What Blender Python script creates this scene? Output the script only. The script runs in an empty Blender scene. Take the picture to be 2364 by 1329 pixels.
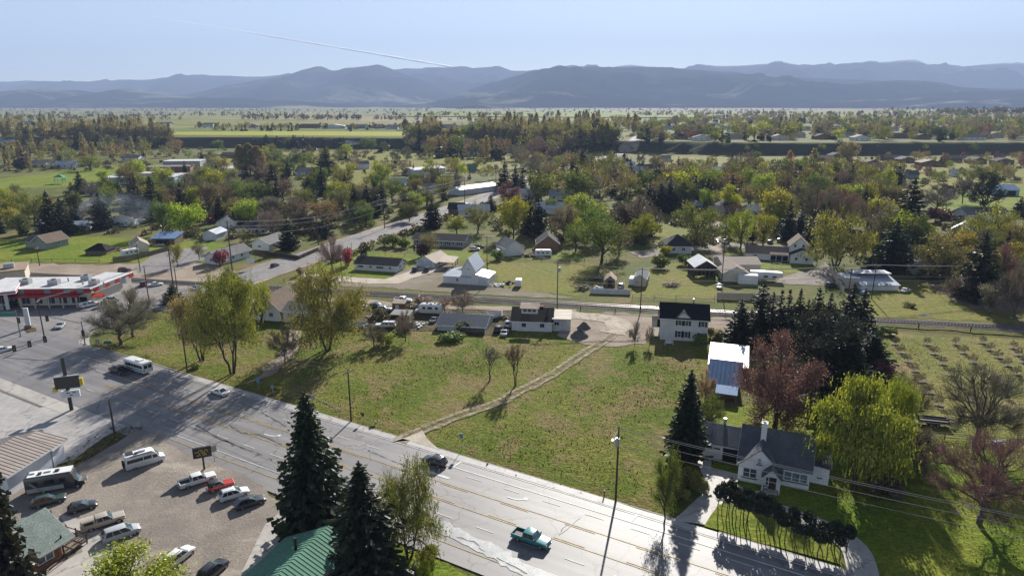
import bpy, bmesh, math, random
import numpy as np
from mathutils import Vector, Matrix

R = math.radians
scene = bpy.context.scene
COL = scene.collection
rng = np.random.default_rng(7)
random.seed(7)

# ------------------------------------------------------------------ camera, world, sun, exposure
CAM_H, FPX, CX, CY, HORIZON = 52.0, 1576.0, 1182.0, 664.5, 236.0
PITCH = math.atan((CY - HORIZON) / FPX)
SP, CP = math.sin(PITCH), math.cos(PITCH)
cam_data = bpy.data.cameras.new('camera')
cam_data.sensor_width = 36.0
cam_data.lens = 24.0
cam_data.clip_start = 0.5
cam_data.clip_end = 90000.0
cam = bpy.data.objects.new('camera', cam_data)
cam.location = (0, 0, CAM_H)
cam.rotation_euler = (math.pi / 2 - PITCH, 0, 0)
COL.objects.link(cam)
scene.camera = cam

SUN_EL, SUN_AZ = R(27.0), R(14.5)          # azimuth clockwise from +Y
world = bpy.data.worlds.new('World')
scene.world = world
world.use_nodes = True
wn = world.node_tree
for n_ in list(wn.nodes):
 wn.nodes.remove(n_)
w_out = wn.nodes.new('ShaderNodeOutputWorld')
w_bg = wn.nodes.new('ShaderNodeBackground')
w_sky = wn.nodes.new('ShaderNodeTexSky')
w_sky.sky_type = 'NISHITA'
w_sky.sun_disc = False
w_sky.sun_elevation = SUN_EL
w_sky.sun_rotation = SUN_AZ
w_sky.altitude = 1100
w_sky.air_density = 0.85
w_sky.dust_density = 0.2
w_sky.ozone_density = 2.0
w_bg.inputs['Strength'].default_value = 0.055
w_hsv = wn.nodes.new('ShaderNodeHueSaturation')
w_hsv.inputs['Saturation'].default_value = 0.68
wn.links.new(w_sky.outputs[0], w_hsv.inputs['Color'])
wn.links.new(w_hsv.outputs[0], w_bg.inputs[0])
wn.links.new(w_bg.outputs[0], w_out.inputs[0])

sun_data = bpy.data.lights.new('sun', 'SUN')
sun_data.energy = 5.0
sun_data.angle = R(0.6)
sun_data.color = (1.0, 0.955, 0.88)
sun = bpy.data.objects.new('sun', sun_data)
sd = Vector((math.sin(SUN_AZ) * math.cos(SUN_EL), math.cos(SUN_AZ) * math.cos(SUN_EL), math.sin(SUN_EL)))
sun.rotation_euler = sd.to_track_quat('Z', 'Y').to_euler()
sun.location = (300, 900, 500)
COL.objects.link(sun)

scene.render.engine = 'CYCLES'
scene.view_settings.view_transform = 'Standard'
scene.view_settings.look = 'None'
scene.view_settings.exposure = 1.25
scene.view_settings.gamma = 1.0
scene.view_settings.use_curve_mapping = False
cy = scene.cycles
cy.use_denoising = True
cy.max_bounces = 5
cy.diffuse_bounces = 2
cy.glossy_bounces = 2
cy.transmission_bounces = 3
cy.transparent_max_bounces = 6
cy.volume_bounces = 0
cy.caustics_reflective = False
cy.caustics_refractive = False
cy.sample_clamp_indirect = 4.0

# ------------------------------------------------------------------ helpers: picture point -> place on the ground
def terrain(x, y):
 """height of the land: flat town, a 12 m terrace beyond it, valley floor, low rise to the right"""
 x = np.asarray(x, float); y = np.asarray(y, float)
 k = 1 / (1 + np.exp(-(x - 20) / 90.0))
 foot = 815 * (1 - k) + 698 * k + 7 * np.sin(x / 61.0) + 4 * np.sin(x / 23.0 + 1)
 s = np.clip((y - foot) / 16.0, 0, 1)
 z = 12.0 * s * s * (3 - 2 * s)
 r = np.clip((y - 1300) / 700.0, 0, 1); r = r * r * (3 - 2 * r)
 d = np.clip((y - 2300) / 900.0, 0, 1); d = d * d * (3 - 2 * d)
 w = 1 / (1 + np.exp(-(x - 1050) / 130.0))
 z = z + 15.0 * r * w * (1 - d) - 9.0 * d
 return z

def ray(px, py):
 a = (px - CX) / FPX; b = (py - CY) / FPX
 return np.array((a, CP - b * SP, -SP - b * CP))

def G(px, py, z=0.0):
 d = ray(px, py)
 return d * ((z - CAM_H) / d[2]) + np.array((0, 0, CAM_H))

def GT(px, py):
 """picture point -> point on the terrain"""
 d = ray(px, py); o = np.array((0, 0, CAM_H))
 if d[2] > -1e-4:
  d[2] = -1e-4
 t = 60.0
 while t < 30000:
  p = o + d * t
  if p[2] <= float(terrain(p[0], p[1])):
   lo, hi = t * 0.985, t
   for _ in range(18):
    m = (lo + hi) / 2; p = o + d * m
    if p[2] <= float(terrain(p[0], p[1])): hi = m
    else: lo = m
   return o + d * hi
  t *= 1.015
 return o + d * 30000

def height_at(P, py_top):
 """height above P whose top projects at picture row py_top"""
 b = (py_top - CY) / FPX
 dy, dz = CP - b * SP, -SP - b * CP
 return CAM_H + dz * (P[1] / dy) - P[2]

def depth_of(P):
 return P[1] * CP + (CAM_H - P[2]) * SP

def width_at(P, px):
 return px * depth_of(P) / FPX

# highway frame: s along the road, t across it
HU = np.array((0.868, -0.4966)); HN = np.array((0.4966, 0.868))
def HW(s, t, z=0.0):
 p = HU * s + HN * t
 return np.array((p[0], p[1], z))

# ------------------------------------------------------------------ mesh builder
class MB:
 def __init__(self):
  self.v = []; self.f = []; self.m = []
 def add(self, vs, fs, mi=0):
  o = len(self.v)
  self.v += [tuple(map(float, p)) for p in vs]
  self.f += [tuple(i + o for i in f) for f in fs]
  self.m += [mi] * len(fs)
  return self
 def box(self, c, s, rz=0.0, mi=0, M=None):
  x, y, z = s[0] / 2, s[1] / 2, s[2] / 2
  vs = [(-x, -y, -z), (x, -y, -z), (x, y, -z), (-x, y, -z), (-x, -y, z), (x, -y, z), (x, y, z), (-x, y, z)]
  if M is not None:
   vs = [tuple(M @ Vector(p)) for p in vs]
  ca, sa = math.cos(rz), math.sin(rz)
  vs = [(c[0] + p[0] * ca - p[1] * sa, c[1] + p[0] * sa + p[1] * ca, c[2] + p[2]) for p in vs]
  return self.add(vs, [(0, 3, 2, 1), (4, 5, 6, 7), (0, 1, 5, 4), (1, 2, 6, 5), (2, 3, 7, 6), (3, 0, 4, 7)], mi)
 def quad(self, a, b, c, d, mi=0):
  return self.add([a, b, c, d], [(0, 1, 2, 3)], mi)
 def slab(self, pts, th, mi=0):
  """closed plate below the polygon pts (given counter-clockwise seen from above)"""
  n = len(pts)
  low = [(p[0], p[1], p[2] - th) for p in pts]
  fs = [tuple(range(n)), tuple(range(2 * n - 1, n - 1, -1))]
  fs += [(i, n + i, n + (i + 1) % n, (i + 1) % n) for i in range(n)]
  return self.add(list(pts) + low, fs, mi)
 def tube(self, a, b, r0, r1=None, n=8, mi=0, cap=True):
  r1 = r0 if r1 is None else r1
  a = Vector(a); b = Vector(b); d = (b - a)
  if d.length < 1e-6: return self
  q = d.to_track_quat('Z', 'Y')
  vs = []
  for p, r in ((a, r0), (b, r1)):
   for i in range(n):
    t = 2 * math.pi * i / n
    vs.append(tuple(p + q @ Vector((r * math.cos(t), r * math.sin(t), 0))))
  fs = [(i, (i + 1) % n, n + (i + 1) % n, n + i) for i in range(n)]
  if cap:
   fs += [tuple(range(n - 1, -1, -1)), tuple(range(n, 2 * n))]
  return self.add(vs, fs, mi)
 def loft(self, rings, mi=0, cap=True):
  n = len(rings[0]); vs = [p for r in rings for p in r]; fs = []
  for k in range(len(rings) - 1):
   for i in range(n):
    j = (i + 1) % n
    fs.append((k * n + i, k * n + j, (k + 1) * n + j, (k + 1) * n + i))
  if cap:
   fs += [tuple(range(n - 1, -1, -1)), tuple(range((len(rings) - 1) * n, len(rings) * n))]
  return self.add(vs, fs, mi)
 def mesh(self, name, mats, smooth=False):
  me = bpy.data.meshes.new(name)
  me.from_pydata(self.v, [], self.f)
  for m in (mats if isinstance(mats, (list, tuple)) else [mats]):
   me.materials.append(m)
  if any(self.m):
   me.polygons.foreach_set('material_index', self.m)
  if smooth:
   me.polygons.foreach_set('use_smooth', [True] * len(me.polygons))
  me.update()
  return me
 def build(self, name, mats, parent=None, smooth=False):
  return link(name, self.mesh(name, mats, smooth), parent)

def link(name, data, parent=None, loc=None, rz=None):
 o = bpy.data.objects.new(name, data)
 COL.objects.link(o)
 if parent is not None: o.parent = parent
 if loc is not None: o.location = loc
 if rz is not None: o.rotation_euler = (0, 0, rz)
 return o

def tag(o, label=None, cat=None, group=None, kind=None):
 if label: o['label'] = label
 if cat: o['category'] = cat
 if group: o['group'] = group
 if kind: o['kind'] = kind
 return o

def thing(name, label, cat, loc=(0, 0, 0), rz=0.0, group=None):
 o = bpy.data.objects.new(name, None)
 o.empty_display_size = 0.3
 COL.objects.link(o)
 o.location = tuple(map(float, loc)); o.rotation_euler = (0, 0, rz)
 return tag(o, label, cat, group)

def np_mesh(name, V, F, mats, mi=None, smooth=False):
 """fast mesh from numpy: V (n,3), F (m,k) all faces with k corners"""
 me = bpy.data.meshes.new(name)
 V = np.asarray(V, np.float32); F = np.asarray(F, np.int32)
 m, k = F.shape
 me.vertices.add(len(V)); me.vertices.foreach_set('co', V.ravel())
 me.loops.add(m * k); me.loops.foreach_set('vertex_index', F.ravel())
 me.polygons.add(m)
 me.polygons.foreach_set('loop_start', np.arange(0, m * k, k, dtype=np.int32))
 me.polygons.foreach_set('loop_total', np.full(m, k, np.int32))
 for a in (mats if isinstance(mats, (list, tuple)) else [mats]):
  me.materials.append(a)
 if mi is not None:
  me.polygons.foreach_set('material_index', np.asarray(mi, np.int32))
 if smooth:
  me.polygons.foreach_set('use_smooth', np.ones(m, bool))
 me.update(calc_edges=True)
 me.validate()
 return me

# ------------------------------------------------------------------ materials
def new_mat(name):
 m = bpy.data.materials.new(name); m.use_nodes = True
 nt = m.node_tree
 b = nt.nodes['Principled BSDF']
 return m, nt, b

def N(nt, typ, **kw):
 n = nt.nodes.new(typ)
 for k, v in kw.items():
  if k.startswith('i_'):
   key = k[2:].replace('_', ' ')
   n.inputs[key].default_value = v
  else:
   setattr(n, k, v)
 return n

def mix_col(nt, fac, a, b, blend='MIX'):
 n = nt.nodes.new('ShaderNodeMix'); n.data_type = 'RGBA'; n.blend_type = blend
 n.clamp_factor = True
 def put(sock, v):
  if hasattr(v, 'is_output') or hasattr(v, 'links'): nt.links.new(v, sock)
  elif isinstance(v, (int, float)): sock.default_value = v
  else: sock.default_value = (v[0], v[1], v[2], 1)
 put(n.inputs[0], fac); put(n.inputs[6], a); put(n.inputs[7], b)
 return n.outputs[2]

def noise(nt, scale, detail=4, rough=0.55, vec=None, lo=0.35, hi=0.65, dist=0.0):
 n = N(nt, 'ShaderNodeTexNoise', i_Scale=scale, i_Detail=detail, i_Roughness=rough, i_Distortion=dist)
 if vec is not None: nt.links.new(vec, n.inputs['Vector'])
 r = N(nt, 'ShaderNodeMapRange'); r.interpolation_type = 'SMOOTHSTEP'
 r.inputs['From Min'].default_value = lo; r.inputs['From Max'].default_value = hi
 nt.links.new(n.outputs['Fac'], r.inputs['Value'])
 return r.outputs[0]

def scaled(nt, vec, s):
 m = N(nt, 'ShaderNodeMapping'); m.inputs['Scale'].default_value = s
 nt.links.new(vec, m.inputs['Vector'])
 return m.outputs[0]

def bump(nt, b, h, strength, dist):
 n = N(nt, 'ShaderNodeBump', i_Strength=strength, i_Distance=dist)
 nt.links.new(h, n.inputs['Height']); nt.links.new(n.outputs[0], b.inputs['Normal'])

MATS = {}
def pmat(name, col, rough=0.75, var=0.18, scale=1.2, fine=0.1, metal=0.0, spec=0.35, objcol=False, streak=None, bmp=0.0, world_space=False):
 """painted / weathered surface: base colour with broad and fine unevenness and some dirt"""
 if name in MATS: return MATS[name]
 m, nt, b = new_mat(name)
 if world_space: vec = N(nt, 'ShaderNodeNewGeometry').outputs['Position']
 else: vec = N(nt, 'ShaderNodeTexCoord').outputs['Object']
 base = col
 if objcol:
  base = N(nt, 'ShaderNodeObjectInfo').outputs['Color']
 v2 = scaled(nt, vec, streak) if streak else vec
 n1 = noise(nt, scale, 5, 0.6, v2, 0.3, 0.7)
 n2 = noise(nt, scale * 9, 2, 0.5, v2, 0.3, 0.7)
 c = mix_col(nt, n1, mix_col(nt, 1.0, base, (1 - var,) * 3, 'MULTIPLY'), base)
 c = mix_col(nt, n2, c, mix_col(nt, 1.0, c, (1 - fine * 2,) * 3, 'MULTIPLY'))
 nt.links.new(c, b.inputs['Base Color'])
 b.inputs['Roughness'].default_value = rough
 b.inputs['Metallic'].default_value = metal
 b.inputs['Specular IOR Level'].default_value = spec
 if bmp: bump(nt, b, n2, 0.5, bmp)
 MATS[name] = m
 return m

def grass_mat(name, greens, dry, dry_amt=0.5, straw=None, scale=0.05, bmp=0.25, pale=0.0, rut=False):
 """uneven turf: patches of two greens, dry spots, straw flecks, dark gaps between tufts"""
 if name in MATS: return MATS[name]
 m, nt, b = new_mat(name)
 vec = N(nt, 'ShaderNodeNewGeometry').outputs['Position']
 a = noise(nt, scale, 5, 0.6, vec, 0.38, 0.62, 0.4)
 d = noise(nt, scale * 2.3, 6, 0.65, scaled(nt, vec, (1.0, 0.8, 1)), 0.72 - 0.34 * dry_amt, 0.86 - 0.34 * dry_amt, 0.3)
 t = noise(nt, 2.2, 4, 0.7, vec, 0.30, 0.68)
 f = noise(nt, 0.7, 5, 0.7, vec, 0.36, 0.66)
 c = mix_col(nt, a, greens[0], greens[1])
 c = mix_col(nt, d, c, dry)
 if straw:
  s = noise(nt, 1.1, 6, 0.75, vec, 0.60, 0.74)
  s2 = noise(nt, scale * 1.4, 3, 0.5, vec, 0.5, 0.7)
  mm = N(nt, 'ShaderNodeMath', operation='MULTIPLY'); nt.links.new(s, mm.inputs[0]); nt.links.new(s2, mm.inputs[1])
  c = mix_col(nt, mm.outputs[0], c, straw)
 c = mix_col(nt, f, mix_col(nt, 1.0, c, (0.68, 0.72, 0.66), 'MULTIPLY'), c)
 c = mix_col(nt, t, mix_col(nt, 1.0, c, (0.66, 0.68, 0.62), 'MULTIPLY'), mix_col(nt, 1.0, c, (1.18, 1.16, 1.05), 'MULTIPLY'))
 nt.links.new(c, b.inputs['Base Color'])
 b.inputs['Roughness'].default_value = 0.95
 b.inputs['Specular IOR Level'].default_value = 0.1
 h = N(nt, 'ShaderNodeMath', operation='ADD'); nt.links.new(t, h.inputs[0]); nt.links.new(f, h.inputs[1])
 bump(nt, b, h.outputs[0], 0.7, bmp)
 MATS[name] = m
 return m

def soil_mat(name, c1, c2, scale=0.25, bmp=0.06, rough=0.95, spec=0.1, pale=None):
 if name in MATS: return MATS[name]
 m, nt, b = new_mat(name)
 vec = N(nt, 'ShaderNodeNewGeometry').outputs['Position']
 a = noise(nt, scale, 6, 0.65, vec, 0.35, 0.65, 0.5)
 t = noise(nt, 4.0, 4, 0.7, vec, 0.3, 0.7)
 c = mix_col(nt, a, c1, c2)
 if pale:
  p = noise(nt, scale * 0.6, 5, 0.6, scaled(nt, vec, (0.6, 1.4, 1)), 0.52, 0.7, 0.8)
  c = mix_col(nt, p, c, pale)
 c = mix_col(nt, t, mix_col(nt, 1.0, c, (0.75, 0.74, 0.73), 'MULTIPLY'), c)
 nt.links.new(c, b.inputs['Base Color'])
 b.inputs['Roughness'].default_value = rough
 b.inputs['Specular IOR Level'].default_value = spec
 bump(nt, b, t, 0.6, bmp)
 MATS[name] = m
 return m

def asphalt_mat(name, c1, c2, rough=0.55, spec=0.4, along=None, cracks=True):
 """worn paving: wheel-path streaks along the road, aggregate speckle, cracks"""
 if name in MATS: return MATS[name]
 m, nt, b = new_mat(name)
 pos = N(nt, 'ShaderNodeNewGeometry').outputs['Position']
 vec = pos
 if along is not None:
  mp = N(nt, 'ShaderNodeMapping'); mp.inputs['Rotation'].default_value = (0, 0, -along)
  nt.links.new(pos, mp.inputs['Vector']); vec = mp.outputs[0]
 st = noise(nt, 0.8, 3, 0.5, scaled(nt, vec, (0.03, 1.0, 1)) if along is not None else vec, 0.3, 0.7)
 bl = noise(nt, 0.12, 5, 0.6, vec, 0.35, 0.65, 0.3)
 sp = noise(nt, 9.0, 3, 0.7, pos, 0.3, 0.7)
 c = mix_col(nt, st, c1, c2)
 c = mix_col(nt, bl, mix_col(nt, 1.0, c, (0.84, 0.84, 0.86), 'MULTIPLY'), c)
 c = mix_col(nt, sp, mix_col(nt, 1.0, c, (0.86, 0.86, 0.86), 'MULTIPLY'), c)
 if cracks:
  v = N(nt, 'ShaderNodeTexVoronoi', feature='DISTANCE_TO_EDGE', i_Scale=0.11)
  wv = N(nt, 'ShaderNodeTexNoise', i_Scale=0.5, i_Detail=5.0)
  nt.links.new(pos, wv.inputs['Vector'])
  va = N(nt, 'ShaderNodeVectorMath', operation='SCALE'); va.inputs['Scale'].default_value = 3.0
  nt.links.new(wv.outputs['Color'], va.inputs[0])
  vb = N(nt, 'ShaderNodeVectorMath', operation='ADD'); nt.links.new(pos, vb.inputs[0]); nt.links.new(va.outputs[0], vb.inputs[1])
  nt.links.new(vb.outputs[0], v.inputs['Vector'])
  cr = N(nt, 'ShaderNodeMapRange'); cr.inputs['From Min'].default_value = 0.004; cr.inputs['From Max'].default_value = 0.012
  nt.links.new(v.outputs['Distance'], cr.inputs['Value'])
  c = mix_col(nt, cr.outputs[0], mix_col(nt, 1.0, c, (0.6, 0.6, 0.62), 'MULTIPLY'), c)
 nt.links.new(c, b.inputs['Base Color'])
 b.inputs['Roughness'].default_value = rough
 b.inputs['Specular IOR Level'].default_value = spec
 bump(nt, b, sp, 0.3, 0.01)
 MATS[name] = m
 return m

def leaf_mat(name, trans=0.4, var=0.45, col=None, rough=0.6):
 """foliage: colour from the object, each leaf a little different, light passing through"""
 if name in MATS: return MATS[name]
 m, nt, b = new_mat(name)
 nt.nodes.remove(b)
 out = nt.nodes['Material Output']
 g = N(nt, 'ShaderNodeNewGeometry')
 if col is None: base = N(nt, 'ShaderNodeObjectInfo').outputs['Color']
 else: base = col
 lo = mix_col(nt, 1.0, base, (1 - var, 1 - var * 0.9, 1 - var * 0.8), 'MULTIPLY')
 hi = mix_col(nt, 1.0, base, (1 + var * 1.1, 1 + var, 1 + var * 0.5), 'MULTIPLY')
 c = mix_col(nt, g.outputs['Random Per Island'], lo, hi)
 tc = N(nt, 'ShaderNodeTexCoord')
 n1 = noise(nt, 0.35, 3, 0.5, tc.outputs['Object'], 0.35, 0.65)
 c = mix_col(nt, n1, mix_col(nt, 1.0, c, (0.72, 0.76, 0.74), 'MULTIPLY'), c)
 d = N(nt, 'ShaderNodeBsdfDiffuse'); nt.links.new(c, d.inputs[0])
 t = N(nt, 'ShaderNodeBsdfTranslucent'); nt.links.new(mix_col(nt, 1.0, c, (1.12, 1.08, 0.72), 'MULTIPLY'), t.inputs[0])
 ms = N(nt, 'ShaderNodeMixShader'); ms.inputs[0].default_value = trans
 nt.links.new(d.outputs[0], ms.inputs[1]); nt.links.new(t.outputs[0], ms.inputs[2])
 gl = N(nt, 'ShaderNodeBsdfGlossy'); gl.inputs['Roughness'].default_value = 0.5
 gl.inputs[0].default_value = (1, 1, 1, 1)
 m2 = N(nt, 'ShaderNodeMixShader'); m2.inputs[0].default_value = 0.03
 nt.links.new(ms.outputs[0], m2.inputs[1]); nt.links.new(gl.outputs[0], m2.inputs[2])
 nt.links.new(m2.outputs[0], out.inputs['Surface'])
 MATS[name] = m
 return m

def glass_mat(name='window_glass', col=(0.03, 0.04, 0.05), rough=0.08):
 if name in MATS: return MATS[name]
 m, nt, b = new_mat(name)
 vec = N(nt, 'ShaderNodeTexCoord').outputs['Object']
 n1 = noise(nt, 1.5, 2, 0.5, vec, 0.3, 0.7)
 nt.links.new(mix_col(nt, n1, col, tuple(min(1, c * 2.2 + 0.01) for c in col)), b.inputs['Base Color'])
 b.inputs['Roughness'].default_value = rough
 b.inputs['Specular IOR Level'].default_value = 0.6
 MATS[name] = m
 return m
# ------------------------------------------------------------------ ground, farmland, roads
def ground_material():
 m, nt, b = new_mat('valley_ground')
 pos = N(nt, 'ShaderNodeNewGeometry').outputs['Position']
 # near: rough pasture
 a = noise(nt, 0.03, 5, 0.6, pos, 0.38, 0.62, 0.4)
 d = noise(nt, 0.08, 6, 0.65, pos, 0.5, 0.64, 0.3)
 t = noise(nt, 1.6, 4, 0.7, pos, 0.3, 0.68)
 near = mix_col(nt, a, (0.095, 0.12, 0.024), (0.15, 0.14, 0.042))
 near = mix_col(nt, d, near, (0.20, 0.155, 0.075))
 near = mix_col(nt, t, mix_col(nt, 1.0, near, (0.62, 0.66, 0.6), 'MULTIPLY'), near)
 # far: strips of farmland
 sc = scaled(nt, pos, (0.0016, 0.0030, 1))
 v = N(nt, 'ShaderNodeTexVoronoi', i_Scale=1.0, i_Randomness=0.8); v.distance = 'MANHATTAN'
 nt.links.new(sc, v.inputs['Vector'])
 cr = N(nt, 'ShaderNodeValToRGB'); e = cr.color_ramp; e.interpolation = 'CONSTANT'
 cols = [(0.0, (0.17, 0.17, 0.055)), (0.2, (0.20, 0.165, 0.09)), (0.38, (0.13, 0.15, 0.04)), (0.52, (0.24, 0.20, 0.11)),
   (0.66, (0.16, 0.155, 0.07)), (0.8, (0.19, 0.20, 0.06)), (0.92, (0.15, 0.11, 0.07))]
 e.elements[0].position = 0.0; e.elements[0].color = (*cols[0][1], 1)
 e.elements[1].position = cols[1][0]; e.elements[1].color = (*cols[1][1], 1)
 for p_, c_ in cols[2:]:
  q = e.elements.new(p_); q.color = (*c_, 1)
 sx = N(nt, 'ShaderNodeSeparateColor'); nt.links.new(v.outputs['Color'], sx.inputs[0])
 nt.links.new(sx.outputs[0], cr.inputs[0])
 fn = noise(nt, 0.012, 5, 0.6, pos, 0.35, 0.65)
 far = mix_col(nt, fn, mix_col(nt, 1.0, cr.outputs[0], (0.7, 0.74, 0.72), 'MULTIPLY'), cr.outputs[0])
 sp = N(nt, 'ShaderNodeSeparateXYZ'); nt.links.new(pos, sp.inputs[0])
 mr = N(nt, 'ShaderNodeMapRange'); mr.inputs['From Min'].default_value = 860; mr.inputs['From Max'].default_value = 1100
 nt.links.new(sp.outputs[1], mr.inputs['Value'])
 # shade of the steep terrace bank, painted in as a darker colour
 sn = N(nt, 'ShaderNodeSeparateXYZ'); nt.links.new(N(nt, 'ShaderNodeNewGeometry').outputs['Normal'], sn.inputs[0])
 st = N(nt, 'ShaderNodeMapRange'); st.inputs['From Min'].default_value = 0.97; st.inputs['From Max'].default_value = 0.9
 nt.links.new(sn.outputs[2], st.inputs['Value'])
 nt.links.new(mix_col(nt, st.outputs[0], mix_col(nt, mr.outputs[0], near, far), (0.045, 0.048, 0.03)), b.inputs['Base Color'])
 b.inputs['Roughness'].default_value = 0.95; b.inputs['Specular IOR Level'].default_value = 0.1
 bump(nt, b, t, 0.6, 0.2)
 return m

def build_ground():
 xs = np.unique(np.concatenate([np.linspace(-14000, -1500, 26), np.linspace(-1500, 1500, 126), np.linspace(1500, 14000, 26)]))
 ys = np.unique(np.concatenate([np.linspace(-400, 660, 12), np.linspace(660, 880, 56), np.linspace(880, 3400, 50), np.linspace(3400, 16000, 20)]))
 X, Y = np.meshgrid(xs, ys)
 Z = terrain(X, Y)
 V = np.stack([X, Y, Z], -1).reshape(-1, 3)
 nx, ny = len(xs), len(ys)
 i = np.arange(nx - 1); j = np.arange(ny - 1)
 I, J = np.meshgrid(i, j)
 a = (J * nx + I).ravel()
 F = np.stack([a, a + 1, a + nx + 1, a + nx], -1)
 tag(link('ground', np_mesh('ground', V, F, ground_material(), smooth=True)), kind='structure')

build_ground()

LAYER = [0.0]
def next_z():
 LAYER[0] += 0.004
 return LAYER[0] + 0.004

def jag(pts, step=2.0, amp=0.35, seed=0):
 """polygon outline with an uneven, natural edge"""
 r = np.random.default_rng(seed); out = []
 n = len(pts)
 for i in range(n):
  a = np.array(pts[i][:2]); b = np.array(pts[(i + 1) % n][:2])
  L = np.linalg.norm(b - a); k = max(1, int(L / step))
  d = (b - a) / max(L, 1e-6); nn = np.array((-d[1], d[0]))
  for q in range(k):
   o = 0 if q == 0 else r.normal(0, amp)
   out.append(a + d * L * q / k + nn * o)
 return out

def patch(name, px, mat, z=None, amp=0.35, step=2.0, world=False):
 z = next_z() if z is None else z
 P = [np.array(p) for p in px] if world else [G(*p)[:2] for p in px]
 if amp > 0: P = jag(P, step, amp, len(px) * 13 + int(abs(P[0][0])))
 from mathutils.geometry import tessellate_polygon
 tris = tessellate_polygon([[Vector((p[0], p[1], 0)) for p in P]])
 fs = []
 for a, b, c in tris:
  cr = (P[b][0] - P[a][0]) * (P[c][1] - P[a][1]) - (P[b][1] - P[a][1]) * (P[c][0] - P[a][0])
  if abs(cr) > 1e-9: fs.append((a, b, c) if cr > 0 else (a, c, b))
 mb = MB(); mb.add([(p[0], p[1], z) for p in P], fs)
 me = mb.mesh(name, mat)
 return tag(link(name, me), kind='structure')

def smooth_path(pts, step=3.0):
 P = [np.array(p[:2], float) for p in pts]
 P = [2 * P[0] - P[1]] + P + [2 * P[-1] - P[-2]]
 out = []
 for i in range(1, len(P) - 2):
  L = np.linalg.norm(P[i + 1] - P[i]); k = max(1, int(L / step))
  for q in range(k):
   t = q / k
   out.append(0.5 * ((2 * P[i]) + (-P[i - 1] + P[i + 1]) * t + (2 * P[i - 1] - 5 * P[i] + 4 * P[i + 1] - P[i + 2]) * t * t + (-P[i - 1] + 3 * P[i] - 3 * P[i + 1] + P[i + 2]) * t ** 3))
 out.append(P[-2])
 return np.array(out)

def ribbon_mb(path, width, z, off=0.0, jit=0.0, mb=None, seed=1, follow=False):
 mb = mb or MB(); r = np.random.default_rng(seed)
 d = np.gradient(path, axis=0); d /= np.linalg.norm(d, axis=1)[:, None] + 1e-9
 nn = np.stack([-d[:, 1], d[:, 0]], -1)
 w = np.broadcast_to(np.asarray(width, float), (len(path),))
 l = path + nn * (off + w / 2 + r.normal(0, 1, len(path)) * jit)[:, None]
 q = path + nn * (off - w / 2 + r.normal(0, 1, len(path)) * jit)[:, None]
 vs = []
 for a, b in zip(l, q):
  za = z + (float(terrain(a[0], a[1])) if follow else 0); zb = z + (float(terrain(b[0], b[1])) if follow else 0)
  vs += [(a[0], a[1], za), (b[0], b[1], zb)]
 mb.add(vs, [(2 * i, 2 * i + 1, 2 * i + 3, 2 * i + 2) for i in range(len(path) - 1)])
 return mb

def ribbon(name, path, width, mat, z=None, off=0.0, jit=0.0, follow=False):
 z = next_z() if z is None else z
 return tag(ribbon_mb(path, width, z, off, jit, follow=follow).build(name, mat), kind='structure')

M_meadow = grass_mat('meadow_grass', ((0.128, 0.165, 0.02), (0.20, 0.20, 0.042)), (0.24, 0.19, 0.085), 0.75, straw=(0.50, 0.42, 0.22), scale=0.06)
M_lawn = grass_mat('green_lawn', ((0.14, 0.20, 0.018), (0.21, 0.225, 0.03)), (0.25, 0.21, 0.07), 0.25, scale=0.07, bmp=0.1)
M_pasture = grass_mat('dry_pasture', ((0.19, 0.20, 0.04), (0.235, 0.205, 0.055)), (0.27, 0.20, 0.09), 0.5, scale=0.05, bmp=0.15)
M_orchard = grass_mat('orchard_grass', ((0.17, 0.19, 0.04), (0.235, 0.21, 0.07)), (0.27, 0.20, 0.10), 0.6, scale=0.04, bmp=0.15)
M_verge = grass_mat('verge_grass', ((0.13, 0.165, 0.024), (0.19, 0.155, 0.05)), (0.2, 0.14, 0.07), 0.6, scale=0.15, bmp=0.3)
M_dry = grass_mat('dry_weeds', ((0.12, 0.105, 0.05), (0.10, 0.085, 0.05)), (0.17, 0.13, 0.085), 0.6, scale=0.2, bmp=0.25)
M_gravel = soil_mat('gravel', (0.29, 0.25, 0.21), (0.215, 0.19, 0.165), 0.15, pale=(0.38, 0.335, 0.28))
M_dirt = soil_mat('packed_dirt', (0.34, 0.28, 0.22), (0.25, 0.20, 0.155), 0.12, pale=(0.42, 0.36, 0.28))
M_raildirt = soil_mat('railside_dirt', (0.235, 0.195, 0.155), (0.17, 0.15, 0.10), 0.12, pale=(0.30, 0.255, 0.20))
M_dust = soil_mat('pale_dust', (0.52, 0.46, 0.38), (0.42, 0.36, 0.29), 0.3)
M_soil = soil_mat('ploughed_soil', (0.15, 0.11, 0.085), (0.20, 0.15, 0.115), 0.2)
M_ballast = soil_mat('rail_ballast', (0.085, 0.072, 0.065), (0.13, 0.11, 0.098), 0.4)
M_asphalt = asphalt_mat('highway_asphalt', (0.165, 0.155, 0.15), (0.225, 0.212, 0.205), 0.55, 0.4, along=math.atan2(HU[1], HU[0]))
M_side = asphalt_mat('side_road_asphalt', (0.20, 0.185, 0.18), (0.25, 0.235, 0.225), 0.85, 0.15)
M_lot = asphalt_mat('lot_paving', (0.34, 0.32, 0.30), (0.41, 0.39, 0.365), 0.6, 0.35)
M_concrete = asphalt_mat('concrete', (0.38, 0.35, 0.31), (0.45, 0.42, 0.375), 0.65, 0.3)
M_white_paint = pmat('road_paint_white', (0.66, 0.65, 0.62), 0.6, 0.3, 0.8, 0.15, world_space=True)
M_yellow_paint = pmat('road_paint_yellow', (0.54, 0.37, 0.13), 0.6, 0.45, 0.8, 0.15, world_space=True)
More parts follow.
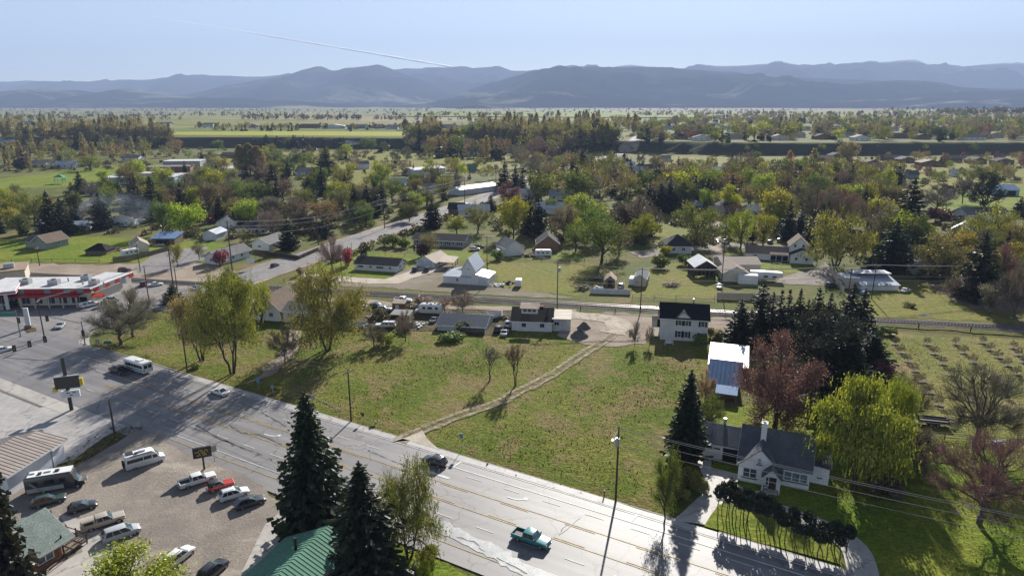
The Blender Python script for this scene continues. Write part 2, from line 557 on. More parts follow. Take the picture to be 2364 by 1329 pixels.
M_seal = pmat('crack_sealant', (0.10, 0.10, 0.10), 0.5, 0.2, 0.8, 0.1, world_space=True)
M_patchwork = pmat('pale_road_patch', (0.42, 0.43, 0.43), 0.5, 0.35, 0.5, 0.15, world_space=True)

# --- ground patches north of the highway (lowest first)
patch('meadow', [(215, 800), (340, 735), (560, 690), (900, 712), (1320, 722), (1700, 745), (1690, 800), (1640, 960), (1610, 1120), (1580, 1207), (1320, 1150), (1000, 1042), (540, 898)], M_meadow, amp=0.5)
patch('orchard_field', [(2010, 768), (2420, 785), (2520, 1030), (2110, 1012), (2050, 880)], M_orchard, amp=0.6)
patch('lawn', [(1650, 945), (1760, 930), (1990, 960), (2110, 1015), (2440, 1040), (2700, 1400), (1990, 1400), (1960, 1290), (1900, 1235), (1640, 1130), (1660, 1005)], M_lawn, amp=0.4)
patch('lawn', [(690, 635), (745, 610), (840, 580), (1000, 588), (965, 612), (950, 640), (900, 648), (740, 640)], M_lawn, amp=0.4)
patch('pasture', [(1110, 602), (1390, 606), (1370, 640), (1345, 682), (1160, 668), (1150, 640)], M_pasture, amp=0.5)
patch('lawn', [(845, 562), (960, 572), (1010, 600), (1130, 600), (1360, 600), (1350, 585), (1000, 580), (930, 552)], M_lawn, amp=0.5)
patch('pasture', [(1500, 618), (1600, 600), (1650, 640), (1652, 690), (1450, 688), (1470, 650)], M_pasture, amp=0.5)
patch('lawn', [(1730, 608), (1870, 610), (1890, 625), (1770, 632)], M_lawn, amp=0.4)
patch('lawn', [(-60, 560), (190, 545), (480, 558), (620, 580), (470, 605), (240, 606), (-60, 606)], M_lawn, amp=0.6)
patch('pasture', [(1490, 490), (1620, 480), (1640, 560), (1520, 560), (1480, 520)], M_pasture, amp=0.5)
patch('pasture', [(2000, 660), (2140, 650), (2250, 720), (2364, 745), (2010, 732)], M_pasture, amp=0.5)
patch('plough_plot', [(2135, 655), (2420, 690), (2420, 722), (2242, 712)], M_soil, amp=0.4)
patch('sports_field', [(20, 410), (335, 377), (420, 384), (260, 412), (170, 432), (-80, 436)], M_lawn, amp=0.6)
patch('pasture', [(500, 352), (960, 350), (1330, 372), (1300, 400), (980, 390), (760, 445), (690, 410), (480, 375)], M_pasture, amp=1.0, step=8)
patch('pasture', [(1500, 362), (2420, 366), (2420, 470), (2240, 500), (2150, 470), (2090, 395), (1560, 388)], M_pasture, amp=1.0, step=8)
patch('pasture', [(2120, 440), (2420, 430), (2420, 500), (2180, 500)], M_lawn, amp=1.0, step=6)
patch('dirt_yard', [(-120, 612), (0, 606), (240, 612), (400, 604), (500, 612), (560, 632), (500, 655), (300, 652), (-120, 640)], M_dirt, amp=0.5)
patch('dirt_yard', [(655, 650), (800, 640), (885, 645), (960, 612), (1060, 612), (1060, 650), (1250, 676), (1340, 690), (1180, 684), (1000, 673), (850, 663), (680, 655)], M_raildirt, amp=0.4)
patch('dirt_yard', [(800, 726), (900, 694), (1010, 702), (1200, 712), (1260, 728), (1180, 770), (1100, 776), (1000, 764), (830, 762)], M_dry, amp=0.5)
patch('dirt_yard', [(1280, 722), (1420, 722), (1700, 735), (1690, 775), (1520, 772), (1490, 795), (1400, 800), (1330, 790), (1285, 775)], M_dirt, amp=0.5)
patch('dirt_yard', [(595, 872), (640, 820), (670, 745), (705, 735), (690, 800), (640, 860), (560, 888)], M_dirt, amp=0.4)
patch('dry_bank', [(348, 988), (300, 1003), (240, 1050), (165, 1085), (150, 1065), (215, 1010), (262, 985), (292, 973)], M_dry, amp=0.3)
patch('gravel_drive', [(1790, 655), (1800, 640), (1880, 622), (1905, 605), (1925, 625), (1920, 660)], M_gravel, amp=0.3)
patch('gravel_drive', [(1450, 582), (1660, 560), (1900, 572), (1900, 580), (1680, 572), (1480, 596)], M_gravel, amp=0.3)
patch('gravel_drive', [(1640, 585), (1652, 480), (1660, 480), (1668, 585), (1662, 632), (1650, 632)], M_dirt, amp=0.2)
patch('paved_lot', [(312, 616), (372, 578), (480, 570), (470, 600), (400, 628), (320, 632)], M_side, amp=0.0)
patch('concrete_drive', [(700, 630), (820, 641), (890, 645), (935, 630), (965, 618), (1010, 612), (1030, 620), (960, 640), (920, 655), (850, 655), (760, 647), (690, 640)], M_dust, amp=0.15)

# --- highway, intersection and side road
patch('asphalt_lot', [HW(-300, 74)[:2], HW(-146, 75)[:2], G(186, 800)[:2], G(182, 790)[:2], G(212, 762)[:2], G(330, 722)[:2], G(470, 680)[:2], G(560, 652)[:2], G(470, 650)[:2], G(300, 648)[:2], G(-400, 690)[:2]], M_side, amp=0.0, world=True)
SIDE = smooth_path([G(*p) for p in [(330, 712), (470, 668), (560, 644), (640, 617), (740, 584), (900, 530), (1000, 497), (1110, 460), (1150, 443)]] + [GT(*p) for p in [(1290, 392), (1440, 347), (1461, 338)]] + [np.array((150.0 + 0.355 * q, 852.0 + q)) for q in (40, 120, 300, 700)], 6.0)
sw = np.interp(np.arange(len(SIDE)), [0, len(SIDE) * 0.1, len(SIDE) * 0.3, len(SIDE)], [13, 12.5, 10, 8])
ribbon('side_road_shoulder', SIDE, sw + 3.5, M_dirt, z=next_z(), jit=0.25, follow=True)
ribbon('side_road', SIDE, sw, M_side, z=next_z() + 0.02, follow=True)
hw_path = np.array([HW(s, 66.6)[:2] for s in np.linspace(-320, 110, 60)])
ribbon('highway', hw_path, 21.2, M_asphalt)
patch('parking_lot', [HW(-330, 58)[:2], HW(-150, 58)[:2], HW(-128, 58)[:2], HW(-103, 58)[:2], G(290, 985)[:2], G(240, 1010)[:2], G(170, 1062)[:2], G(-120, 1150)[:2], G(-420, 1100)[:2]], M_lot, amp=0.0, world=True)
patch('gravel_lot', [HW(-103, 57.8)[:2], HW(-86, 57.2)[:2], HW(-72, 56.6)[:2], G(690, 1205)[:2], G(620, 1330)[:2], G(520, 1460)[:2], G(-100, 1600)[:2], G(-400, 1350)[:2], G(-20, 1165)[:2], G(170, 1078)[:2], G(240, 1040)[:2], G(300, 1003)[:2]], M_gravel, amp=0.25, world=True)
patch('concrete_drive', [G(612, 1212)[:2], HW(-66, 56.4)[:2], HW(-58, 56.3)[:2], G(700, 1240)[:2], G(650, 1345)[:2], G(540, 1360)[:2]], M_concrete, amp=0.0, world=True)
patch('lawn', [G(880, 1240)[:2], HW(-49.5, 55.6)[:2], HW(-36, 55.3)[:2], HW(-20, 55.0)[:2], G(1150, 1420)[:2], G(860, 1480)[:2], G(850, 1300)[:2]], M_lawn, amp=0.2, world=True)
patch('concrete_walk', [(135, 1186), (182, 1200), (250, 1238), (292, 1265), (330, 1300), (150, 1420), (60, 1420), (50, 1345), (192, 1275), (168, 1236)], M_concrete, amp=0.0)
# kerb strip and verge on the far side
ribbon('concrete_shoulder', np.array([HW(s, 56.6)[:2] for s in np.linspace(-330, -116, 40)]), 2.6, M_concrete, jit=0.05)
concrete_strip = ribbon('concrete_shoulder', np.array([HW(s, 76.75)[:2] for s in np.linspace(-118, 110, 60)]), 1.3, M_lot, jit=0.06)

def kerb(name, path, w, h, mat):
 mb = MB()
 d = np.gradient(path, axis=0); d /= np.linalg.norm(d, axis=1)[:, None]
 nn = np.stack([-d[:, 1], d[:, 0]], -1)
 rings = []
 for p, q in zip(path, nn):
  a = p + q * w / 2; b = p - q * w / 2
  rings.append([(a[0], a[1], -0.05), (a[0], a[1], h - 0.02), (p[0] + q[0] * (w / 2 - 0.03), p[1] + q[1] * (w / 2 - 0.03), h), (p[0] - q[0] * (w / 2 - 0.03), p[1] - q[1] * (w / 2 - 0.03), h), (b[0], b[1], h - 0.02), (b[0], b[1], -0.05)])
 mb.loft(rings)
 return tag(mb.build(name, mat), kind='structure')
M_kerb = pmat('kerb_concrete', (0.36, 0.33, 0.29), 0.85, 0.3, 1.5, 0.15, world_space=True)
M_darkkerb = pmat('old_kerb', (0.16, 0.14, 0.12), 0.9, 0.3, 1.5, 0.15, world_space=True)
def hwl(s0, s1, t, n=30): return np.array([HW(s, t)[:2] for s in np.linspace(s0, s1, n)])
kerb('kerb', hwl(-147, -20, 77.55), 0.28, 0.13, M_kerb)
ribbon('verge', hwl(-147, -20, 78.7), 2.1, M_verge, z=0.075, jit=0.12)
kerb('kerb', hwl(-14.5, 0.5, 77.55), 0.35, 0.14, M_kerb)
kerb('kerb', hwl(-330, -127, 54.9, 30), 0.5, 0.16, M_darkkerb)
corner = smooth_path([HW(-147, 77.55)[:2], G(190, 800)[:2], G(183, 791)[:2], G(189, 781)[:2], G(212, 767)[:2], G(255, 750)[:2], G(330, 722)[:2]], 1.0)
kerb('kerb', corner, 0.25, 0.14, M_kerb)
patch('concrete_corner', [G(186, 800)[:2], G(185, 791)[:2], G(193, 780)[:2], G(214, 768)[:2], G(206, 785)[:2], G(208, 798)[:2], G(246, 816)[:2], HW(-146, 77.7)[:2]], M_concrete, amp=0.0, world=True, z=0.11)

# --- painted markings
Z_PAINT = next_z() + 0.004
mk = MB()
def stripe(mb, s0, s1, t, w=0.14, z=None):
 z = Z_PAINT if z is None else z
 mb.quad(HW(s0, t - w / 2, z), HW(s1, t - w / 2, z), HW(s1, t + w / 2, z), HW(s0, t + w / 2, z))
white, yellow = MB(), MB()
for t, a, b in ((75.85, -128, 90), (60.0, -98, 90)):
 stripe(white, a, b, t)
stripe(white, -58.5, 60, 74.0, 0.2)
for s in (-52.5, -25.0):
 white.quad(HW(s, 74.0, Z_PAINT + .003), HW(s + 0.28, 74.0, Z_PAINT + .003), HW(s + 0.5, 75.85, Z_PAINT + .003), HW(s + 0.22, 75.85, Z_PAINT + .003))
for s in np.arange(-136, 60, 6.2):
 stripe(white, s, s + 2.6, 72.75); stripe(white, s + 1.5, s + 4.1, 63.3)
stripe(white, -146, -128, 72.75); stripe(white, -146, -126, 75.0); stripe(white, -136, -120, 69.6)
for t, sgn in ((66.0, 1), (69.8, -1)):
 stripe(yellow, -127, 90, t, 0.13)
 for s in np.arange(-127, 60, 9.5): stripe(yellow, s, s + 4.2, t + sgn * 0.32, 0.13)
stripe(yellow, -104, 90, 58.75, 0.13)
def arrow(mb, s, t, flip=1):
 pts = [(0, 0), (1.0, 0.02), (1.9, 0.25), (2.5, 0.75), (2.8, 0.6), (2.75, 1.35), (2.0, 1.15), (2.3, 0.9), (1.7, 0.5), (1.0, 0.3), (0, 0.3)]
 vs = [HW(s + p[0] * flip, t + p[1] * flip, Z_PAINT) for p in pts]
 mb.add(vs, [tuple(range(len(vs)))])
arrow(white, -84.8, 67.2, 1); arrow(white, -75.2, 68.7, -1)
arrow(white, -41.5, 71.0, 1); stripe(white, -55.5, -51.0, 71.1, 0.5)
def finish(mb, name, mat):
 me = mb.mesh(name, mat); bm = bmesh.new(); bm.from_mesh(me)
 bmesh.ops.triangulate(bm, faces=bm.faces[:])
 for f in bm.faces:
  if f.normal.z < 0: f.normal_flip()
 bm.to_mesh(me); bm.free()
 return tag(link(name, me), kind='structure')
finish(white, 'white_road_marking', M_white_paint)
finish(yellow, 'yellow_road_marking', M_yellow_paint)
# crack sealing and the pale patch where the asphalt was repaired
seal = MB()
for pl in ([(520, 975), (560, 1000), (600, 1005), (640, 1022), (690, 1050)], [(452, 982), (480, 997), (505, 1012), (530, 1022), (560, 1035), (600, 1048), (630, 1062)],
   [(540, 1030), (515, 1017), (490, 1032)], [(600, 1050), (575, 1060)], [(455, 990), (430, 1000)], [(700, 905), (740, 925), (790, 948)], [(530, 918), (600, 950), (660, 985)],
   [(850, 1040), (900, 1062), (960, 1088)], [(1310, 1210), (1290, 1235), (1340, 1195)]):
 ribbon_mb(smooth_path([G(*p) for p in pl], 0.8), 0.16, Z_PAINT + 0.004, 0, 0.09, seal, seed=len(pl))
tag(seal.build('road_crack_sealing', M_seal), kind='structure')
rp = MB()
rr = np.random.default_rng(3)
ctr = smooth_path([G(*p) for p in [(1000, 1205), (1060, 1232), (1110, 1255), (1165, 1285), (1210, 1310), (1290, 1350)]], 0.7)
ribbon_mb(ctr, 0.6 + 0.9 * np.abs(np.sin(np.arange(len(ctr)) * 0.35)) + rr.random(len(ctr)) * 0.5, Z_PAINT + 0.002, 0, 0.16, rp, 4)
ribbon_mb(ctr, 0.5, Z_PAINT + 0.003, -1.05, 0.17, rp, 5)
tag(rp.build('road_repair_patch', M_patchwork), kind='structure')

# --- two-track across the meadow
TR = smooth_path([G(*p) for p in [(920, 1020), (960, 1000), (1060, 960), (1150, 930), (1190, 908), (1270, 868), (1350, 815), (1405, 782), (1430, 758), (1425, 742), (1390, 733), (1330, 727), (1230, 716)]], 1.5)
z0 = next_z()
M_bend = soil_mat('bend_dust', (0.52, 0.46, 0.38), (0.40, 0.34, 0.27), 0.3)
ribbon('dirt_track', TR, 2.6, soil_mat('track_dirt', (0.20, 0.175, 0.085), (0.26, 0.22, 0.12), 0.3), z=z0, jit=0.3)
def worn(m, lo, hi, sc):
 nt = m.node_tree; out = nt.nodes['Material Output']; src = out.inputs['Surface'].links[0].from_socket
 f = noise(nt, sc, 5, 0.7, N(nt, 'ShaderNodeNewGeometry').outputs['Position'], lo, hi)
 t = N(nt, 'ShaderNodeBsdfTransparent'); x = N(nt, 'ShaderNodeMixShader')
 nt.links.new(f, x.inputs[0]); nt.links.new(t.outputs[0], x.inputs[1]); nt.links.new(src, x.inputs[2]); nt.links.new(x.outputs[0], out.inputs['Surface'])
 return m
M_rut = worn(soil_mat('rut_dust', (0.50, 0.43, 0.33), (0.38, 0.32, 0.23), 0.5), 0.28, 0.72, 1.3)
worn(MATS['track_dirt'], 0.3, 0.7, 1.1); worn(M_bend, 0.22, 0.52, 0.6)
ribbon('dirt_track_rut', TR, 0.7, M_rut, z=z0 + 0.006, off=0.85, jit=0.07)
ribbon('dirt_track_rut', TR, 0.7, M_rut, z=z0 + 0.006, off=-0.85, jit=0.07)
k0 = int(len(TR) * 0.68)
ribbon('dirt_track_bend', TR[k0:], 6.0, M_bend, z=z0 + 0.014, off=0.5, jit=0.35)
patch('gravel_apron', [G(905, 1022)[:2], G(975, 995)[:2], G(985, 1012)[:2], HW(-57, 77.2)[:2], HW(-65, 77.2)[:2]], M_dust, amp=0.15, world=True, z=z0 + 0.008)
ribbon('dirt_lane', smooth_path([G(*p) for p in [(560, 698), (800, 694), (940, 706), (1130, 712), (1330, 720)]], 3), 3.5, M_dirt, jit=0.3)
ribbon('dirt_lane', smooth_path([G(*p) for p in [(1940, 740), (2100, 755), (2240, 764), (2440, 780)]], 3), 2.6, M_verge, jit=0.3)
# --- house drive and loop
patch('house_drive', [(1600, 1030), (1612, 1000), (1642, 1000), (1642, 1085), (1722, 1100), (1692, 1120), (1652, 1190), (1648, 1215), (1552, 1203), (1580, 1180), (1622, 1140), (1632, 1118), (1606, 1065)], M_concrete, amp=0.0)
ribbon('house_drive', smooth_path([G(*p) for p in [(1668, 1128), (1740, 1162), (1830, 1192), (1920, 1228), (1968, 1262), (1985, 1295), (1995, 1345), (2000, 1400)]], 1.0), 3.4, M_concrete)
ribbon('garden_path', smooth_path([G(*p) for p in [(1690, 1122), (1730, 1138), (1765, 1140), (1782, 1131)]], 0.6), 1.3, M_concrete)
patch('island_lawn', [(1660, 1165), (1720, 1180), (1830, 1212), (1905, 1245), (1932, 1275), (1940, 1305), (1800, 1266), (1625, 1216)], M_lawn, amp=0.1)
# --- railway bed
RAIL = np.array([G(*p)[:2] for p in [(-700, 612), (650, 660), (1500, 713), (2364, 752), (3400, 800)]])
dR = (RAIL[3] - RAIL[1]) / np.linalg.norm(RAIL[3] - RAIL[1])
RL = np.array([RAIL[2] + dR * q for q in np.linspace(-330, 300, 120)])
ribbon('rail_bed', RL, 4.6, M_ballast, jit=0.3)
# ------------------------------------------------------------------ mountains
def fbm2(x, y, seed, octs=5, ridged=False):
 r = np.random.default_rng(seed); out = 0; amp = 1.0; f = 1.0; tot = 0
 for _ in range(octs):
  v = 0
  for _k in range(3):
   a = r.uniform(0, 2 * math.pi); ph = r.uniform(0, 6.28); ph2 = r.uniform(0, 6.28)
   w = 1.3 * np.sin((x * math.sin(a) - y * math.cos(a)) * f * 0.7 + ph2)
   v = v + np.sin((x * math.cos(a) + y * math.sin(a)) * f + ph + w)
  v = v / 3
  if ridged: v = 1 - 2 * np.abs(v)
  out = out + amp * v; tot += amp; amp *= 0.5; f *= 2.05
 return out / tot

def mountain_mat(name, forest, grassc, snow=None):
 m, nt, b = new_mat(name)
 g = N(nt, 'ShaderNodeNewGeometry'); pos = g.outputs['Position']
 a = noise(nt, 0.0016, 7, 0.66, scaled(nt, pos, (0.5, 1, 1)), 0.52, 0.62, 0.6)
 f = noise(nt, 0.012, 3, 0.7, pos, 0.35, 0.65)
 sp = N(nt, 'ShaderNodeSeparateXYZ'); nt.links.new(pos, sp.inputs[0])
 lowm = N(nt, 'ShaderNodeMapRange'); lowm.inputs['From Min'].default_value = 330; lowm.inputs['From Max'].default_value = 40
 nt.links.new(sp.outputs[2], lowm.inputs['Value'])
 mu = N(nt, 'ShaderNodeMath', operation='MULTIPLY'); nt.links.new(a, mu.inputs[0]); nt.links.new(lowm.outputs[0], mu.inputs[1])
 c = mix_col(nt, mu.outputs[0], forest, grassc)
 c = mix_col(nt, f, mix_col(nt, 1.0, c, (0.6, 0.62, 0.65), 'MULTIPLY'), c)
 if snow:
  s = N(nt, 'ShaderNodeMapRange'); s.inputs['From Min'].default_value = snow; s.inputs['From Max'].default_value = snow + 60
  nt.links.new(sp.outputs[2], s.inputs['Value'])
  n2 = noise(nt, 0.006, 4, 0.7, pos, 0.36, 0.46)
  mm = N(nt, 'ShaderNodeMath', operation='MULTIPLY'); nt.links.new(s.outputs[0], mm.inputs[0]); nt.links.new(n2, mm.inputs[1])
  c = mix_col(nt, mm.outputs[0], c, (0.8, 0.82, 0.86))
 nt.links.new(c, b.inputs['Base Color'])
 b.inputs['Roughness'].default_value = 1.0; b.inputs['Specular IOR Level'].default_value = 0.0
 return m

def ridge(name, prof, dist, depth, mat, seed, nx=420, ny=70, rough=0.5, foot=-9.0):
 """a mountain range: its crest follows the skyline points (picture px) at distance dist, with spurs and gullies in front"""
 px = np.linspace(prof[0][0], prof[-1][0], nx)
 py = np.interp(px, [p[0] for p in prof], [p[1] for p in prof])
 # crest height for each column
 a = (px - CX) / FPX; b = (py - CY) / FPX
 dy = CP - b * SP; dz = -SP - b * CP
 t = dist / dy
 Xc = a * t; Zc = CAM_H + dz * t
 v = np.linspace(0, 1.35, ny)
 V = []
 X, W = np.meshgrid(Xc, v)
 Zr = np.broadcast_to(Zc, X.shape)
 Yb = dist - depth * (1 - W)
 prof_up = np.where(W <= 1, np.clip(W, 0, 1) ** 1.25, 1 - (W - 1) * 1.6)
 nz = fbm2(X / 620.0, Yb / 900.0, seed, 6, True)
 n2 = fbm2(X / 260.0, Yb / 260.0, seed + 5, 4, True)
 env = np.sin(np.clip(W, 0, 1) * math.pi) ** 0.7
 Z = foot + (Zr - foot) * np.clip(prof_up + rough * nz * env + 0.10 * n2 * env, -0.02, 1.0 + 0.0 * W)
 cl = np.where(np.abs(W - 1) < 0.02, 1, 0)
 Z = np.where(W <= 0.001, foot - 8, Z)
 Xs = X * (Yb / dist) ** 0.0
 V = np.stack([Xs, Yb, Z], -1).reshape(-1, 3)
 I, J = np.meshgrid(np.arange(nx - 1), np.arange(ny - 1))
 q = (J * nx + I).ravel()
 F = np.stack([q, q + 1, q + nx + 1, q + nx], -1)
 return tag(link(name, np_mesh(name, V, F, mat, smooth=True)), kind='structure')

M_mtn = mountain_mat('mountain_forest', (0.014, 0.022, 0.018), (0.30, 0.26, 0.16))
M_snowmtn = mountain_mat('snowy_mountain', (0.016, 0.024, 0.02), (0.26, 0.22, 0.15), snow=680)
ridge('mountains', [(-500, 200), (0, 192), (70, 186), (130, 192), (200, 194), (290, 187), (370, 184), (450, 180), (520, 178), (600, 178), (640, 174), (760, 178), (900, 170), (950, 163), (1010, 162), (1080, 160), (1100, 164), (1150, 156), (1178, 167), (1210, 169), (1280, 162), (1350, 156), (1400, 160), (1420, 154), (1450, 150), (1480, 153), (1510, 158), (1580, 158), (1610, 148), (1660, 152), (1720, 152), (1850, 150), (1950, 153), (2010, 147), (2045, 143), (2065, 146), (2083, 140), (2110, 149), (2200, 156), (2270, 149), (2364, 161), (2900, 180)],
  13500, 4200, M_snowmtn, 11)
ridge('mountains', [(-500, 245), (420, 240), (520, 215), (600, 196), (660, 175), (700, 161), (740, 153), (768, 164), (800, 163), (835, 156), (882, 151), (915, 164), (960, 180), (1020, 200), (1100, 225), (1200, 245), (2900, 250)],
  10500, 2600, M_mtn, 23)
ridge('mountains', [(-500, 250), (900, 248), (1010, 236), (1080, 214), (1130, 196), (1190, 180), (1240, 166), (1310, 160), (1375, 154), (1430, 160), (1500, 160), (1560, 164), (1640, 165), (1700, 166), (1770, 178), (1850, 178), (1950, 184), (2100, 196), (2250, 203), (2364, 205), (2900, 215)],
  9000, 2900, M_mtn, 37)
ridge('hills', [(-600, 232), (0, 229), (50, 214), (90, 206), (130, 217), (160, 225), (180, 208), (225, 214), (260, 222), (300, 205), (340, 214), (420, 222), (520, 225), (620, 226), (760, 236), (900, 246), (1200, 251), (2900, 250)],
  7600, 1700, M_mtn, 51, ny=46)
ridge('hills', [(-600, 262), (950, 258), (1040, 247), (1100, 231), (1150, 243), (1230, 250), (1500, 252), (1800, 246), (1950, 226), (2100, 214), (2240, 212), (2364, 207), (2900, 200)],
  6600, 1300, M_mtn, 67, ny=46)

# ------------------------------------------------------------------ air: one closed box of thin haze
def build_haze():
 mb = MB(); mb.box((0, 7300, 640), (30000, 15800, 1320))
 m = bpy.data.materials.new('haze_air'); m.use_nodes = True
 nt = m.node_tree
 for n in list(nt.nodes):
  if n.type != 'OUTPUT_MATERIAL': nt.nodes.remove(n)
 v = N(nt, 'ShaderNodeVolumePrincipled')
 v.inputs['Color'].default_value = (0.46, 0.59, 0.88, 1)
 v.inputs['Density'].default_value = HAZE_DENSITY
 v.inputs['Anisotropy'].default_value = 0.0
 nt.links.new(v.outputs[0], nt.nodes['Material Output'].inputs['Volume'])
 tag(mb.build('haze', m), kind='stuff')
HAZE_DENSITY = 9.5e-5
build_haze()

# contrails high above, outside the haze
def contrail(p0, p1, alt, w0, w1, label, a=0.5):
 d0, d1 = ray(*p0), ray(*p1)
 A = d0 * ((alt - CAM_H) / d0[2]) + np.array((0, 0, CAM_H)); B = d1 * ((alt - CAM_H) / d1[2]) + np.array((0, 0, CAM_H))
 mb = MB(); n = 40; rings = []
 d = (B - A) / np.linalg.norm(B - A); nn = np.array((-d[1], d[0], 0)); r = np.random.default_rng(3)
 for i in range(n + 1):
  k = i / n; c = A + (B - A) * k; w = (w0 + (w1 - w0) * k) * r.uniform(0.75, 1.25) * math.sin(min(1, max(0.03, k * 6, 0)) * math.pi / 2) * math.sin(min(1, (1 - k) * 9 + 0.05) * math.pi / 2)
  rings.append([tuple(c + nn * w * math.cos(t) + np.array((0, 0, w * 0.5 * math.sin(t)))) for t in np.linspace(0, 2 * math.pi, 7)[:-1]])
 mb.loft(rings)
 m = bpy.data.materials.new('ice_trail'); m.use_nodes = True; nt = m.node_tree
 for q in list(nt.nodes):
  if q.type != 'OUTPUT_MATERIAL': nt.nodes.remove(q)
 v = N(nt, 'ShaderNodeVolumePrincipled'); v.inputs['Color'].default_value = (1, 1, 1, 1); v.inputs['Density'].default_value = a; v.inputs['Anisotropy'].default_value = 0.7
 nt.links.new(v.outputs[0], nt.nodes['Material Output'].inputs['Volume'])
 tag(mb.build('contrail', m, smooth=True), label, 'contrail')
contrail((300, 29), (1200, 181), 1480, 30, 110, 'long white contrail slanting down the sky to the ridge', 0.035)
contrail((265, 68), (352, 84), 1600, 8, 12, 'short faint contrail below the long one', 0.01)
# ------------------------------------------------------------------ trees
M_bark = pmat('bark', (0.10, 0.075, 0.055), 0.95, 0.35, 1.5, 0.2, spec=0.1)
M_greybark = pmat('grey_bark', (0.16, 0.135, 0.115), 0.95, 0.35, 1.5, 0.2, spec=0.1)
M_leaf = leaf_mat('leaves', 0.3, 0.45)
M_needle = leaf_mat('needles', 0.12, 0.45)
M_twig = leaf_mat('twigs', 0.1, 0.35)

def unit(v): return v / (np.linalg.norm(v, axis=-1, keepdims=True) + 1e-9)

def quads(c, ax, L, W, r, droop=None):
 """one leaf-sized four-cornered face per row"""
 n = len(c); ax = unit(ax)
 q = unit(np.cross(ax, unit(r.normal(size=(n, 3)))))
 L = np.broadcast_to(L, (n,))[:, None] / 2; W = np.broadcast_to(W, (n,))[:, None] / 2
 p = np.stack([c - ax * L - q * W * 0.6, c - ax * L + q * W * 0.6, c + ax * L + q * W, c + ax * L - q * W], 1)
 return p.reshape(-1, 3)

def quad_faces(nv): return np.arange(nv, dtype=np.int32).reshape(-1, 4)

def tubes(segs, sides=5):
 """segs: list of (p0, p1, r0, r1)"""
 V = []; F = []
 ang = np.linspace(0, 2 * math.pi, sides, endpoint=False)
 for p0, p1, r0, r1 in segs:
  d = unit(np.asarray(p1) - np.asarray(p0)); u = unit(np.cross(d, (0.3, 0.9, 0.31))); v = np.cross(d, u)
  o = len(V) * sides
  ring = np.cos(ang)[:, None] * u + np.sin(ang)[:, None] * v
  V.append(np.asarray(p0) + ring * r0); V.append(np.asarray(p1) + ring * r1)
  for i in range(sides):
   j = (i + 1) % sides
   F.append((o + i, o + j, o + sides + j, o + sides + i))
 return np.concatenate(V), np.array(F, np.int32)

def bend(p0, p1, r0, r1, r, k=3, amp=0.08, lift=0.0):
 """a gently crooked limb as a few pieces"""
 p0 = np.asarray(p0, float); p1 = np.asarray(p1, float)
 L = np.linalg.norm(p1 - p0); pts = [p0]
 for i in range(1, k):
  t = i / k
  pts.append(p0 + (p1 - p0) * t + r.normal(0, amp * L * 0.5, 3) + np.array((0, 0, lift * L * math.sin(t * math.pi))))
 pts.append(p1)
 rad = np.linspace(r0, r1, k + 1)
 return [(pts[i], pts[i + 1], rad[i], rad[i + 1]) for i in range(k)], pts

def broad_skeleton(r, H, W, trunk=0.22, nl=10, ns=5, up=0.25, thick=0.028, stems=1, flat=1.0):
 segs = []; clusters = []
 zc = H * (trunk + 1) / 2; rz = H * (1 - trunk) / 2 * flat; rx = W / 2
 for s in range(stems):
  off = np.array((0, 0, 0)) if stems == 1 else np.array((math.cos(s * 6.28 / stems + 1), math.sin(s * 6.28 / stems + 1), 0)) * W * 0.035
  lean = off * 3.5
  t_top = np.array((0, 0, H * (trunk + 0.25))) + off + lean
  sg, tp = bend(off, t_top, H * thick / math.sqrt(stems) * 1.2, H * thick * 0.7 / math.sqrt(stems), r, 4, 0.06)
  segs += sg
  m = max(3, nl // stems)
  for i in range(m):
   az = (i + r.uniform(-0.3, 0.3)) * 2 * math.pi / m * (1 if stems == 1 else 0.6) + s * 2.1
   el = math.asin(np.clip(r.uniform(-up, 1.0), -1, 1))
   end = np.array((math.cos(az) * math.cos(el) * rx, math.sin(az) * math.cos(el) * rx, zc + math.sin(el) * rz)) * np.array((0.78, 0.78, 1)) + off
   end[2] = zc + (end[2] - zc) * 0.85
   b = tp[2 + (i % 3)] if i % 4 else tp[-1]
   sg, lp = bend(b, end, H * thick * 0.5 / math.sqrt(stems), H * 0.006, r, 4, 0.07, 0.12)
   segs += sg
   clusters.append(end)
   for k in range(ns):
    bp = lp[1 + k % 4] if k < 4 else lp[-1]
    dv = unit(end - np.array((0, 0, zc - rz * 0.6)) + r.normal(0, 0.9, 3) * W * 0.3)
    e2 = bp + dv * W * r.uniform(0.10, 0.24)
    sg, _ = bend(bp, e2, H * 0.008, H * 0.003, r, 2, 0.08)
    segs += sg; clusters.append(e2)
 return segs, np.array(clusters)

PROTO = {}
def proto(key, fn):
 if key not in PROTO:
  PROTO[key] = fn()
 return PROTO[key]

def stretch(V): return V

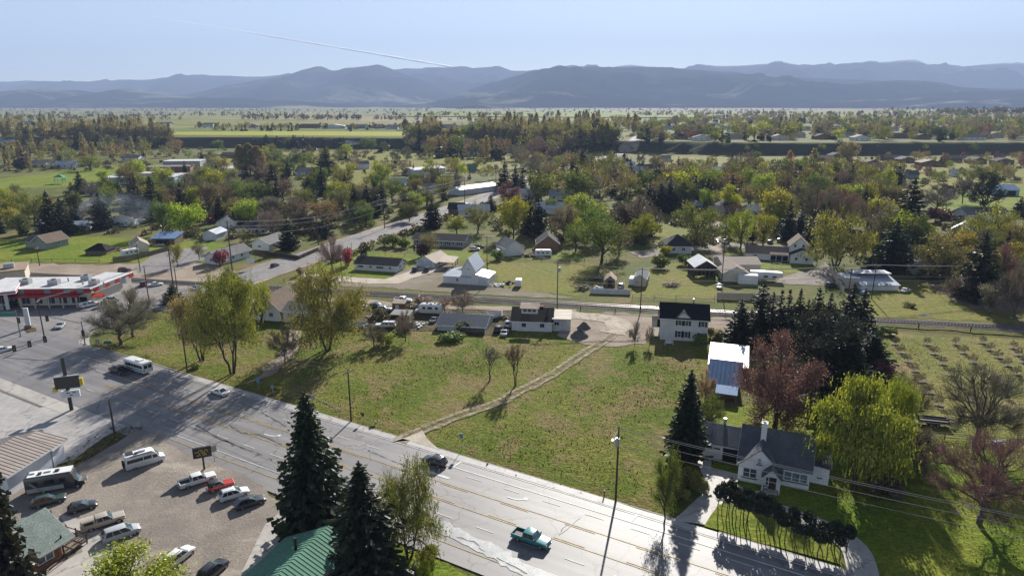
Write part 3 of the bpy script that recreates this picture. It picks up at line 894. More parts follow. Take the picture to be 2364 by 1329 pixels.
def make_broad(seed, lod, dens=1.0, leaf=0.3, twigs=0, W=9.0, H=10.0, hang=0.0, stems=1, trunk=0.22, bark=None, up=0.25, flat=1.0, spread=0.085, nl=11, ns=5, upright=0.0):
 r = np.random.default_rng(seed)
 segs, cl = broad_skeleton(r, H, W, trunk, nl, ns, up, 0.028, stems, flat)
 n = {'near': 9000, 'mid': 3200, 'far': 460}[lod]; n = int(n * dens)
 sides = {'near': 6, 'mid': 4, 'far': 3}[lod]
 k = {'near': 1.0, 'mid': 1.45, 'far': 3.0}[lod]
 crown_parts = []; mi = []
 TV, TF = tubes(segs if lod != 'far' else segs[:14], sides)
 if twigs:
  m = int(twigs * {'near': 1, 'mid': 0.45, 'far': 0.12}[lod])
  idx = r.integers(0, len(cl), m)
  base = cl[idx] + r.normal(0, 0.03 * W, (m, 3))
  out = unit(base - np.array((0, 0, H * (trunk + 0.15)))) + r.normal(0, 0.55, (m, 3)) + np.array((0, 0, 0.25 + upright))
  L = r.uniform(0.5, 1.5, m) * (1.0 if lod == 'near' else 1.25) * W / 9
  out = unit(out)
  TWV = quads(base + out * L[:, None] * 0.4, out, L, {'near': 0.035, 'mid': 0.06, 'far': 0.2}[lod], r)
 else: TWV = np.zeros((0, 3))
 if n:
  idx = r.integers(0, len(cl), n)
  c = cl[idx] + r.normal(0, 1, (n, 3)) * np.array((1, 1, 0.75)) * spread * (W + H) / 2
  ax = r.normal(0, 1, (n, 3))
  LV = quads(c, ax, leaf * k * r.uniform(0.7, 1.3, n), leaf * k * 0.75, r)
  if hang > 0:
   ms = int(n * 0.42); idx = r.integers(0, len(cl), ms)
   st = cl[idx] + r.normal(0, 1, (ms, 3)) * np.array((1, 1, 0.35)) * 0.09 * W
   ln = r.uniform(0.35, 1.0, ms) * hang
   ln = np.minimum(ln, np.maximum(0.3, st[:, 2] - H * 0.12))
   parts = []
   pieces = 4 if lod == 'near' else 2
   outw = unit(st * np.array((1, 1, 0))) * 0.16
   for q in range(pieces):
    f = (q + 0.5) / pieces
    parts.append(quads(st + outw * (f * ln)[:, None] * 0.5 - np.array((0, 0, 1)) * (ln * f)[:, None] + r.normal(0, 0.06, (ms, 3)), np.array((0, 0, -1.0)) + outw + r.normal(0, 0.14, (ms, 3)), ln / pieces * 1.15, 0.16 if lod == 'near' else 0.26, r))
   LV = np.concatenate([LV[:len(LV) // 16 * 4 * 3]] + parts)
 else: LV = np.zeros((0, 3))
 CV = np.concatenate([LV, TWV]); nl_ = len(LV) // 4
 mi = np.concatenate([np.zeros(nl_, int), np.ones(len(TWV) // 4, int)])
 tm = np_mesh('trunk', TV, TF, bark or M_bark, smooth=True)
 cm = np_mesh('crown', CV, quad_faces(len(CV)), [M_leaf, M_twig], mi)
 return tm, cm, H, W

def make_conifer(seed, lod, W=4.5, H=10.0, droop=0.25, fine=1.0, ragged=0.2, power=0.85, skirt=0.06, hang=0.0):
 r = np.random.default_rng(seed)
 wh, nb, ns = {'near': (52, 12, 18), 'mid': (26, 10, 8), 'far': (11, 7, 2)}[lod]
 segs = [((0, 0, 0), (0, 0, H * 0.5), H * 0.018, H * 0.011), ((0, 0, H * 0.5), (0, 0, H * 0.985), H * 0.011, H * 0.002)]
 C = []; A = []; LL = []; WW = []
 for i in range(wh):
  u = (i + r.uniform(-0.3, 0.3)) / (wh - 1); u = min(max(u, 0), 0.985)
  z = H * (skirt + (0.97 - skirt) * u)
  rad = W / 2 * (1 - u) ** power + 0.035 * W
  rad *= 0.35 + 0.65 * min(1, (u + 0.05) / 0.12) if u < 0.07 else 1
  wr = r.uniform(1 - ragged * 1.3, 1 + ragged * 0.7)
  m = max(4, int(nb * (0.55 + 0.45 * (1 - u))))
  a0 = r.uniform(0, 6.28)
  for b in range(m):
   az = a0 + (b + r.uniform(-0.3, 0.3)) * 2 * math.pi / m
   bl = rad * wr * r.uniform(0.72, 1.15)
   d = np.array((math.cos(az), math.sin(az), 0))
   t = (np.arange(ns) + r.uniform(0.3, 0.8, ns)) / ns
   dr = droop * (1.3 - u) 
   zz = -dr * bl * np.sin(t * 1.9) + 0.24 * bl * t ** 4 + (0.25 * u) * bl * t
   p = np.array((0, 0, z)) + d * (bl * t)[:, None] + np.stack([np.zeros(ns), np.zeros(ns), zz], -1)
   side = np.array((-d[1], d[0], 0))
   off = r.uniform(-1, 1, ns) * bl * 0.20 * (1 - t * 0.6)
   p = p + side * off[:, None] + r.normal(0, 0.012 * W, (ns, 3))
   ax = d + side * (np.sign(off) * r.uniform(0.2, 0.9, ns))[:, None] + np.stack([np.zeros(ns), np.zeros(ns), r.uniform(-0.55, 0.1, ns) - hang], -1)
   C.append(p); A.append(ax)
   s = np.full(ns, bl / ns) * {'near': 3.0, 'mid': 2.2, 'far': 1.6}[lod] + 0.12
   LL.append(s * r.uniform(0.8, 1.25, ns)); WW.append(s * {'near': 0.5, 'mid': 0.62, 'far': 0.8}[lod])
 C = np.concatenate(C); A = np.concatenate(A); LL = np.concatenate(LL); WW = np.concatenate(WW)
 V = quads(C, A, LL, WW, r)
 # leader tuft
 k = 14; top = np.stack([np.zeros(k), np.zeros(k), r.uniform(0.93, 1.0, k) * H], -1)
 V = np.concatenate([V, quads(top, np.array((0, 0, 1.0)) + r.normal(0, 0.5, (k, 3)), 0.05 * H, 0.012 * H, r)])
 TV, TF = tubes(segs, 6)
 return np_mesh('trunk', TV, TF, M_bark, smooth=True), np_mesh('crown', V, quad_faces(len(V)), M_needle), H, W

def make_pine(seed, lod, W=8.5, H=10.0):
 r = np.random.default_rng(seed)
 segs, cl = broad_skeleton(r, H, W, 0.12, 16, 6, 0.7, 0.022, 1, 1.0)
 n = {'near': 9000, 'mid': 2600, 'far': 300}[lod]; k = {'near': 1, 'mid': 1.6, 'far': 3.5}[lod]
 idx = r.integers(0, len(cl), n)
 o = r.normal(0, 1, (n, 3)) * np.array((1, 1, 0.6)) * 0.055 * (W + H) / 2
 LV = quads(cl[idx] + o, unit(o) + np.array((0, 0, 0.6)), 0.34 * k, 0.12 * k, r)
 TV, TF = tubes(segs, 5)
 return np_mesh('trunk', TV, TF, M_bark, smooth=True), np_mesh('crown', LV, quad_faces(len(LV)), M_needle), H, W

def make_poplar(seed, lod, W=3.2, H=12.0, dens=1.0):
 r = np.random.default_rng(seed)
 n = int({'near': 4000, 'mid': 1600, 'far': 260}[lod] * dens); k = {'near': 1, 'mid': 1.3, 'far': 2.4}[lod]
 z = r.uniform(0.12, 1.0, n) ** 0.9
 prof = np.sin(np.clip(z, 0.02, 1) ** 0.75 * math.pi) ** 0.6 * W / 2 + 0.1
 az = r.uniform(0, 6.28, n); rr_ = np.sqrt(r.uniform(0.15, 1, n)) * prof
 c = np.stack([np.cos(az) * rr_, np.sin(az) * rr_, z * H], -1)
 LV = quads(c, np.array((0, 0, 1.0)) + r.normal(0, 0.45, (n, 3)), 0.7 * k, 0.13 * k, r)
 segs = [((0, 0, 0), (0, 0, H * 0.9), H * 0.018, H * 0.003)]
 for i in range(10):
  a = r.uniform(0, 6.28); z0 = r.uniform(0.08, 0.5) * H
  segs.append(((0, 0, z0), (math.cos(a) * W * 0.3, math.sin(a) * W * 0.3, z0 + H * 0.3), H * 0.006, H * 0.002))
 TV, TF = tubes(segs, 4)
 return np_mesh('trunk', TV, TF, M_greybark, smooth=True), np_mesh('crown', LV, quad_faces(len(LV)), M_leaf), H, W

def make_bush(seed, lod, W=3.0, H=2.2):
 r = np.random.default_rng(seed)
 n = {'near': 3000, 'mid': 700, 'far': 120}[lod]; k = {'near': 1, 'mid': 1.8, 'far': 3.5}[lod]
 nc = 14
 a = r.uniform(0, 6.28, nc); q = np.sqrt(r.uniform(0, 1, nc)) * W * 0.36
 cl = np.stack([np.cos(a) * q, np.sin(a) * q, r.uniform(0.25, 0.7, nc) * H], -1)
 idx = r.integers(0, nc, n)
 o = unit(r.normal(0, 1, (n, 3))) * r.uniform(0.5, 1, n)[:, None] * np.array((W * 0.2, W * 0.2, H * 0.28))
 c = cl[idx] + o; c[:, 2] = np.maximum(c[:, 2], 0.05)
 LV = quads(c, r.normal(0, 1, (n, 3)), 0.14 * k, 0.11 * k, r)
 segs = []
 for p in cl[:8]: segs.append(((p[0] * 0.2, p[1] * 0.2, 0), tuple(p), 0.05, 0.015))
 TV, TF = tubes(segs, 4)
 return np_mesh('stem', TV, TF, M_bark), np_mesh('crown', LV, quad_faces(len(LV)), M_leaf), H, W

def make_topiary(seed, lod, H=4.2, W=1.5):
 r = np.random.default_rng(seed)
 n = 900
 o = unit(r.normal(0, 1, (n, 3))) * np.sqrt(r.uniform(0.3, 1, n))[:, None]
 lump = 1 + 0.22 * np.sin(o[:, 0] * 5 + seed) * np.sin(o[:, 2] * 4 + seed * 2)
 c = o * lump[:, None] * np.array((W / 2, W / 2, H * 0.21)) + np.array((0, 0, H * 0.78))
 LV = quads(c, o + r.normal(0, 0.5, (n, 3)), 0.2, 0.12, r)
 sg, _ = bend((0, 0, 0), (r.normal(0, 0.1), r.normal(0, 0.1), H * 0.8), 0.085, 0.05, r, 4, 0.05)
 TV, TF = tubes(sg, 5)
 return np_mesh('trunk', TV, TF, M_greybark, smooth=True), np_mesh('crown', LV, quad_faces(len(LV)), M_needle), H, W

KIND = {  # kind: (object name, category, phrase, variants, maker)
 'spruce': ('spruce_tree', 'tree', 'spruce', 4, lambda s, l: make_conifer(s, l, W=(4.6, 5.2, 4.2, 5.6)[s % 4], droop=(0.2, 0.28, 0.15, 0.32)[s % 4], ragged=(0.18, 0.3, 0.22, 0.12)[s % 4])),
 'slim': ('slender_conifer', 'tree', 'slender conifer', 2, lambda s, l: make_conifer(s + 40, l, W=2.6, droop=0.1, ragged=0.3)),
 'pine': ('pine_tree', 'tree', 'broad pine', 2, lambda s, l: make_pine(s + 9, l)),
 'broad': ('leafy_tree', 'tree', 'round leafy tree', 3, lambda s, l: make_broad(s + 3, l, 1.1, 0.28, 800, trunk=0.1, up=0.6, nl=14)),
 'bud': ('budding_tree', 'tree', 'budding tree', 3, lambda s, l: make_broad(s + 13, l, 0.75, 0.2, 2600, trunk=0.09, up=0.6, nl=14)),
 'willow': ('willow_tree', 'tree', 'willow', 2, lambda s, l: make_broad(s + 23, l, 1.0, 0.22, 600, hang=1.4, trunk=0.08, nl=14, ns=7, up=0.5, spread=0.065)),
 'multi': ('budding_willow_tree', 'tree', 'many-stemmed budding willow', 2, lambda s, l: make_broad(s + 33, l, 0.62, 0.18, 3000, hang=0.9, stems=3, trunk=0.1, nl=15, up=0.55, W=10)),
 'bare': ('bare_tree', 'tree', 'bare tree', 3, lambda s, l: make_broad(s + 53, l, 0.0, 0.2, 6500, trunk=0.1, up=0.5, bark=M_greybark, W=9.5, nl=14, ns=7)),
 'pollard': ('pollarded_tree', 'tree', 'pollarded tree', 2, lambda s, l: make_broad(s + 58, l, 0.0, 0.2, 2600, trunk=0.3, up=-0.4, bark=M_greybark, W=7.5, nl=10, ns=6, upright=0.9, stems=2)),
 'vase': ('twiggy_tree', 'tree', 'twiggy tree', 2, lambda s, l: make_broad(s + 63, l, 1.5, 0.15, 6500, trunk=0.05, up=0.85, W=7.6, nl=18, ns=7, upright=0.45, spread=0.075)),
 'poplar': ('poplar_tree', 'tree', 'tall poplar', 2, lambda s, l: make_poplar(s + 73, l)),
 'bush': ('bush', 'bush', 'bush', 3, lambda s, l: make_bush(s + 83, l)),
 'topiary': ('clipped_tree', 'tree', 'clipped tree', 4, lambda s, l: make_topiary(s + 93, l)),
}
COLOR = {'dark': (0.021, 0.030, 0.015), 'spruce': (0.030, 0.043, 0.020), 'blue': (0.036, 0.048, 0.034), 'green': (0.14, 0.175, 0.035), 'olive': (0.235, 0.235, 0.05),
   'lime': (0.33, 0.36, 0.025), 'yellow': (0.35, 0.36, 0.05), 'tan': (0.30, 0.25, 0.12), 'orange': (0.24, 0.195, 0.08), 'brown': (0.20, 0.16, 0.12),
   'red': (0.23, 0.11, 0.125), 'purple': (0.09, 0.036, 0.042), 'pink': (0.36, 0.11, 0.15), 'grey': (0.24, 0.195, 0.17), 'blossom': (0.36, 0.26, 0.22)}
CWORD = {'dark': 'dark', 'spruce': 'dark green', 'blue': 'blue-green', 'green': 'dull green', 'olive': 'olive', 'lime': 'bright yellow-green', 'yellow': 'yellow-green',
   'tan': 'tan', 'orange': 'orange-brown', 'brown': 'brown', 'red': 'reddish', 'purple': 'dark purple', 'pink': 'pink-flowering', 'grey': 'grey', 'blossom': 'pale-blossomed'}
AUTO = []; TREE_N = [0]
def tree_at(kind, P, h, w, colour, label=None, lod='mid', group=None, rot=None):
 name, cat, phrase, nv, fn = KIND[kind]
 TREE_N[0] += 1; k = TREE_N[0]
 s = (k * 7 + int(abs(P[0]) * 3)) % nv
 tm, cm, H0, W0 = proto((kind, s, lod), lambda: fn(s, lod))
 e = thing(name, label, cat, P, rot if rot is not None else (k * 2.399) % 6.283, group)
 e.scale = (w / W0, w / W0, h / H0)
 rr_ = np.random.default_rng(k); c = np.array(COLOR[colour]) * (1 + rr_.normal(0, 0.08, 3) * np.array((1, 1, 0.7))) * rr_.uniform(0.88, 1.15)
 t = link(tm.name.split('.')[0], tm, e)
 cr = link('crown', cm, e)
 cr.color = (*np.clip(c, 0.005, 1), 1)
 return e

def tree(kind, px, py, top, w, colour, label=None, lod='mid', group=None, z=None):
 bx = CX + (px - CX) * (6465 - py) / (6465 - (py + top) / 2)      # px is the middle of the crown; trunks lean with the perspective
 P = GT(bx, py) if z is None else G(bx, py, z)
 h = max(0.8, height_at(P, top)); wm = max(0.5, width_at(P, w * {'willow': 0.76, 'multi': 0.84, 'broad': 0.88, 'bud': 0.9, 'spruce': 1.12 if lod == 'near' else 1.3, 'slim': 1.25}.get(kind, 1.0)))
 e = tree_at(kind, P, h, wm, colour, label, lod, group)
 if label is None: AUTO.append((e, kind, colour, px, py, P, h))
 return e
# ------------------------------------------------------------------ the trees one can tell apart
# foreground
tree('spruce', 716, 1238, 902, 165, 'spruce', 'tall dark spruce with ragged top standing beside the green metal roof', 'near')
tree('spruce', 838, 1372, 1068, 190, 'spruce', 'broad dark fir overlapping the green metal roof beside the leaning willow', 'near')
tree('spruce', -22, 1440, 945, 120, 'spruce', 'tall sunlit conifer beside the log cabin cut by the picture edge', 'near')
tree('multi', 940, 1288, 1098, 165, 'olive', 'thinly leaved weeping tree with leaning trunk on the kerbside lawn', 'near')
tree('bush', 990, 1300, 1262, 60, 'lime', 'round clipped green bush beside the highway on the corner lawn', 'near')
tree('bush', 972, 1338, 1295, 60, 'lime', 'lower light green bush on the lawn next to the weeping tree', 'near')
tree('broad', 292, 1410, 1296, 205, 'lime', 'bright yellow-green tree crown in front of the concrete walk', 'near')
tree('spruce', 1590, 1062, 856, 92, 'spruce', 'pointed dark spruce on the meadow edge beside the house drive', 'near')
tree('vase', 1800, 992, 795, 150, 'red', 'large reddish twiggy tree behind the white house with chimney', 'near')
tree('willow', 1985, 1134, 905, 215, 'yellow', 'bright yellow-green weeping willow beside the white house with chimney', 'near')
tree('multi', 2062, 1060, 895, 95, 'yellow', 'yellow budding tree behind the weeping willow by the white house', 'near')
tree('bare', 2092, 1010, 880, 80, 'brown', 'brown twiggy tree behind the weeping willow near the flatbed trailer', 'near')
tree('vase', 2018, 930, 843, 90, 'red', 'small crimson twiggy tree between the big spruces and the willow', 'near')
tree('pine', 1905, 930, 742, 175, 'blue', 'broad rounded dark pine in the evergreen clump', 'near')
tree('spruce', 1955, 955, 765, 165, 'spruce', 'wide dark spruce with drooping boughs behind the reddish tree', 'near')
tree('spruce', 2012, 915, 770, 130, 'dark', 'dark spruce at the orchard side of the evergreen clump', 'near')
tree('spruce', 1990, 810, 668, 70, 'dark', 'tall spruce at the orchard end of the evergreen row', 'mid')
tree('spruce', 1965, 790, 655, 66, 'spruce', 'tall spruce in front of the blue metal workshop', 'mid')
for x, t, b, w in ((1709, 692, 798, 66), (1757, 652, 800, 72), (1781, 676, 800, 40), (1800, 669, 800, 42), (1818, 668, 800, 40), (1843, 667, 805, 52), (1886, 664, 800, 52), (1914, 674, 790, 46), (1862, 690, 802, 46)):
 tree('spruce' if w > 45 else 'slim', x, b, t, w, 'dark')
tree('bare', 2268, 1032, 878, 165, 'brown', 'rounded bare tree behind the brush pile at the orchard edge', 'near')
tree('bare', 2278, 1208, 1036, 200, 'red', 'spreading pinkish bare tree leaning on the bright lawn', 'near')
tree('vase', 1630, 925, 862, 36, 'blossom', 'small pinkish twiggy tree beside the blue lean-to shed', 'mid')
tree('bud', 1640, 1000, 918, 62, 'green', 'grey-green leafy tree between the pointed spruce and the lean-to', 'mid')
tree('bud', 1538, 1210, 1052, 62, 'green', 'slim two-trunked tree at the foot of the house drive', 'near')
tree('bush', 1592, 1130, 1082, 62, 'olive', 'rough bush in the shade under the pointed spruce', 'near')
tree('bush', 1570, 1155, 1118, 52, 'olive', 'straggly bush beside the drive below the pointed spruce', 'near')
tree('bush', 1625, 1140, 1100, 30, 'tan', 'dry bush on the bend of the house drive', 'near')
tree('bush', 2030, 772, 752, 40, 'green', 'dark bush beside the railway fence next to the evergreens', 'mid')
tree('bush', 2060, 775, 755, 34, 'green', 'second dark bush along the railway fence by the orchard corner', 'mid')
tree('bush', 2098, 708, 697, 32, 'green', 'bush on the dry grass beyond the railway fence', 'mid')
tree('vase', 2090, 1085, 985, 120, 'brown', 'dark brown twiggy thicket added behind the weeping willow to shade the lawn', 'near')  # extra dense tree, put in to deepen the shadow on the lawn
tree('bush', 2050, 1140, 1085, 90, 'brown', 'bramble bush added for shade at the foot of the weeping willow', 'near')  # added bush, stands in for the deep shade on the lawn
tree('bush', 1955, 990, 930, 70, 'green', 'dark shrub between the reddish tree and the willow', 'near')
# corner lot and meadow
tree('multi', 752, 806, 640, 178, 'olive', 'big spreading willow with several trunks at the meadow edge', 'near')
tree('multi', 525, 862, 652, 150, 'olive', 'tall yellow-green willow on the corner lot by the highway', 'near')
tree('multi', 458, 832, 690, 125, 'tan', 'tan budding tree with dead limbs beside the corner-lot willow', 'near')
tree('bud', 600, 740, 662, 66, 'yellow', 'yellow-green bushy tree in front of the dark-roofed hidden house', 'mid')
tree('bare', 272, 795, 712, 116, 'grey', 'grey bare tree behind the traffic signal corner', 'near')
tree('bare', 300, 778, 682, 96, 'grey', 'second bare tree behind the signal corner nearer the side road', 'near')
tree('spruce', 398, 702, 655, 44, 'dark', 'short dark conifer behind the tan budding tree', 'mid')
tree('spruce', 527, 664, 618, 52, 'dark', 'dense dark conifer at the railway crossing', 'mid')
tree('bare', 655, 840, 765, 56, 'brown', 'small bare tree on the dirt drive between the willows', 'near')
tree('bare', 862, 800, 757, 50, 'brown', 'small bare tree in the meadow in front of the white truck', 'near')
tree('bush', 885, 796, 765, 46, 'yellow', 'yellow-green bush at the edge of the junk yard', 'mid')
tree('bare', 935, 788, 728, 40, 'grey', 'bare tree beside the white truck with canopy', 'near')
tree('pollard', 1130, 878, 812, 42, 'grey', 'pollarded bare tree in the open meadow with wide stump', 'near')
tree('pollard', 1190, 890, 812, 48, 'brown', 'leaning bare tree in the open meadow beside the track', 'near')
tree('bare', 1466, 800, 752, 24, 'grey', 'small bare tree where the dirt track bends', 'mid')
tree('bare', 1500, 800, 760, 18, 'grey', 'sapling beside the porch of the two-storey house', 'mid')
tree('bush', 1650, 780, 756, 46, 'orange', 'orange dry bush beside the two-storey house', 'mid')
tree('bush', 1618, 792, 768, 38, 'olive', 'pale bush under the corner of the two-storey house', 'mid')
tree('bush', 975, 706, 680, 48, 'blossom', 'pale pink blossoming bush behind the white camper', 'mid')
tree('bare', 1025, 722, 690, 30, 'blossom', 'small blossoming tree beside the camper and long shed', 'mid')
tree('bare', 1068, 726, 680, 44, 'blossom', 'blossoming tree behind the long blue shed', 'mid')
tree('bush', 1040, 786, 768, 70, 'green', 'low bramble heap in front of the long blue shed', 'mid')
for x, b, t, w in ((330, 838, 820, 30), (450, 850, 835, 26), (640, 905, 890, 20)):
 tree('bush', x, b, t, w, 'olive')
# north of the railway, left of the side road
for k, x, b, t, w, c in [
 ('spruce', 112, 541, 441, 44, 'dark'), ('spruce', 141, 543, 458, 46, 'dark'), ('pine', 46, 547, 497, 38, 'green'), ('spruce', 230, 528, 447, 46, 'dark'),
 ('spruce', 300, 504, 424, 38, 'dark'), ('spruce', 350, 507, 408, 50, 'dark'), ('spruce', 166, 470, 420, 28, 'dark'), ('spruce', 322, 500, 430, 30, 'dark'), ('bud', 372, 542, 470, 56, 'green'),
 ('broad', 428, 540, 472, 78, 'lime'), ('bud', 20, 512, 448, 58, 'yellow'), ('bud', 76, 514, 446, 66, 'olive'), ('spruce', 183, 448, 395, 28, 'dark'),
 ('spruce', 462, 448, 408, 20, 'dark'), ('spruce', 568, 426, 381, 26, 'dark'), ('spruce', 628, 434, 380, 40, 'dark'), ('spruce', 656, 434, 393, 28, 'dark'),
 ('spruce', 713, 472, 408, 30, 'dark'), ('spruce', 752, 404, 340, 42, 'dark'), ('bud', 457, 442, 385, 84, 'orange'), ('broad', 496, 452, 399, 48, 'yellow'),
 ('vase', 546, 460, 404, 60, 'brown'), ('broad', 606, 470, 426, 68, 'green'), ('bud', 652, 464, 418, 58, 'brown'), ('poplar', 556, 402, 336, 34, 'tan'), ('poplar', 575, 402, 332, 36, 'tan'), ('poplar', 594, 402, 338, 38, 'tan'),
 ('broad', 628, 388, 352, 44, 'green'), ('broad', 677, 390, 356, 78, 'green'), ('broad', 503, 347, 324, 26, 'green'), ('bud', 206, 394, 360, 54, 'olive'),
 ('bush', 508, 614, 574, 40, 'pink'), ('bush', 480, 515, 492, 28, 'pink'), ('spruce', 506, 510, 452, 34, 'dark'), ('bud', 549, 514, 464, 66, 'olive'),
 ('vase', 645, 510, 462, 76, 'brown'), ('bud', 745, 524, 468, 84, 'orange'), ('spruce', 664, 577, 506, 44, 'dark'), ('spruce', 848, 502, 428, 46, 'dark'),
 ('spruce', 866, 500, 446, 34, 'dark'), ('bare', 765, 628, 556, 48, 'grey'), ('bush', 802, 614, 568, 32, 'pink'), ('bush', 839, 594, 571, 20, 'dark'),
 ('bush', 693, 636, 616, 22, 'grey'), ('bush', 905, 568, 538, 50, 'green'), ('bush', 930, 572, 548, 36, 'green'), ('bud', 408, 616, 568, 36, 'olive'), ('bud', 458, 600, 565, 32, 'orange'),
 ('spruce', 490, 470, 430, 22, 'dark'), ('bud', 700, 480, 440, 50, 'olive'), ('broad', 780, 470, 425, 52, 'lime'), ('bud', 820, 490, 440, 46, 'olive'), ('bud', 905, 470, 415, 62, 'olive'), ('spruce', 935, 500, 440, 30, 'dark'),
 ('bud', 560, 560, 530, 30, 'olive'), ('bud', 250, 470, 430, 40, 'yellow'), ('bud', 690, 525, 490, 40, 'brown'), ('spruce', 745, 545, 510, 40, 'dark'),
 # between the side road and the centre
 ('spruce', 997, 526, 462, 40, 'dark'), ('broad', 1054, 542, 504, 54, 'yellow'), ('bud', 1103, 538, 476, 60, 'olive'), ('broad', 1186, 550, 466, 68, 'lime'),
 ('spruce', 1221, 540, 448, 34, 'dark'), ('spruce', 1243, 547, 458, 42, 'dark'), ('spruce', 1133, 488, 449, 30, 'dark'), ('vase', 1176, 472, 424, 46, 'red'),
 ('broad', 1357, 517, 456, 80, 'yellow'), ('bud', 1303, 550, 478, 62, 'brown'), ('bud', 1390, 607, 514, 115, 'green'), ('bush', 975, 594, 562, 44, 'purple'), ('bud', 990, 590, 544, 44, 'tan'),
 ('bush', 1147, 600, 574, 32, 'green'), ('vase', 1470, 537, 460, 88, 'brown'), ('vase', 1440, 542, 495, 50, 'purple'), ('bud', 1330, 580, 520, 60, 'olive'), ('bud', 1430, 590, 530, 60, 'brown'), ('broad', 1375, 560, 490, 70, 'green'),
 ('spruce', 1500, 488, 420, 36, 'dark'), ('spruce', 1525, 490, 424, 34, 'dark'), ('spruce', 1547, 492, 412, 38, 'dark'), ('spruce', 1576, 486, 418, 36, 'dark'), ('spruce', 1605, 480, 405, 34, 'dark'), ('spruce', 1635, 478, 410, 36, 'dark'), ('spruce', 1690, 470, 402, 34, 'dark'),
 ('bud', 1610, 564, 476, 106, 'olive'), ('bud', 1712, 575, 486, 62, 'yellow'), ('slim', 1740, 560, 490, 18, 'dark'), ('bud', 1765, 567, 500, 56, 'yellow'),
 ('broad', 1795, 522, 446, 82, 'yellow'), ('spruce', 1822, 556, 462, 36, 'dark'), ('bud', 1642, 474, 440, 46, 'yellow'), ('bush', 1536, 590, 566, 32, 'lime'),
 ('bush', 1522, 617, 584, 52, 'green'), ('bush', 1582, 612, 586, 44, 'green'), ('bud', 1730, 480, 430, 50, 'tan'),
 # right-hand neighbourhood
 ('multi', 1936, 617, 505, 150, 'olive'), ('bare', 1882, 530, 436, 84, 'brown'), ('bare', 1935, 520, 446, 80, 'red'), ('bare', 2003, 545, 474, 76, 'brown'), ('broad', 1963, 480, 425, 76, 'yellow'), ('bud', 2016, 492, 424, 54, 'yellow'),
 ('spruce', 2043, 505, 440, 34, 'dark'), ('spruce', 2102, 582, 412, 95, 'dark'), ('spruce', 2066, 625, 505, 84, 'dark'), ('bare', 2050, 560, 490, 70, 'brown'), ('bare', 2166, 492, 438, 62, 'grey'), ('bush', 2170, 514, 478, 66, 'purple'),
 ('pine', 2277, 505, 408, 64, 'dark'), ('bud', 2287, 577, 485, 104, 'yellow'), ('bud', 2185, 645, 540, 116, 'orange'), ('spruce', 2266, 690, 538, 82, 'dark'), ('bare', 2315, 680, 582, 56, 'red'), ('bud', 2348, 604, 520, 66, 'orange'),
 ('bare', 2352, 735, 630, 70, 'grey'), ('bud', 2140, 600, 540, 60, 'green'), ('spruce', 2010, 640, 590, 40, 'spruce'), ('bud', 2215, 690, 640, 60, 'grey'), ('bud', 2290, 725, 660, 60, 'grey'), ('spruce', 2356, 500, 455, 34, 'dark'),
 ('bud', 1995, 470, 420, 60, 'olive'), ('spruce', 2098, 470, 425, 30, 'dark'), ('bush', 2155, 560, 530, 36, 'green'), ('bud', 2230, 580, 530, 50, 'olive'), ('spruce', 1905, 478, 440, 26, 'dark'),
 ('bud', 1640, 520, 480, 44, 'green'), ('bud', 1685, 560, 500, 46, 'olive'), ('spruce', 1850, 545, 480, 34, 'dark'), ('spruce', 1868, 575, 505, 34, 'dark'), ('bud', 1850, 470, 425, 46, 'olive'),
]:
 tree(k, x, b, t, w, c)
# ------------------------------------------------------------------ buildings
WALLC = {'white': (0.74, 0.74, 0.73), 'cream': (0.62, 0.57, 0.48), 'beige': (0.50, 0.44, 0.36), 'grey': (0.30, 0.32, 0.32), 'sage': (0.27, 0.30, 0.26), 'brown': (0.22, 0.13, 0.08),
   'log': (0.30, 0.13, 0.06), 'wood': (0.17, 0.12, 0.085), 'blue': (0.30, 0.42, 0.55), 'lilac': (0.80, 0.80, 0.82), 'green': (0.25, 0.33, 0.27), 'brick': (0.26, 0.12, 0.085), 'pale': (0.60, 0.62, 0.64)}
ROOFC = {'dark': (0.018, 0.018, 0.02), 'charcoal': (0.045, 0.046, 0.05), 'slate': (0.12, 0.13, 0.145), 'grey': (0.22, 0.215, 0.21), 'tan': (0.40, 0.33, 0.26), 'brown': (0.20, 0.15, 0.115), 'red': (0.22, 0.07, 0.06),
   'white': (0.62, 0.62, 0.63), 'steel': (0.42, 0.46, 0.52), 'blue': (0.13, 0.22, 0.37), 'green': (0.13, 0.27, 0.19), 'moss': (0.26, 0.31, 0.28), 'rust': (0.36, 0.27, 0.20), 'greybrown': (0.33, 0.285, 0.255), 'navy': (0.03, 0.048, 0.08)}
def wallm(c): return pmat('wall_' + c, WALLC[c], 0.8, 0.10, 0.5, 0.06, spec=0.25, streak=(1, 1, 0.25))
def roofm(c, metal=False):
 if metal: return pmat('metal_roof_' + c, ROOFC[c], 0.42 if c in ('white', 'steel') else 0.75, 0.16, 0.35, 0.05, metal=0.1 if c in ('white', 'steel') else 0.0, spec=0.5 if c in ('white', 'steel') else 0.12)
 return pmat('shingle_roof_' + c, ROOFC[c], 0.9, 0.22, 0.6, 0.16, spec=0.12, bmp=0.02)
M_trim = pmat('trim_white', (0.72, 0.72, 0.71), 0.6, 0.08, 1.0, 0.05)
M_darkwood = pmat('dark_wood', (0.075, 0.05, 0.035), 0.8, 0.3, 2.0, 0.15)
M_wood = pmat('weathered_wood', (0.22, 0.175, 0.13), 0.85, 0.3, 2.0, 0.15)
M_steel = pmat('galvanised_steel', (0.42, 0.43, 0.44), 0.45, 0.15, 2.0, 0.08, metal=0.5)
M_black = pmat('black_metal', (0.02, 0.02, 0.022), 0.5, 0.2, 2.0, 0.1)
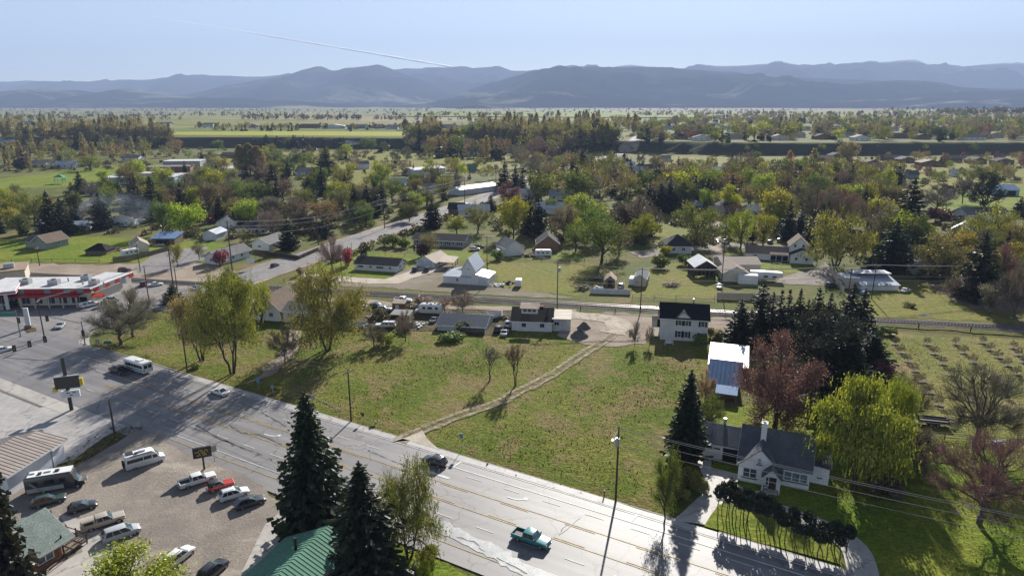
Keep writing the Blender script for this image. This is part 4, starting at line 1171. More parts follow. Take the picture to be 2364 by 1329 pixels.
M_red = pmat('red_fascia', (0.36, 0.02, 0.028), 0.5, 0.15, 0.8, 0.05)
M_redawning = pmat('red_awning', (0.60, 0.07, 0.035), 0.6, 0.15, 0.8, 0.05)
M_brick = pmat('chimney_brick', (0.30, 0.17, 0.13), 0.9, 0.3, 2.5, 0.2)
M_hole = pmat('dark_opening', (0.012, 0.012, 0.013), 0.9, 0.2, 1, 0.1)
M_glass = glass_mat()
M_bglass = glass_mat('bright_glass', (0.10, 0.13, 0.15), 0.06)

class House:
 """a building standing on its front wall line A-B (picture points or world points), depth metres back"""
 def __init__(s, name, label, A, B, depth, wall_h, cat='house', z=0.0, world=False, group=None):
  if world: s.A, s.B = np.array(A, float), np.array(B, float)
  else: s.A, s.B = G(A[0], A[1], z), G(B[0], B[1], z)
  s.A[2] = s.B[2] = z
  d = (s.B - s.A)[:2]; s.L = float(np.linalg.norm(d)); s.D = depth; s.h = wall_h
  s.rz = math.atan2(d[1], d[0])
  s.root = thing(name, label, cat, s.A, s.rz, group)
  s.rise = 0
 def top_of(s, py, x=0.0, y=0.0):
  """height that projects to picture row py above the local point x, y"""
  ca, sa = math.cos(s.rz), math.sin(s.rz)
  P = s.A + np.array((x * ca - y * sa, x * sa + y * ca, 0))
  return height_at(P, py)
 def walls(s, mat, roof='gable', rise=2.0, ridge='x', base=0.25, mono=0.0):
  L, D, h = s.L, s.D, s.h; s.rise = rise; s.ridge = ridge; s.rooft = roof
  mb = MB()
  b = [(0, 0, -base), (L, 0, -base), (L, D, -base), (0, D, -base)]
  hf, hb = h, h
  if roof == 'shed': hb = h + rise
  t = [(0, 0, hf), (L, 0, hf), (L, D, hb), (0, D, hb)]
  vs = b + t; fs = [(0, 1, 5, 4), (2, 3, 7, 6)]
  if roof == 'gable' and ridge == 'x':
   vs += [(L, D / 2, h + rise), (0, D / 2, h + rise)]
   fs += [(1, 2, 6, 8, 5), (3, 0, 4, 9, 7)]
  elif roof == 'gable':
   vs += [(L / 2, 0, h + rise), (L / 2, D, h + rise)]
   fs = [(0, 1, 5, 8, 4), (1, 2, 6, 5), (2, 3, 7, 9, 6), (3, 0, 4, 7)]
  else:
   fs += [(1, 2, 6, 5), (3, 0, 4, 7)]
  if roof in ('flat', 'none'): fs += [(4, 5, 6, 7)]
  fs += [(3, 2, 1, 0)]
  mb.add(vs, fs)
  s.wall = mb.build('wall', mat, s.root)
  return s
 def roof(s, mat, over=0.45, th=0.16, ribs=0.0, side=None, fascia=True):
  L, D, h, r = s.L, s.D, s.h, s.rise; o = over; so = over if side is None else side
  mb = MB(); e = 0.03
  planes = []
  if s.rooft == 'gable' and s.ridge == 'x':
   k = r / (D / 2)
   planes = [[(-so, -o, h - k * o + th + e), (L + so, -o, h - k * o + th + e), (L + so, D / 2, h + r + th + e), (-so, D / 2, h + r + th + e)],
      [(L + so, D + o, h - k * o + th + e), (-so, D + o, h - k * o + th + e), (-so, D / 2 + 0.004, h + r + th + e), (L + so, D / 2 + 0.004, h + r + th + e)]]
  elif s.rooft == 'gable':
   k = r / (L / 2)
   planes = [[(-so, D + o, h - k * so + th + e), (-so, -o, h - k * so + th + e), (L / 2, -o, h + r + th + e), (L / 2, D + o, h + r + th + e)],
      [(L + so, -o, h - k * so + th + e), (L + so, D + o, h - k * so + th + e), (L / 2 + 0.004, D + o, h + r + th + e), (L / 2 + 0.004, -o, h + r + th + e)]]
  elif s.rooft == 'shed':
   k = r / D
   planes = [[(-so, -o, h - k * o + th + e), (L + so, -o, h - k * o + th + e), (L + so, D + o, h + r + k * o + th + e), (-so, D + o, h + r + k * o + th + e)]]
  elif s.rooft == 'hip':
   c = [(-o, -o, h + th), (L + o, -o, h + th), (L + o, D + o, h + th), (-o, D + o, h + th)]
   if L >= D: t0, t1 = (D / 2, D / 2, h + r + th), (L - D / 2, D / 2, h + r + th)
   else: t0, t1 = (L / 2, L / 2, h + r + th), (L / 2, D - L / 2, h + r + th)
   low = [(p[0], p[1], p[2] - th) for p in c]
   if L >= D: fs = [(0, 1, 5, 4), (1, 2, 5), (2, 3, 4, 5), (3, 0, 4)]
   else: fs = [(0, 1, 4), (1, 2, 5, 4), (2, 3, 5), (3, 0, 4, 5)]
   fs += [(6, 7, 1, 0), (7, 8, 2, 1), (8, 9, 3, 2), (9, 6, 0, 3), (9, 8, 7, 6)]
   mb.add(c + [t0, t1] + low, fs)
  elif s.rooft == 'flat':
   mb.slab([(-o, -o, h + th + e), (L + o, -o, h + th + e), (L + o, D + o, h + th + e), (-o, D + o, h + th + e)], th)
  for p in planes: mb.slab(p, th)
  s.roofo = mb.build('roof', mat, s.root)
  if ribs > 0 and planes:
   rb = MB()
   for p in planes:
    a, b, c, d = [np.array(q) for q in p]
    n = int(np.linalg.norm(b - a) / ribs)
    for i in range(n + 1):
     f = i / n; f = min(max(f, 0.004), 0.996)
     lo = a + (b - a) * f; hi = d + (c - d) * f
     w = (b - a) / np.linalg.norm(b - a) * 0.035; up = np.array((0, 0, 0.055))
     q = [lo - w, lo + w, hi + w, hi - w]
     rb.add([tuple(x + np.array((0, 0, 0.002))) for x in q] + [tuple(x + up) for x in q], [(4, 5, 6, 7), (0, 1, 5, 4), (1, 2, 6, 5), (2, 3, 7, 6), (3, 0, 4, 7)])
   tag(rb.build('roof_ribs', mat, s.roofo), kind='stuff')
  if fascia and planes and s.rooft == 'gable':
   fb = MB()
   for p in planes:
    a, b, c, d = [np.array(q) for q in p]
    for u, v in ((b, c), (d, a), (a, b)):
     dirv = v - u; mid = (u + v) / 2
     out = np.cross(dirv / np.linalg.norm(dirv), (0, 0, 1.0)); out /= np.linalg.norm(out) + 1e-9
     q = [u + out * 0.012, v + out * 0.012]
     lo = [x - np.array((0, 0, th + 0.06)) for x in q]
     i2 = [x + out * 0.025 for x in (q + lo)]
     fb.add([tuple(x) for x in (q + lo)] + [tuple(x) for x in i2], [(0, 1, 5, 4), (2, 6, 7, 3), (4, 5, 7, 6), (0, 4, 6, 2), (1, 3, 7, 5)])
   fb.build('fascia', M_trim, s.root)
  return s
 def face(s, f, u, z, off=0.0):
  if f == 'f': return (u, -off, z), 0.0
  if f == 'r': return (s.L + off, u, z), math.pi / 2
  if f == 'b': return (s.L - u, s.D + off, z), math.pi
  return (-off, s.D - u, z), -math.pi / 2
 def window(s, f, u, z, w, h, mull=1, frame=None, shut=None, glass=None, rows=1):
  c, rz = s.face(f, u, z, 0.03)
  mb = MB(); t = 0.09
  for dx, dz, a, b in ((0, h / 2 - t / 2, w, t), (0, -h / 2 + t / 2, w, t), (-w / 2 + t / 2, 0, t, h - 2 * t), (w / 2 - t / 2, 0, t, h - 2 * t)):
   mb.box((dx, 0, dz), (a, 0.10, b))
  for i in range(1, mull + 1 if mull else 0):
   if mull: mb.box((-w / 2 + w * i / (mull + 1), 0.005, 0), (0.06, 0.07, h - 2 * t))
  for i in range(1, rows): mb.box((0, 0.008, -h / 2 + h * i / rows), (w - 2 * t, 0.05, 0.05))
  o = mb.build('window', frame or M_trim, s.root); o.location = c; o.rotation_euler = (0, 0, rz)
  p = MB(); p.box((0, 0.035, 0), (w - 2 * t + 0.02, 0.012, h - 2 * t + 0.02))
  p.build('pane', glass or M_glass, o)
  if shut:
   for sg in (-1, 1):
    q = MB(); q.box((sg * (w / 2 + 0.24), 0, 0), (0.42, 0.08, h)); so = q.build('shutter', shut, s.root)
    so.location = c; so.rotation_euler = (0, 0, rz)
  return s
 def door(s, f, u, w, h, mat, name='door', panels=0, off=0.03):
  c, rz = s.face(f, u, h / 2, off)
  mb = MB(); mb.box((0, 0, 0), (w, 0.10, h))
  o = mb.build(name, mat, s.root); o.location = c; o.rotation_euler = (0, 0, rz)
  if panels:
   for i in range(panels):
    q = MB(); q.box((0, -0.06, -h / 2 + h * (i + 0.5) / panels), (w * 0.94, 0.03, h / panels * 0.82)); q.build('door_panel', mat, o)
  else:
   q = MB(); q.box((w * 0.4, -0.08, 0), (0.06, 0.06, 0.12)); q.build('handle', M_steel, o)
  return s
 def chimney(s, x, y, w, top, mat=None, d=None, cap=True, base=None):
  mb = MB(); b = s.h if base is None else base
  mb.box((x, y, (b + top) / 2), (w, d or w, top - b))
  o = mb.build('chimney', mat or M_brick, s.root)
  if cap:
   q = MB(); q.box((x, y, top + 0.05), (w + 0.14, (d or w) + 0.14, 0.12)); q.box((x, y, top + 0.2), (w * 0.45, (d or w) * 0.45, 0.25)); q.build('chimney_cap', M_trim if mat else M_darkwood, o)
  return s
 def pipe(s, x, y, z0, z1, r=0.12, name='vent_pipe', mat=None):
  mb = MB(); mb.tube((x, y, z0), (x, y, z1), r); mb.tube((x, y, z1), (x, y, z1 + 0.15), r * 1.7, r * 1.2)
  mb.build(name, mat or M_steel, s.root); return s
 def box(s, name, c, sz, mat):
  mb = MB(); mb.box(c, sz); mb.build(name, mat, s.root); return s
 def porch(s, x0, x1, y0, y1, z0, z1, mat, posts=3, name='porch_roof', pm=None):
  """a lean-to roof on posts in front of the wall (y0 outer edge)"""
  mb = MB(); mb.slab([(x0, y0, z0), (x1, y0, z0), (x1, y1, z1), (x0, y1, z1)], 0.12); mb.build(name, mat, s.root)
  for i in range(posts):
   x = x0 + 0.12 + (x1 - x0 - 0.24) * (i / max(1, posts - 1))
   q = MB(); q.box((x, y0 + 0.12 * (1 if y1 > y0 else -1), z0 / 2 - 0.1), (0.14, 0.14, z0 - 0.02)); q.build('post', pm or M_trim, s.root)
  return s

# ---- two-storey farmhouse
h = House('white_farmhouse', 'white two-storey house with black shutters and black gable roof', (1523, 783), (1632, 790), 8.2, 5.7)
h.h = h.top_of(733); h.walls(wallm('white'), 'gable', h.top_of(698, 0, 4.1) - h.h, 'x').roof(roofm('dark'), 0.4)
for u, z in ((4.2, 4.35), (5.75, 4.35), (4.2, 1.55), (5.75, 1.55)): h.window('f', u, z, 0.85, 1.5, 0, shut=M_black if u < 5 or True else None, rows=2)
h.window('f', 9.2, 4.2, 0.9, 1.35, 0, shut=M_black, rows=2).window('f', 9.2, 1.7, 0.9, 0.8, 0, shut=M_black)
h.window('r', 3, 4.2, 0.9, 1.4, 0).window('r', 5.5, 1.5, 0.9, 1.4, 0)
gb = MB(); gb.add([(3.5, -0.25, h.h + 0.3), (6.5, -0.25, h.h + 0.3), (5, -0.25, h.h + 1.5), (5, 1.7, h.h + 1.5)], [(0, 1, 2)]); gb.build('gable', wallm('white'), h.root)
gb = MB(); gb.slab([(3.2, -0.4, h.h + 0.22), (5, -0.4, h.h + 1.72), (5, 2.2, h.h + 1.72), (4.4, 1.0, h.h + 1.0)], 0.1); gb.slab([(5.003, -0.4, h.h + 1.72), (6.8, -0.4, h.h + 0.22), (5.6, 1.0, h.h + 1.0), (5.003, 2.2, h.h + 1.72)], 0.1); gb.build('gable_roof', roofm('dark'), h.root)
h.pipe(7.2, 4.6, h.h + 2, h.top_of(691, 7.2, 4.6), 0.16, 'chimney_pipe')
h.porch(-1.9, -0.05, 1.0, 7.0, 2.7, 3.3, roofm('dark'), 2); h.box('porch_deck', (-0.95, 4, 0.15), (1.8, 6, 0.3), M_wood)
h.box('downpipe', (2.0, -0.08, 2.7), (0.1, 0.1, 5.2), M_trim)

# ---- house being rebuilt
h = House('house_under_renovation', 'white low house with steep black roof, dormer and unfinished wrapped addition', (1181, 763), (1274, 766), 9.5, 2.6)
h.h = h.top_of(741); h.walls(wallm('white'), 'gable', h.top_of(709, 0, 4.7) - h.h, 'x').roof(roofm('dark'), 0.35)
for u in (2.9, 7.2): h.window('f', u, 1.5, 1.0, 0.85, 0, frame=M_black)
L = h.L
db = MB(); zc = h.h + 2.0
db.add([(2.2, 1.8, zc - 0.6), (6.0, 1.8, zc - 0.6), (6.0, 1.8, zc + 0.75), (2.2, 1.8, zc + 0.75), (2.2, 4.4, zc + 1.1), (6.0, 4.4, zc + 1.1)], [(0, 1, 2, 3), (1, 5, 2), (0, 3, 4)]); db.build('dormer', wallm('white'), h.root)
db = MB(); db.slab([(1.8, 1.3, zc + 0.8), (6.4, 1.3, zc + 0.8), (6.4, 4.7, zc + 1.35), (1.8, 4.7, zc + 1.35)], 0.12); db.build('dormer_roof', roofm('tan'), h.root)
for u in (3.0, 4.1, 5.2):
 h.window('f', u, zc + 0.15, 1.0, 0.8, 0)
 for o in h.root.children:
  if o.name.startswith('window') and abs(o.location[0] - u) < 1e-3 and o.location[1] > -0.1 and abs(o.location[2] - zc - 0.15) < 0.01: o.location[1] = 1.77
h.box('addition', (L + 2.2, 4.4, 1.35), (4.3, 7.5, 3.2), pmat('house_wrap', (0.66, 0.65, 0.66), 0.7, 0.3, 0.8, 0.2))
h.box('addition_roof', (L + 2.22, 4.4, 3.02), (4.5, 7.8, 0.1), wallm('beige'))
for u in (0.8, 1.35): h.box('opening', (L + u, 0.62, 1.9), (0.42, 0.1, 0.75), M_hole)
h.chimney(6.6, 5.2, 1.3, h.h + h.rise + 0.35, d=0.6, cap=False, base=h.h + 1)

# ---- long shed
h = House('long_shed', 'long low shed with blue-grey metal roof and boarded front', (1010, 763), (1120, 769), 9.5, 1.9, 'shed')
h.h = h.top_of(750); h.walls(wallm('pale'), 'gable', h.top_of(724, 1, 4.7) - h.h, 'x').roof(roofm('navy', True), 0.35, ribs=0.9)
bb = MB()
for i in range(26):
 u = h.L * 0.52 + i * (h.L * 0.47 / 26)
 b_ = MB(); b_.box((u + 0.1, -0.03 - 0.012 * (i % 3), h.h / 2 - 0.05), (h.L * 0.47 / 26 - 0.03, 0.04, h.h - 0.1)); b_.build('board', M_wood, h.root)

# ---- houses behind the willow
h = House('dark_roofed_house', 'white house with brown gable roof mostly hidden behind the willows', (588, 738), (648, 742), 10, 3.0)
h.walls(wallm('white'), 'gable', 3.2, 'y').roof(roofm('brown'), 0.5); h.window('f', 2, 1.6, 1.2, 1.2).window('f', 4.6, 1.6, 1.2, 1.2)
h = House('white_outbuilding', 'long white outbuilding behind the big spreading willow', (655, 743), (745, 748), 7.5, 2.7, 'outbuilding')
h.walls(wallm('white'), 'gable', 1.5, 'x').roof(roofm('grey', True), 0.3); h.window('f', 2.5, 1.6, 0.9, 0.7).window('f', 6.5, 1.6, 0.9, 0.7)

# ---- ranch house by the crossing
h = House('ranch_house', 'white single-storey house with dark shingle roof on a green lawn', (821, 623), (917, 629), 8.5, 2.6)
h.D = float(np.linalg.norm(G(940, 618)[:2] - G(917, 629)[:2])); h.D = min(max(h.D, 7), 10)
h.h = h.top_of(608); h.walls(wallm('white'), 'gable', max(1.5, h.top_of(592, 1, h.D / 2) - h.h), 'x').roof(roofm('charcoal'), 0.6)
for u, w, m in ((1.6, 1.9, 2), (4.6, 1.0, 1), (7.4, 2.6, 3), (10.4, 1.0, 1)): h.window('f', u * h.L / 12.5, 1.45, w, 1.2, m)
h.window('r', 2.2, 1.5, 1.2, 1.2).window('r', 6.0, 1.5, 1.0, 1.2); h.chimney(1.2, h.D / 2 + 0.5, 0.7, h.h + h.rise + 0.6)

h = House('tan_roofed_garage', 'white double garage with pale tan gable roof beside the ranch house', (962, 614), (1004, 619), 9, 2.9, 'garage')
h.h = h.top_of(602); h.walls(wallm('white'), 'gable', 1.9, 'y').roof(roofm('tan', True), 0.4); h.door('f', 1.8, 2.6, 2.2, wallm('pale'), 'garage_door', 3).door('f', 4.7, 2.4, 2.2, wallm('pale'), 'garage_door', 3)
h = House('carport', 'open carport with pale tan roof on posts beside the tan garage', (1014, 621), (1046, 622), 8, 2.5, 'carport')
mb = MB(); mb.slab([(-0.3, -0.3, 2.5), (h.L + 0.3, -0.3, 2.3), (h.L + 0.3, h.D, 2.5), (-0.3, h.D, 3.0)], 0.12); mb.build('roof', roofm('tan', True), h.root)
for x, y in ((0.1, 0.1), (h.L - 0.1, 0.1), (0.1, 4), (h.L - 0.1, 4), (0.1, 7.7), (h.L - 0.1, 7.7)): h.box('post', (x, y, 1.15), (0.14, 0.14, 2.3), M_wood)

# ---- white barn with lean-tos
h = House('white_barn', 'white barn with steep grey roof between two lower lean-tos', (1066, 655), (1097, 657), 9.0, 4.4, 'barn')
h.walls(wallm('white'), 'gable', 3.4, 'y').roof(roofm('steel', True), 0.25); h.window('f', h.L * 0.5, 4.6, 0.5, 0.6, 0)
q = MB(); x0 = -5.6
q.add([(x0, -0.6, -0.2), (h.L * 0.75, -0.6, -0.2), (h.L * 0.75, -0.6, 2.3), (x0, -0.6, 2.3), (x0, 6.5, -0.2), (x0, 6.5, 3.2), (h.L * 0.75, 3.0, 2.9), (x0, 3, 2.9)], [(0, 1, 2, 3), (4, 0, 3, 7, 5), (4, 5, 7)]); q.build('lean_to_wall', wallm('white'), h.root)
q = MB(); q.slab([(x0 - 0.3, -1.0, 2.35), (h.L * 0.8, -1.0, 2.35), (h.L * 0.8, 3.6, 3.2), (x0 + 2.5, 3.6, 3.2), ], 0.1); q.slab([(x0 - 0.3, 7.5, 2.4), (x0 - 0.3, -1.0, 2.36), (x0 + 2.5, 3.6, 3.21), (0.0, 7.5, 4.0)], 0.1); q.build('lean_to_roof', roofm('steel', True), h.root)
q = MB(); q.add([(h.L * 0.76, -0.62, -0.2), (h.L + 4.2, -0.62, -0.2), (h.L + 4.2, -0.62, 2.5), (h.L * 0.76, -0.62, 3.1), (h.L + 4.2, 6.5, -0.2), (h.L + 4.2, 6.5, 2.5)], [(0, 1, 2, 3), (1, 4, 5, 2)]); q.build('lean_to_wall', wallm('white'), h.root)
q = MB(); q.slab([(h.L + 0.02, -0.9, 3.35), (h.L + 4.5, -0.9, 2.5), (h.L + 4.5, 7, 2.5), (h.L + 0.02, 7, 3.35)], 0.1); q.build('lean_to_roof', roofm('white', True), h.root)
h.door('f', h.L + 2.3, 2.4, 2.1, wallm('pale'), 'garage_door', 4, 0.66); h.window('f', -1.2, 1.3, 0.7, 0.9, 0)
for o in list(h.root.children):
 if o.name.startswith('window') and o.location[2] < 2: o.location[1] = -0.63

h = House('grey_long_house', 'long grey house with dark roof and black-shuttered windows', (955, 566), (1072, 572), 9, 2.7)
h.h = h.top_of(552); h.walls(wallm('grey'), 'gable', max(1.6, h.top_of(537, 0, 4.5) - h.h), 'x').roof(roofm('charcoal'), 0.5)
for i in range(8): h.window('f', 1.6 + i * (h.L - 3) / 7.2, 1.5, 0.95, 1.3, 0, shut=M_black if i % 2 else None)
h.window('r', 4, 1.5, 1, 1.2)
h = House('white_shed', 'white shed with grey gable roof beside the junk piles and camper', (1168, 592), (1210, 588), 9, 2.8, 'shed')
h.walls(wallm('white'), 'gable', 2.4, 'y').roof(roofm('grey', True), 0.3); h.box('lean_to', (-0.9, 2.5, 1.0), (1.8, 4, 2.1), wallm('white'))
h = House('dark_gabled_house', 'house with dark gable roof behind the parked white camper', (1240, 580), (1290, 580), 9, 2.8)
h.walls(wallm('brown'), 'gable', 3.0, 'y').roof(roofm('charcoal'), 0.4)
h = House('brown_shed', 'small brown shed with rusty gable roof beside the log pile', (1397, 661), (1419, 662), 4.5, 2.1, 'shed')
h.walls(wallm('wood'), 'gable', 1.2, 'y').roof(roofm('rust', True), 0.3); h.door('f', h.L / 2, 1.2, 1.8, M_hole)
h = House('grey_cottage', 'small grey cottage with pale lean-to beside the long fence', (1463, 660), (1490, 662), 8, 2.3, 'cottage')
h.walls(wallm('beige'), 'gable', 1.3, 'y').roof(roofm('slate', True), 0.3); h.window('f', 1.0, 1.3, 0.7, 0.9).box('lean_to', (-0.8, 3, 0.9), (1.6, 4, 2.0), wallm('white'))
h.box('cold_frame', (2.2, 9.6, 0.8), (2.6, 3, 1.8), wallm('white'))
h = House('open_hay_shed', 'open-fronted wooden shed with bright metal gable roof', (1604, 641), (1652, 641), 9, 3.4, 'shed')
h.rise = 1.9; h.rooft = 'gable'; h.ridge = 'y'; h.roof(roofm('white', True), 0.4)
mb = MB(); mb.box((h.L / 2, h.D - 0.1, 1.7), (h.L, 0.15, 3.4)); mb.box((0.08, h.D / 2, 1.7), (0.15, h.D, 3.4)); mb.box((h.L - 0.08, h.D / 2, 1.7), (0.15, h.D, 3.4)); mb.add([(0, 0, 3.4), (h.L, 0, 3.4), (h.L / 2, 0, 5.3)], [(0, 1, 2)]); mb.build('wall', M_darkwood, h.root)
for i in range(5): h.box('post', (h.L * (i + 0.5) / 5, 0.1, 1.7), (0.2, 0.2, 3.4), M_wood)
h.box('beam', (h.L / 2, 0.0, 2.2), (h.L, 0.12, 0.25), M_wood)
h = House('beige_warehouse', 'long beige warehouse with tan roof behind the smaller one', (1668, 634), (1754, 634), 10, 4.2, 'warehouse')
h.h = h.top_of(610); h.walls(wallm('beige'), 'gable', 1.2, 'x').roof(roofm('brown', True), 0.3)
h = House('beige_garage', 'beige gabled garage with brown roof behind the white container', (1669, 650), (1726, 651), 7, 3.3, 'garage')
h.h = h.top_of(630); h.walls(wallm('cream'), 'gable', 2.0, 'y').roof(roofm('brown', True), 0.4)
h = House('white_container', 'long white storage container in front of the beige garage', (1704, 655), (1749, 657), 2.6, 2.6, 'container')
h.walls(wallm('white'), 'flat').roof(wallm('white'), 0.02, 0.06)
# farmhouse complex
h = House('farmhouse', 'white farmhouse with brown roofs, long wing and tall gable', (1722, 597), (1820, 603), 8, 2.9)
h.h = h.top_of(584); h.walls(wallm('white'), 'gable', 2.0, 'x').roof(roofm('brown'), 0.4); h.window('f', 3, 1.6, 1.2, 1.0)
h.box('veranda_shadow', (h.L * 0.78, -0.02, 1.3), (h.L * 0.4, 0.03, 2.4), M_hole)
h.porch(h.L * 0.55, h.L - 0.2, -1.8, 0.05, 2.4, 2.85, roofm('brown'), 4)
w2 = MB(); x0, x1 = h.L + 0.05, h.L + 6.2
def gab(mb, x0, x1, y0, y1, hh, rr): 
 mb.add([(x0, y0, -0.2), (x1, y0, -0.2), (x1, y1, -0.2), (x0, y1, -0.2), (x0, y0, hh), (x1, y0, hh), (x1, y1, hh), (x0, y1, hh), ((x0 + x1) / 2, y0, hh + rr), ((x0 + x1) / 2, y1, hh + rr)], [(0, 1, 5, 8, 4), (1, 2, 6, 5), (2, 3, 7, 9, 6), (3, 0, 4, 7)])
def gabroof(mb, x0, x1, y0, y1, hh, rr, o=0.35, th=0.14):
 k = rr / ((x1 - x0) / 2); xm = (x0 + x1) / 2
 mb.slab([(x0 - o, y1 + o, hh - k * o + th), (x0 - o, y0 - o, hh - k * o + th), (xm, y0 - o, hh + rr + th), (xm, y1 + o, hh + rr + th)], th)
 mb.slab([(x1 + o, y0 - o, hh - k * o + th), (x1 + o, y1 + o, hh - k * o + th), (xm + .004, y1 + o, hh + rr + th), (xm + .004, y0 - o, hh + rr + th)], th)
gab(w2, x0, x1, 0.4, 8.5, 5.2, 3.0); w2.build('tall_wing_wall', wallm('white'), h.root)
w2 = MB(); gabroof(w2, x0, x1, 0.4, 8.5, 5.2, 3.0); w2.build('tall_wing_roof', roofm('brown'), h.root)
w2 = MB(); gab(w2, x0 + 0.2, x1 + 1.2, -2.8, 0.38, 3.0, 1.7); w2.build('front_wing_wall', wallm('white'), h.root)
w2 = MB(); gabroof(w2, x0 + 0.2, x1 + 1.2, -2.8, 0.3, 3.0, 1.7); w2.build('front_wing_roof', roofm('charcoal'), h.root)
for u, z, y in ((1.6, 5.4, 0.37), (4.2, 5.4, 0.37), (2.0, 1.6, -2.83), (5.2, 1.6, -2.83)):
 q = MB(); q.box((x0 + u, y, z), (0.9, 0.06, 1.1)); o = q.build('window', M_trim, h.root); q = MB(); q.box((x0 + u, y - 0.035, z), (0.72, 0.02, 0.92)); q.build('pane', M_glass, o)
h = House('hip_roofed_house', 'pale house with dark hipped roof beside the round leafy tree', (1538, 585), (1596, 586), 9.5, 2.8)
h.walls(wallm('pale'), 'hip', 0).rise = 3.2; h.roof(roofm('charcoal'), 0.5); h.window('f', 2.5, 1.6, 1.2, 1.2).window('f', 6, 1.6, 1.2, 1.2)
h = House('blue_workshop', 'white workshop with bright blue-grey metal roof in two tiers', (1988, 670), (2073, 671), 9.5, 3.2, 'workshop')
h.h = h.top_of(658); h.walls(wallm('white'), 'shed', 1.6).roof(roofm('steel', True), 0.4, ribs=0.9)
h.box('upper_roof', (h.L / 2 - 0.2, h.D - 2.0, h.h + 2.15), (h.L + 0.9, 4.6, 0.15), roofm('steel', True)); h.door('f', 3, 3.2, 2.6, wallm('pale'), 'sliding_door', 1).window('f', 6.8, 1.7, 0.8, 1)
h.box('annex', (-2.0, 5, 1.5), (3.9, 6, 3.0), wallm('beige')); h.box('annex_roof', (-2.0, 5, 3.08), (4.2, 6.4, 0.12), roofm('steel', True))
h = House('brown_cottage', 'low brown cottage with weathered roof half hidden under dark trees', (2096, 634), (2150, 634), 9, 2.6, 'cottage')
h.walls(wallm('beige'), 'gable', 2.4, 'y').roof(roofm('grey'), 0.6)
h = House('green_barn', 'pale green shed with white and tan gable roof', (2192, 547), (2238, 552), 9, 3.2, 'shed')
h.walls(wallm('green'), 'gable', 2.4, 'y').roof(roofm('white', True), 0.5); h.window('f', h.L / 2, 3.4, 0.7, 0.7, 0)
h = House('grey_roofed_house', 'grey-roofed house behind the yellow budding trees and dark pine', (2232, 512), (2330, 510), 10, 3.0)
h.walls(wallm('pale'), 'gable', 2.6, 'x').roof(roofm('slate'), 0.6); h.window('f', 4, 1.6, 1.4, 1.2).window('f', 9, 1.6, 1.4, 1.2)
h = House('blue_farm_building', 'blue-roofed building with dark front at the far paddock', (2298, 452), (2352, 452), 12, 3.5, 'building')
h.walls(wallm('blue'), 'gable', 2.2, 'x').roof(roofm('blue', True), 0.5); h.door('f', 9, 5, 2.8, M_hole)

# ---- left neighbourhood
h = House('sage_house', 'grey-green house with brown gabled roof and white-trimmed windows', (78, 575), (111, 577), 11, 2.9)
h.D = min(13, max(9, float(np.linalg.norm(G(150, 567)[:2] - G(111, 577)[:2])))); h.walls(wallm('sage'), 'gable', 2.3, 'y').roof(roofm('brown'), 0.5)
h.window('f', 1.6, 1.6, 1.0, 1.2).window('f', 4.6, 1.6, 1.0, 1.2).window('r', 5, 1.6, 1.2, 1.2)
q = MB(); q.box((-2.6, 5.0, 1.3), (5.2, 7, 2.9)); q.build('wing_wall', wallm('sage'), h.root); q = MB(); q.slab([(-5.6, 1.0, 2.85), (-0.02, 1.0, 2.85), (-0.02, 5.0, 4.4), (-5.6, 5.0, 4.4)], 0.14); q.slab([(-0.02, 9.0, 2.85), (-5.6, 9.0, 2.85), (-5.6, 5.004, 4.4), (-0.02, 5.004, 4.4)], 0.14); q.build('wing_roof', roofm('charcoal'), h.root)
for u in (-4.3, -3.0, -1.4): h.window('f', u, 1.6, 0.8, 1.0, 0)
for o in h.root.children:
 if o.name.startswith('window') and o.location[0] < 0: o.location[1] = 1.47
h = House('beige_bungalow', 'small beige bungalow with tan roof behind the parked white camper', (306, 584), (345, 580), 8, 2.5); h.walls(wallm('cream'), 'gable', 1.8, 'y').roof(roofm('tan'), 0.4)
h = House('blue_roofed_shelter', 'low shelter with bright blue sheet roof and clutter', (352, 565), (404, 565), 7, 2.4, 'shelter'); h.walls(wallm('wood'), 'shed', 1.1).roof(roofm('blue', True), 0.5); h.door('f', 4, 5, 1.9, M_hole)
h = House('dark_hut', 'dark rounded hut on the grass near the dry weeds', (198, 588), (246, 588), 6, 1.4, 'hut'); h.walls(wallm('wood'), 'hip', 0).rise = 2.0; h.roof(roofm('dark'), 0.3)
h = House('white_gabled_house', 'white house with dark roof and tall gable behind the grey garage', (503, 535), (545, 533), 9, 3.6); h.walls(wallm('white'), 'gable', 2.2, 'y').roof(roofm('charcoal'), 0.4); h.window('f', 5.4, 2.2, 1, 1)
h = House('grey_roofed_garage', 'pale garage with light grey roof near the pink-flowering trees', (469, 554), (500, 555), 8, 2.5, 'garage'); h.walls(wallm('pale'), 'gable', 1.3, 'y').roof(roofm('steel', True), 0.3)
h = House('hip_bungalow', 'white bungalow with dark hipped roof behind the green lawn', (547, 539), (616, 541), 9, 2.5); h.walls(wallm('white'), 'hip', 0).rise = 2.2; h.roof(roofm('charcoal'), 0.5); h.window('f', 9, 1.5, 1.2, 1).window('f', 3, 1.5, 1.2, 1)
h = House('long_white_house', 'long white house with pale brown roof beside the dark conifer and power lines', (583, 577), (622, 579), 12, 2.5); h.walls(wallm('white'), 'gable', 1.9, 'y').roof(roofm('grey'), 0.5); h.window('f', 3, 1.5, 1.2, 0.9).window('r', 3, 1.5, 1.2, 1).window('r', 8, 1.5, 1.2, 1)
h = House('corner_bungalow', 'white corner bungalow with low grey-brown roof and pink tree in front', (473, 608), (508, 612), 17, 2.5); h.D = float(np.linalg.norm(G(574, 592)[:2] - G(508, 612)[:2])); h.walls(wallm('white'), 'gable', 1.9, 'y').roof(roofm('grey'), 0.6)
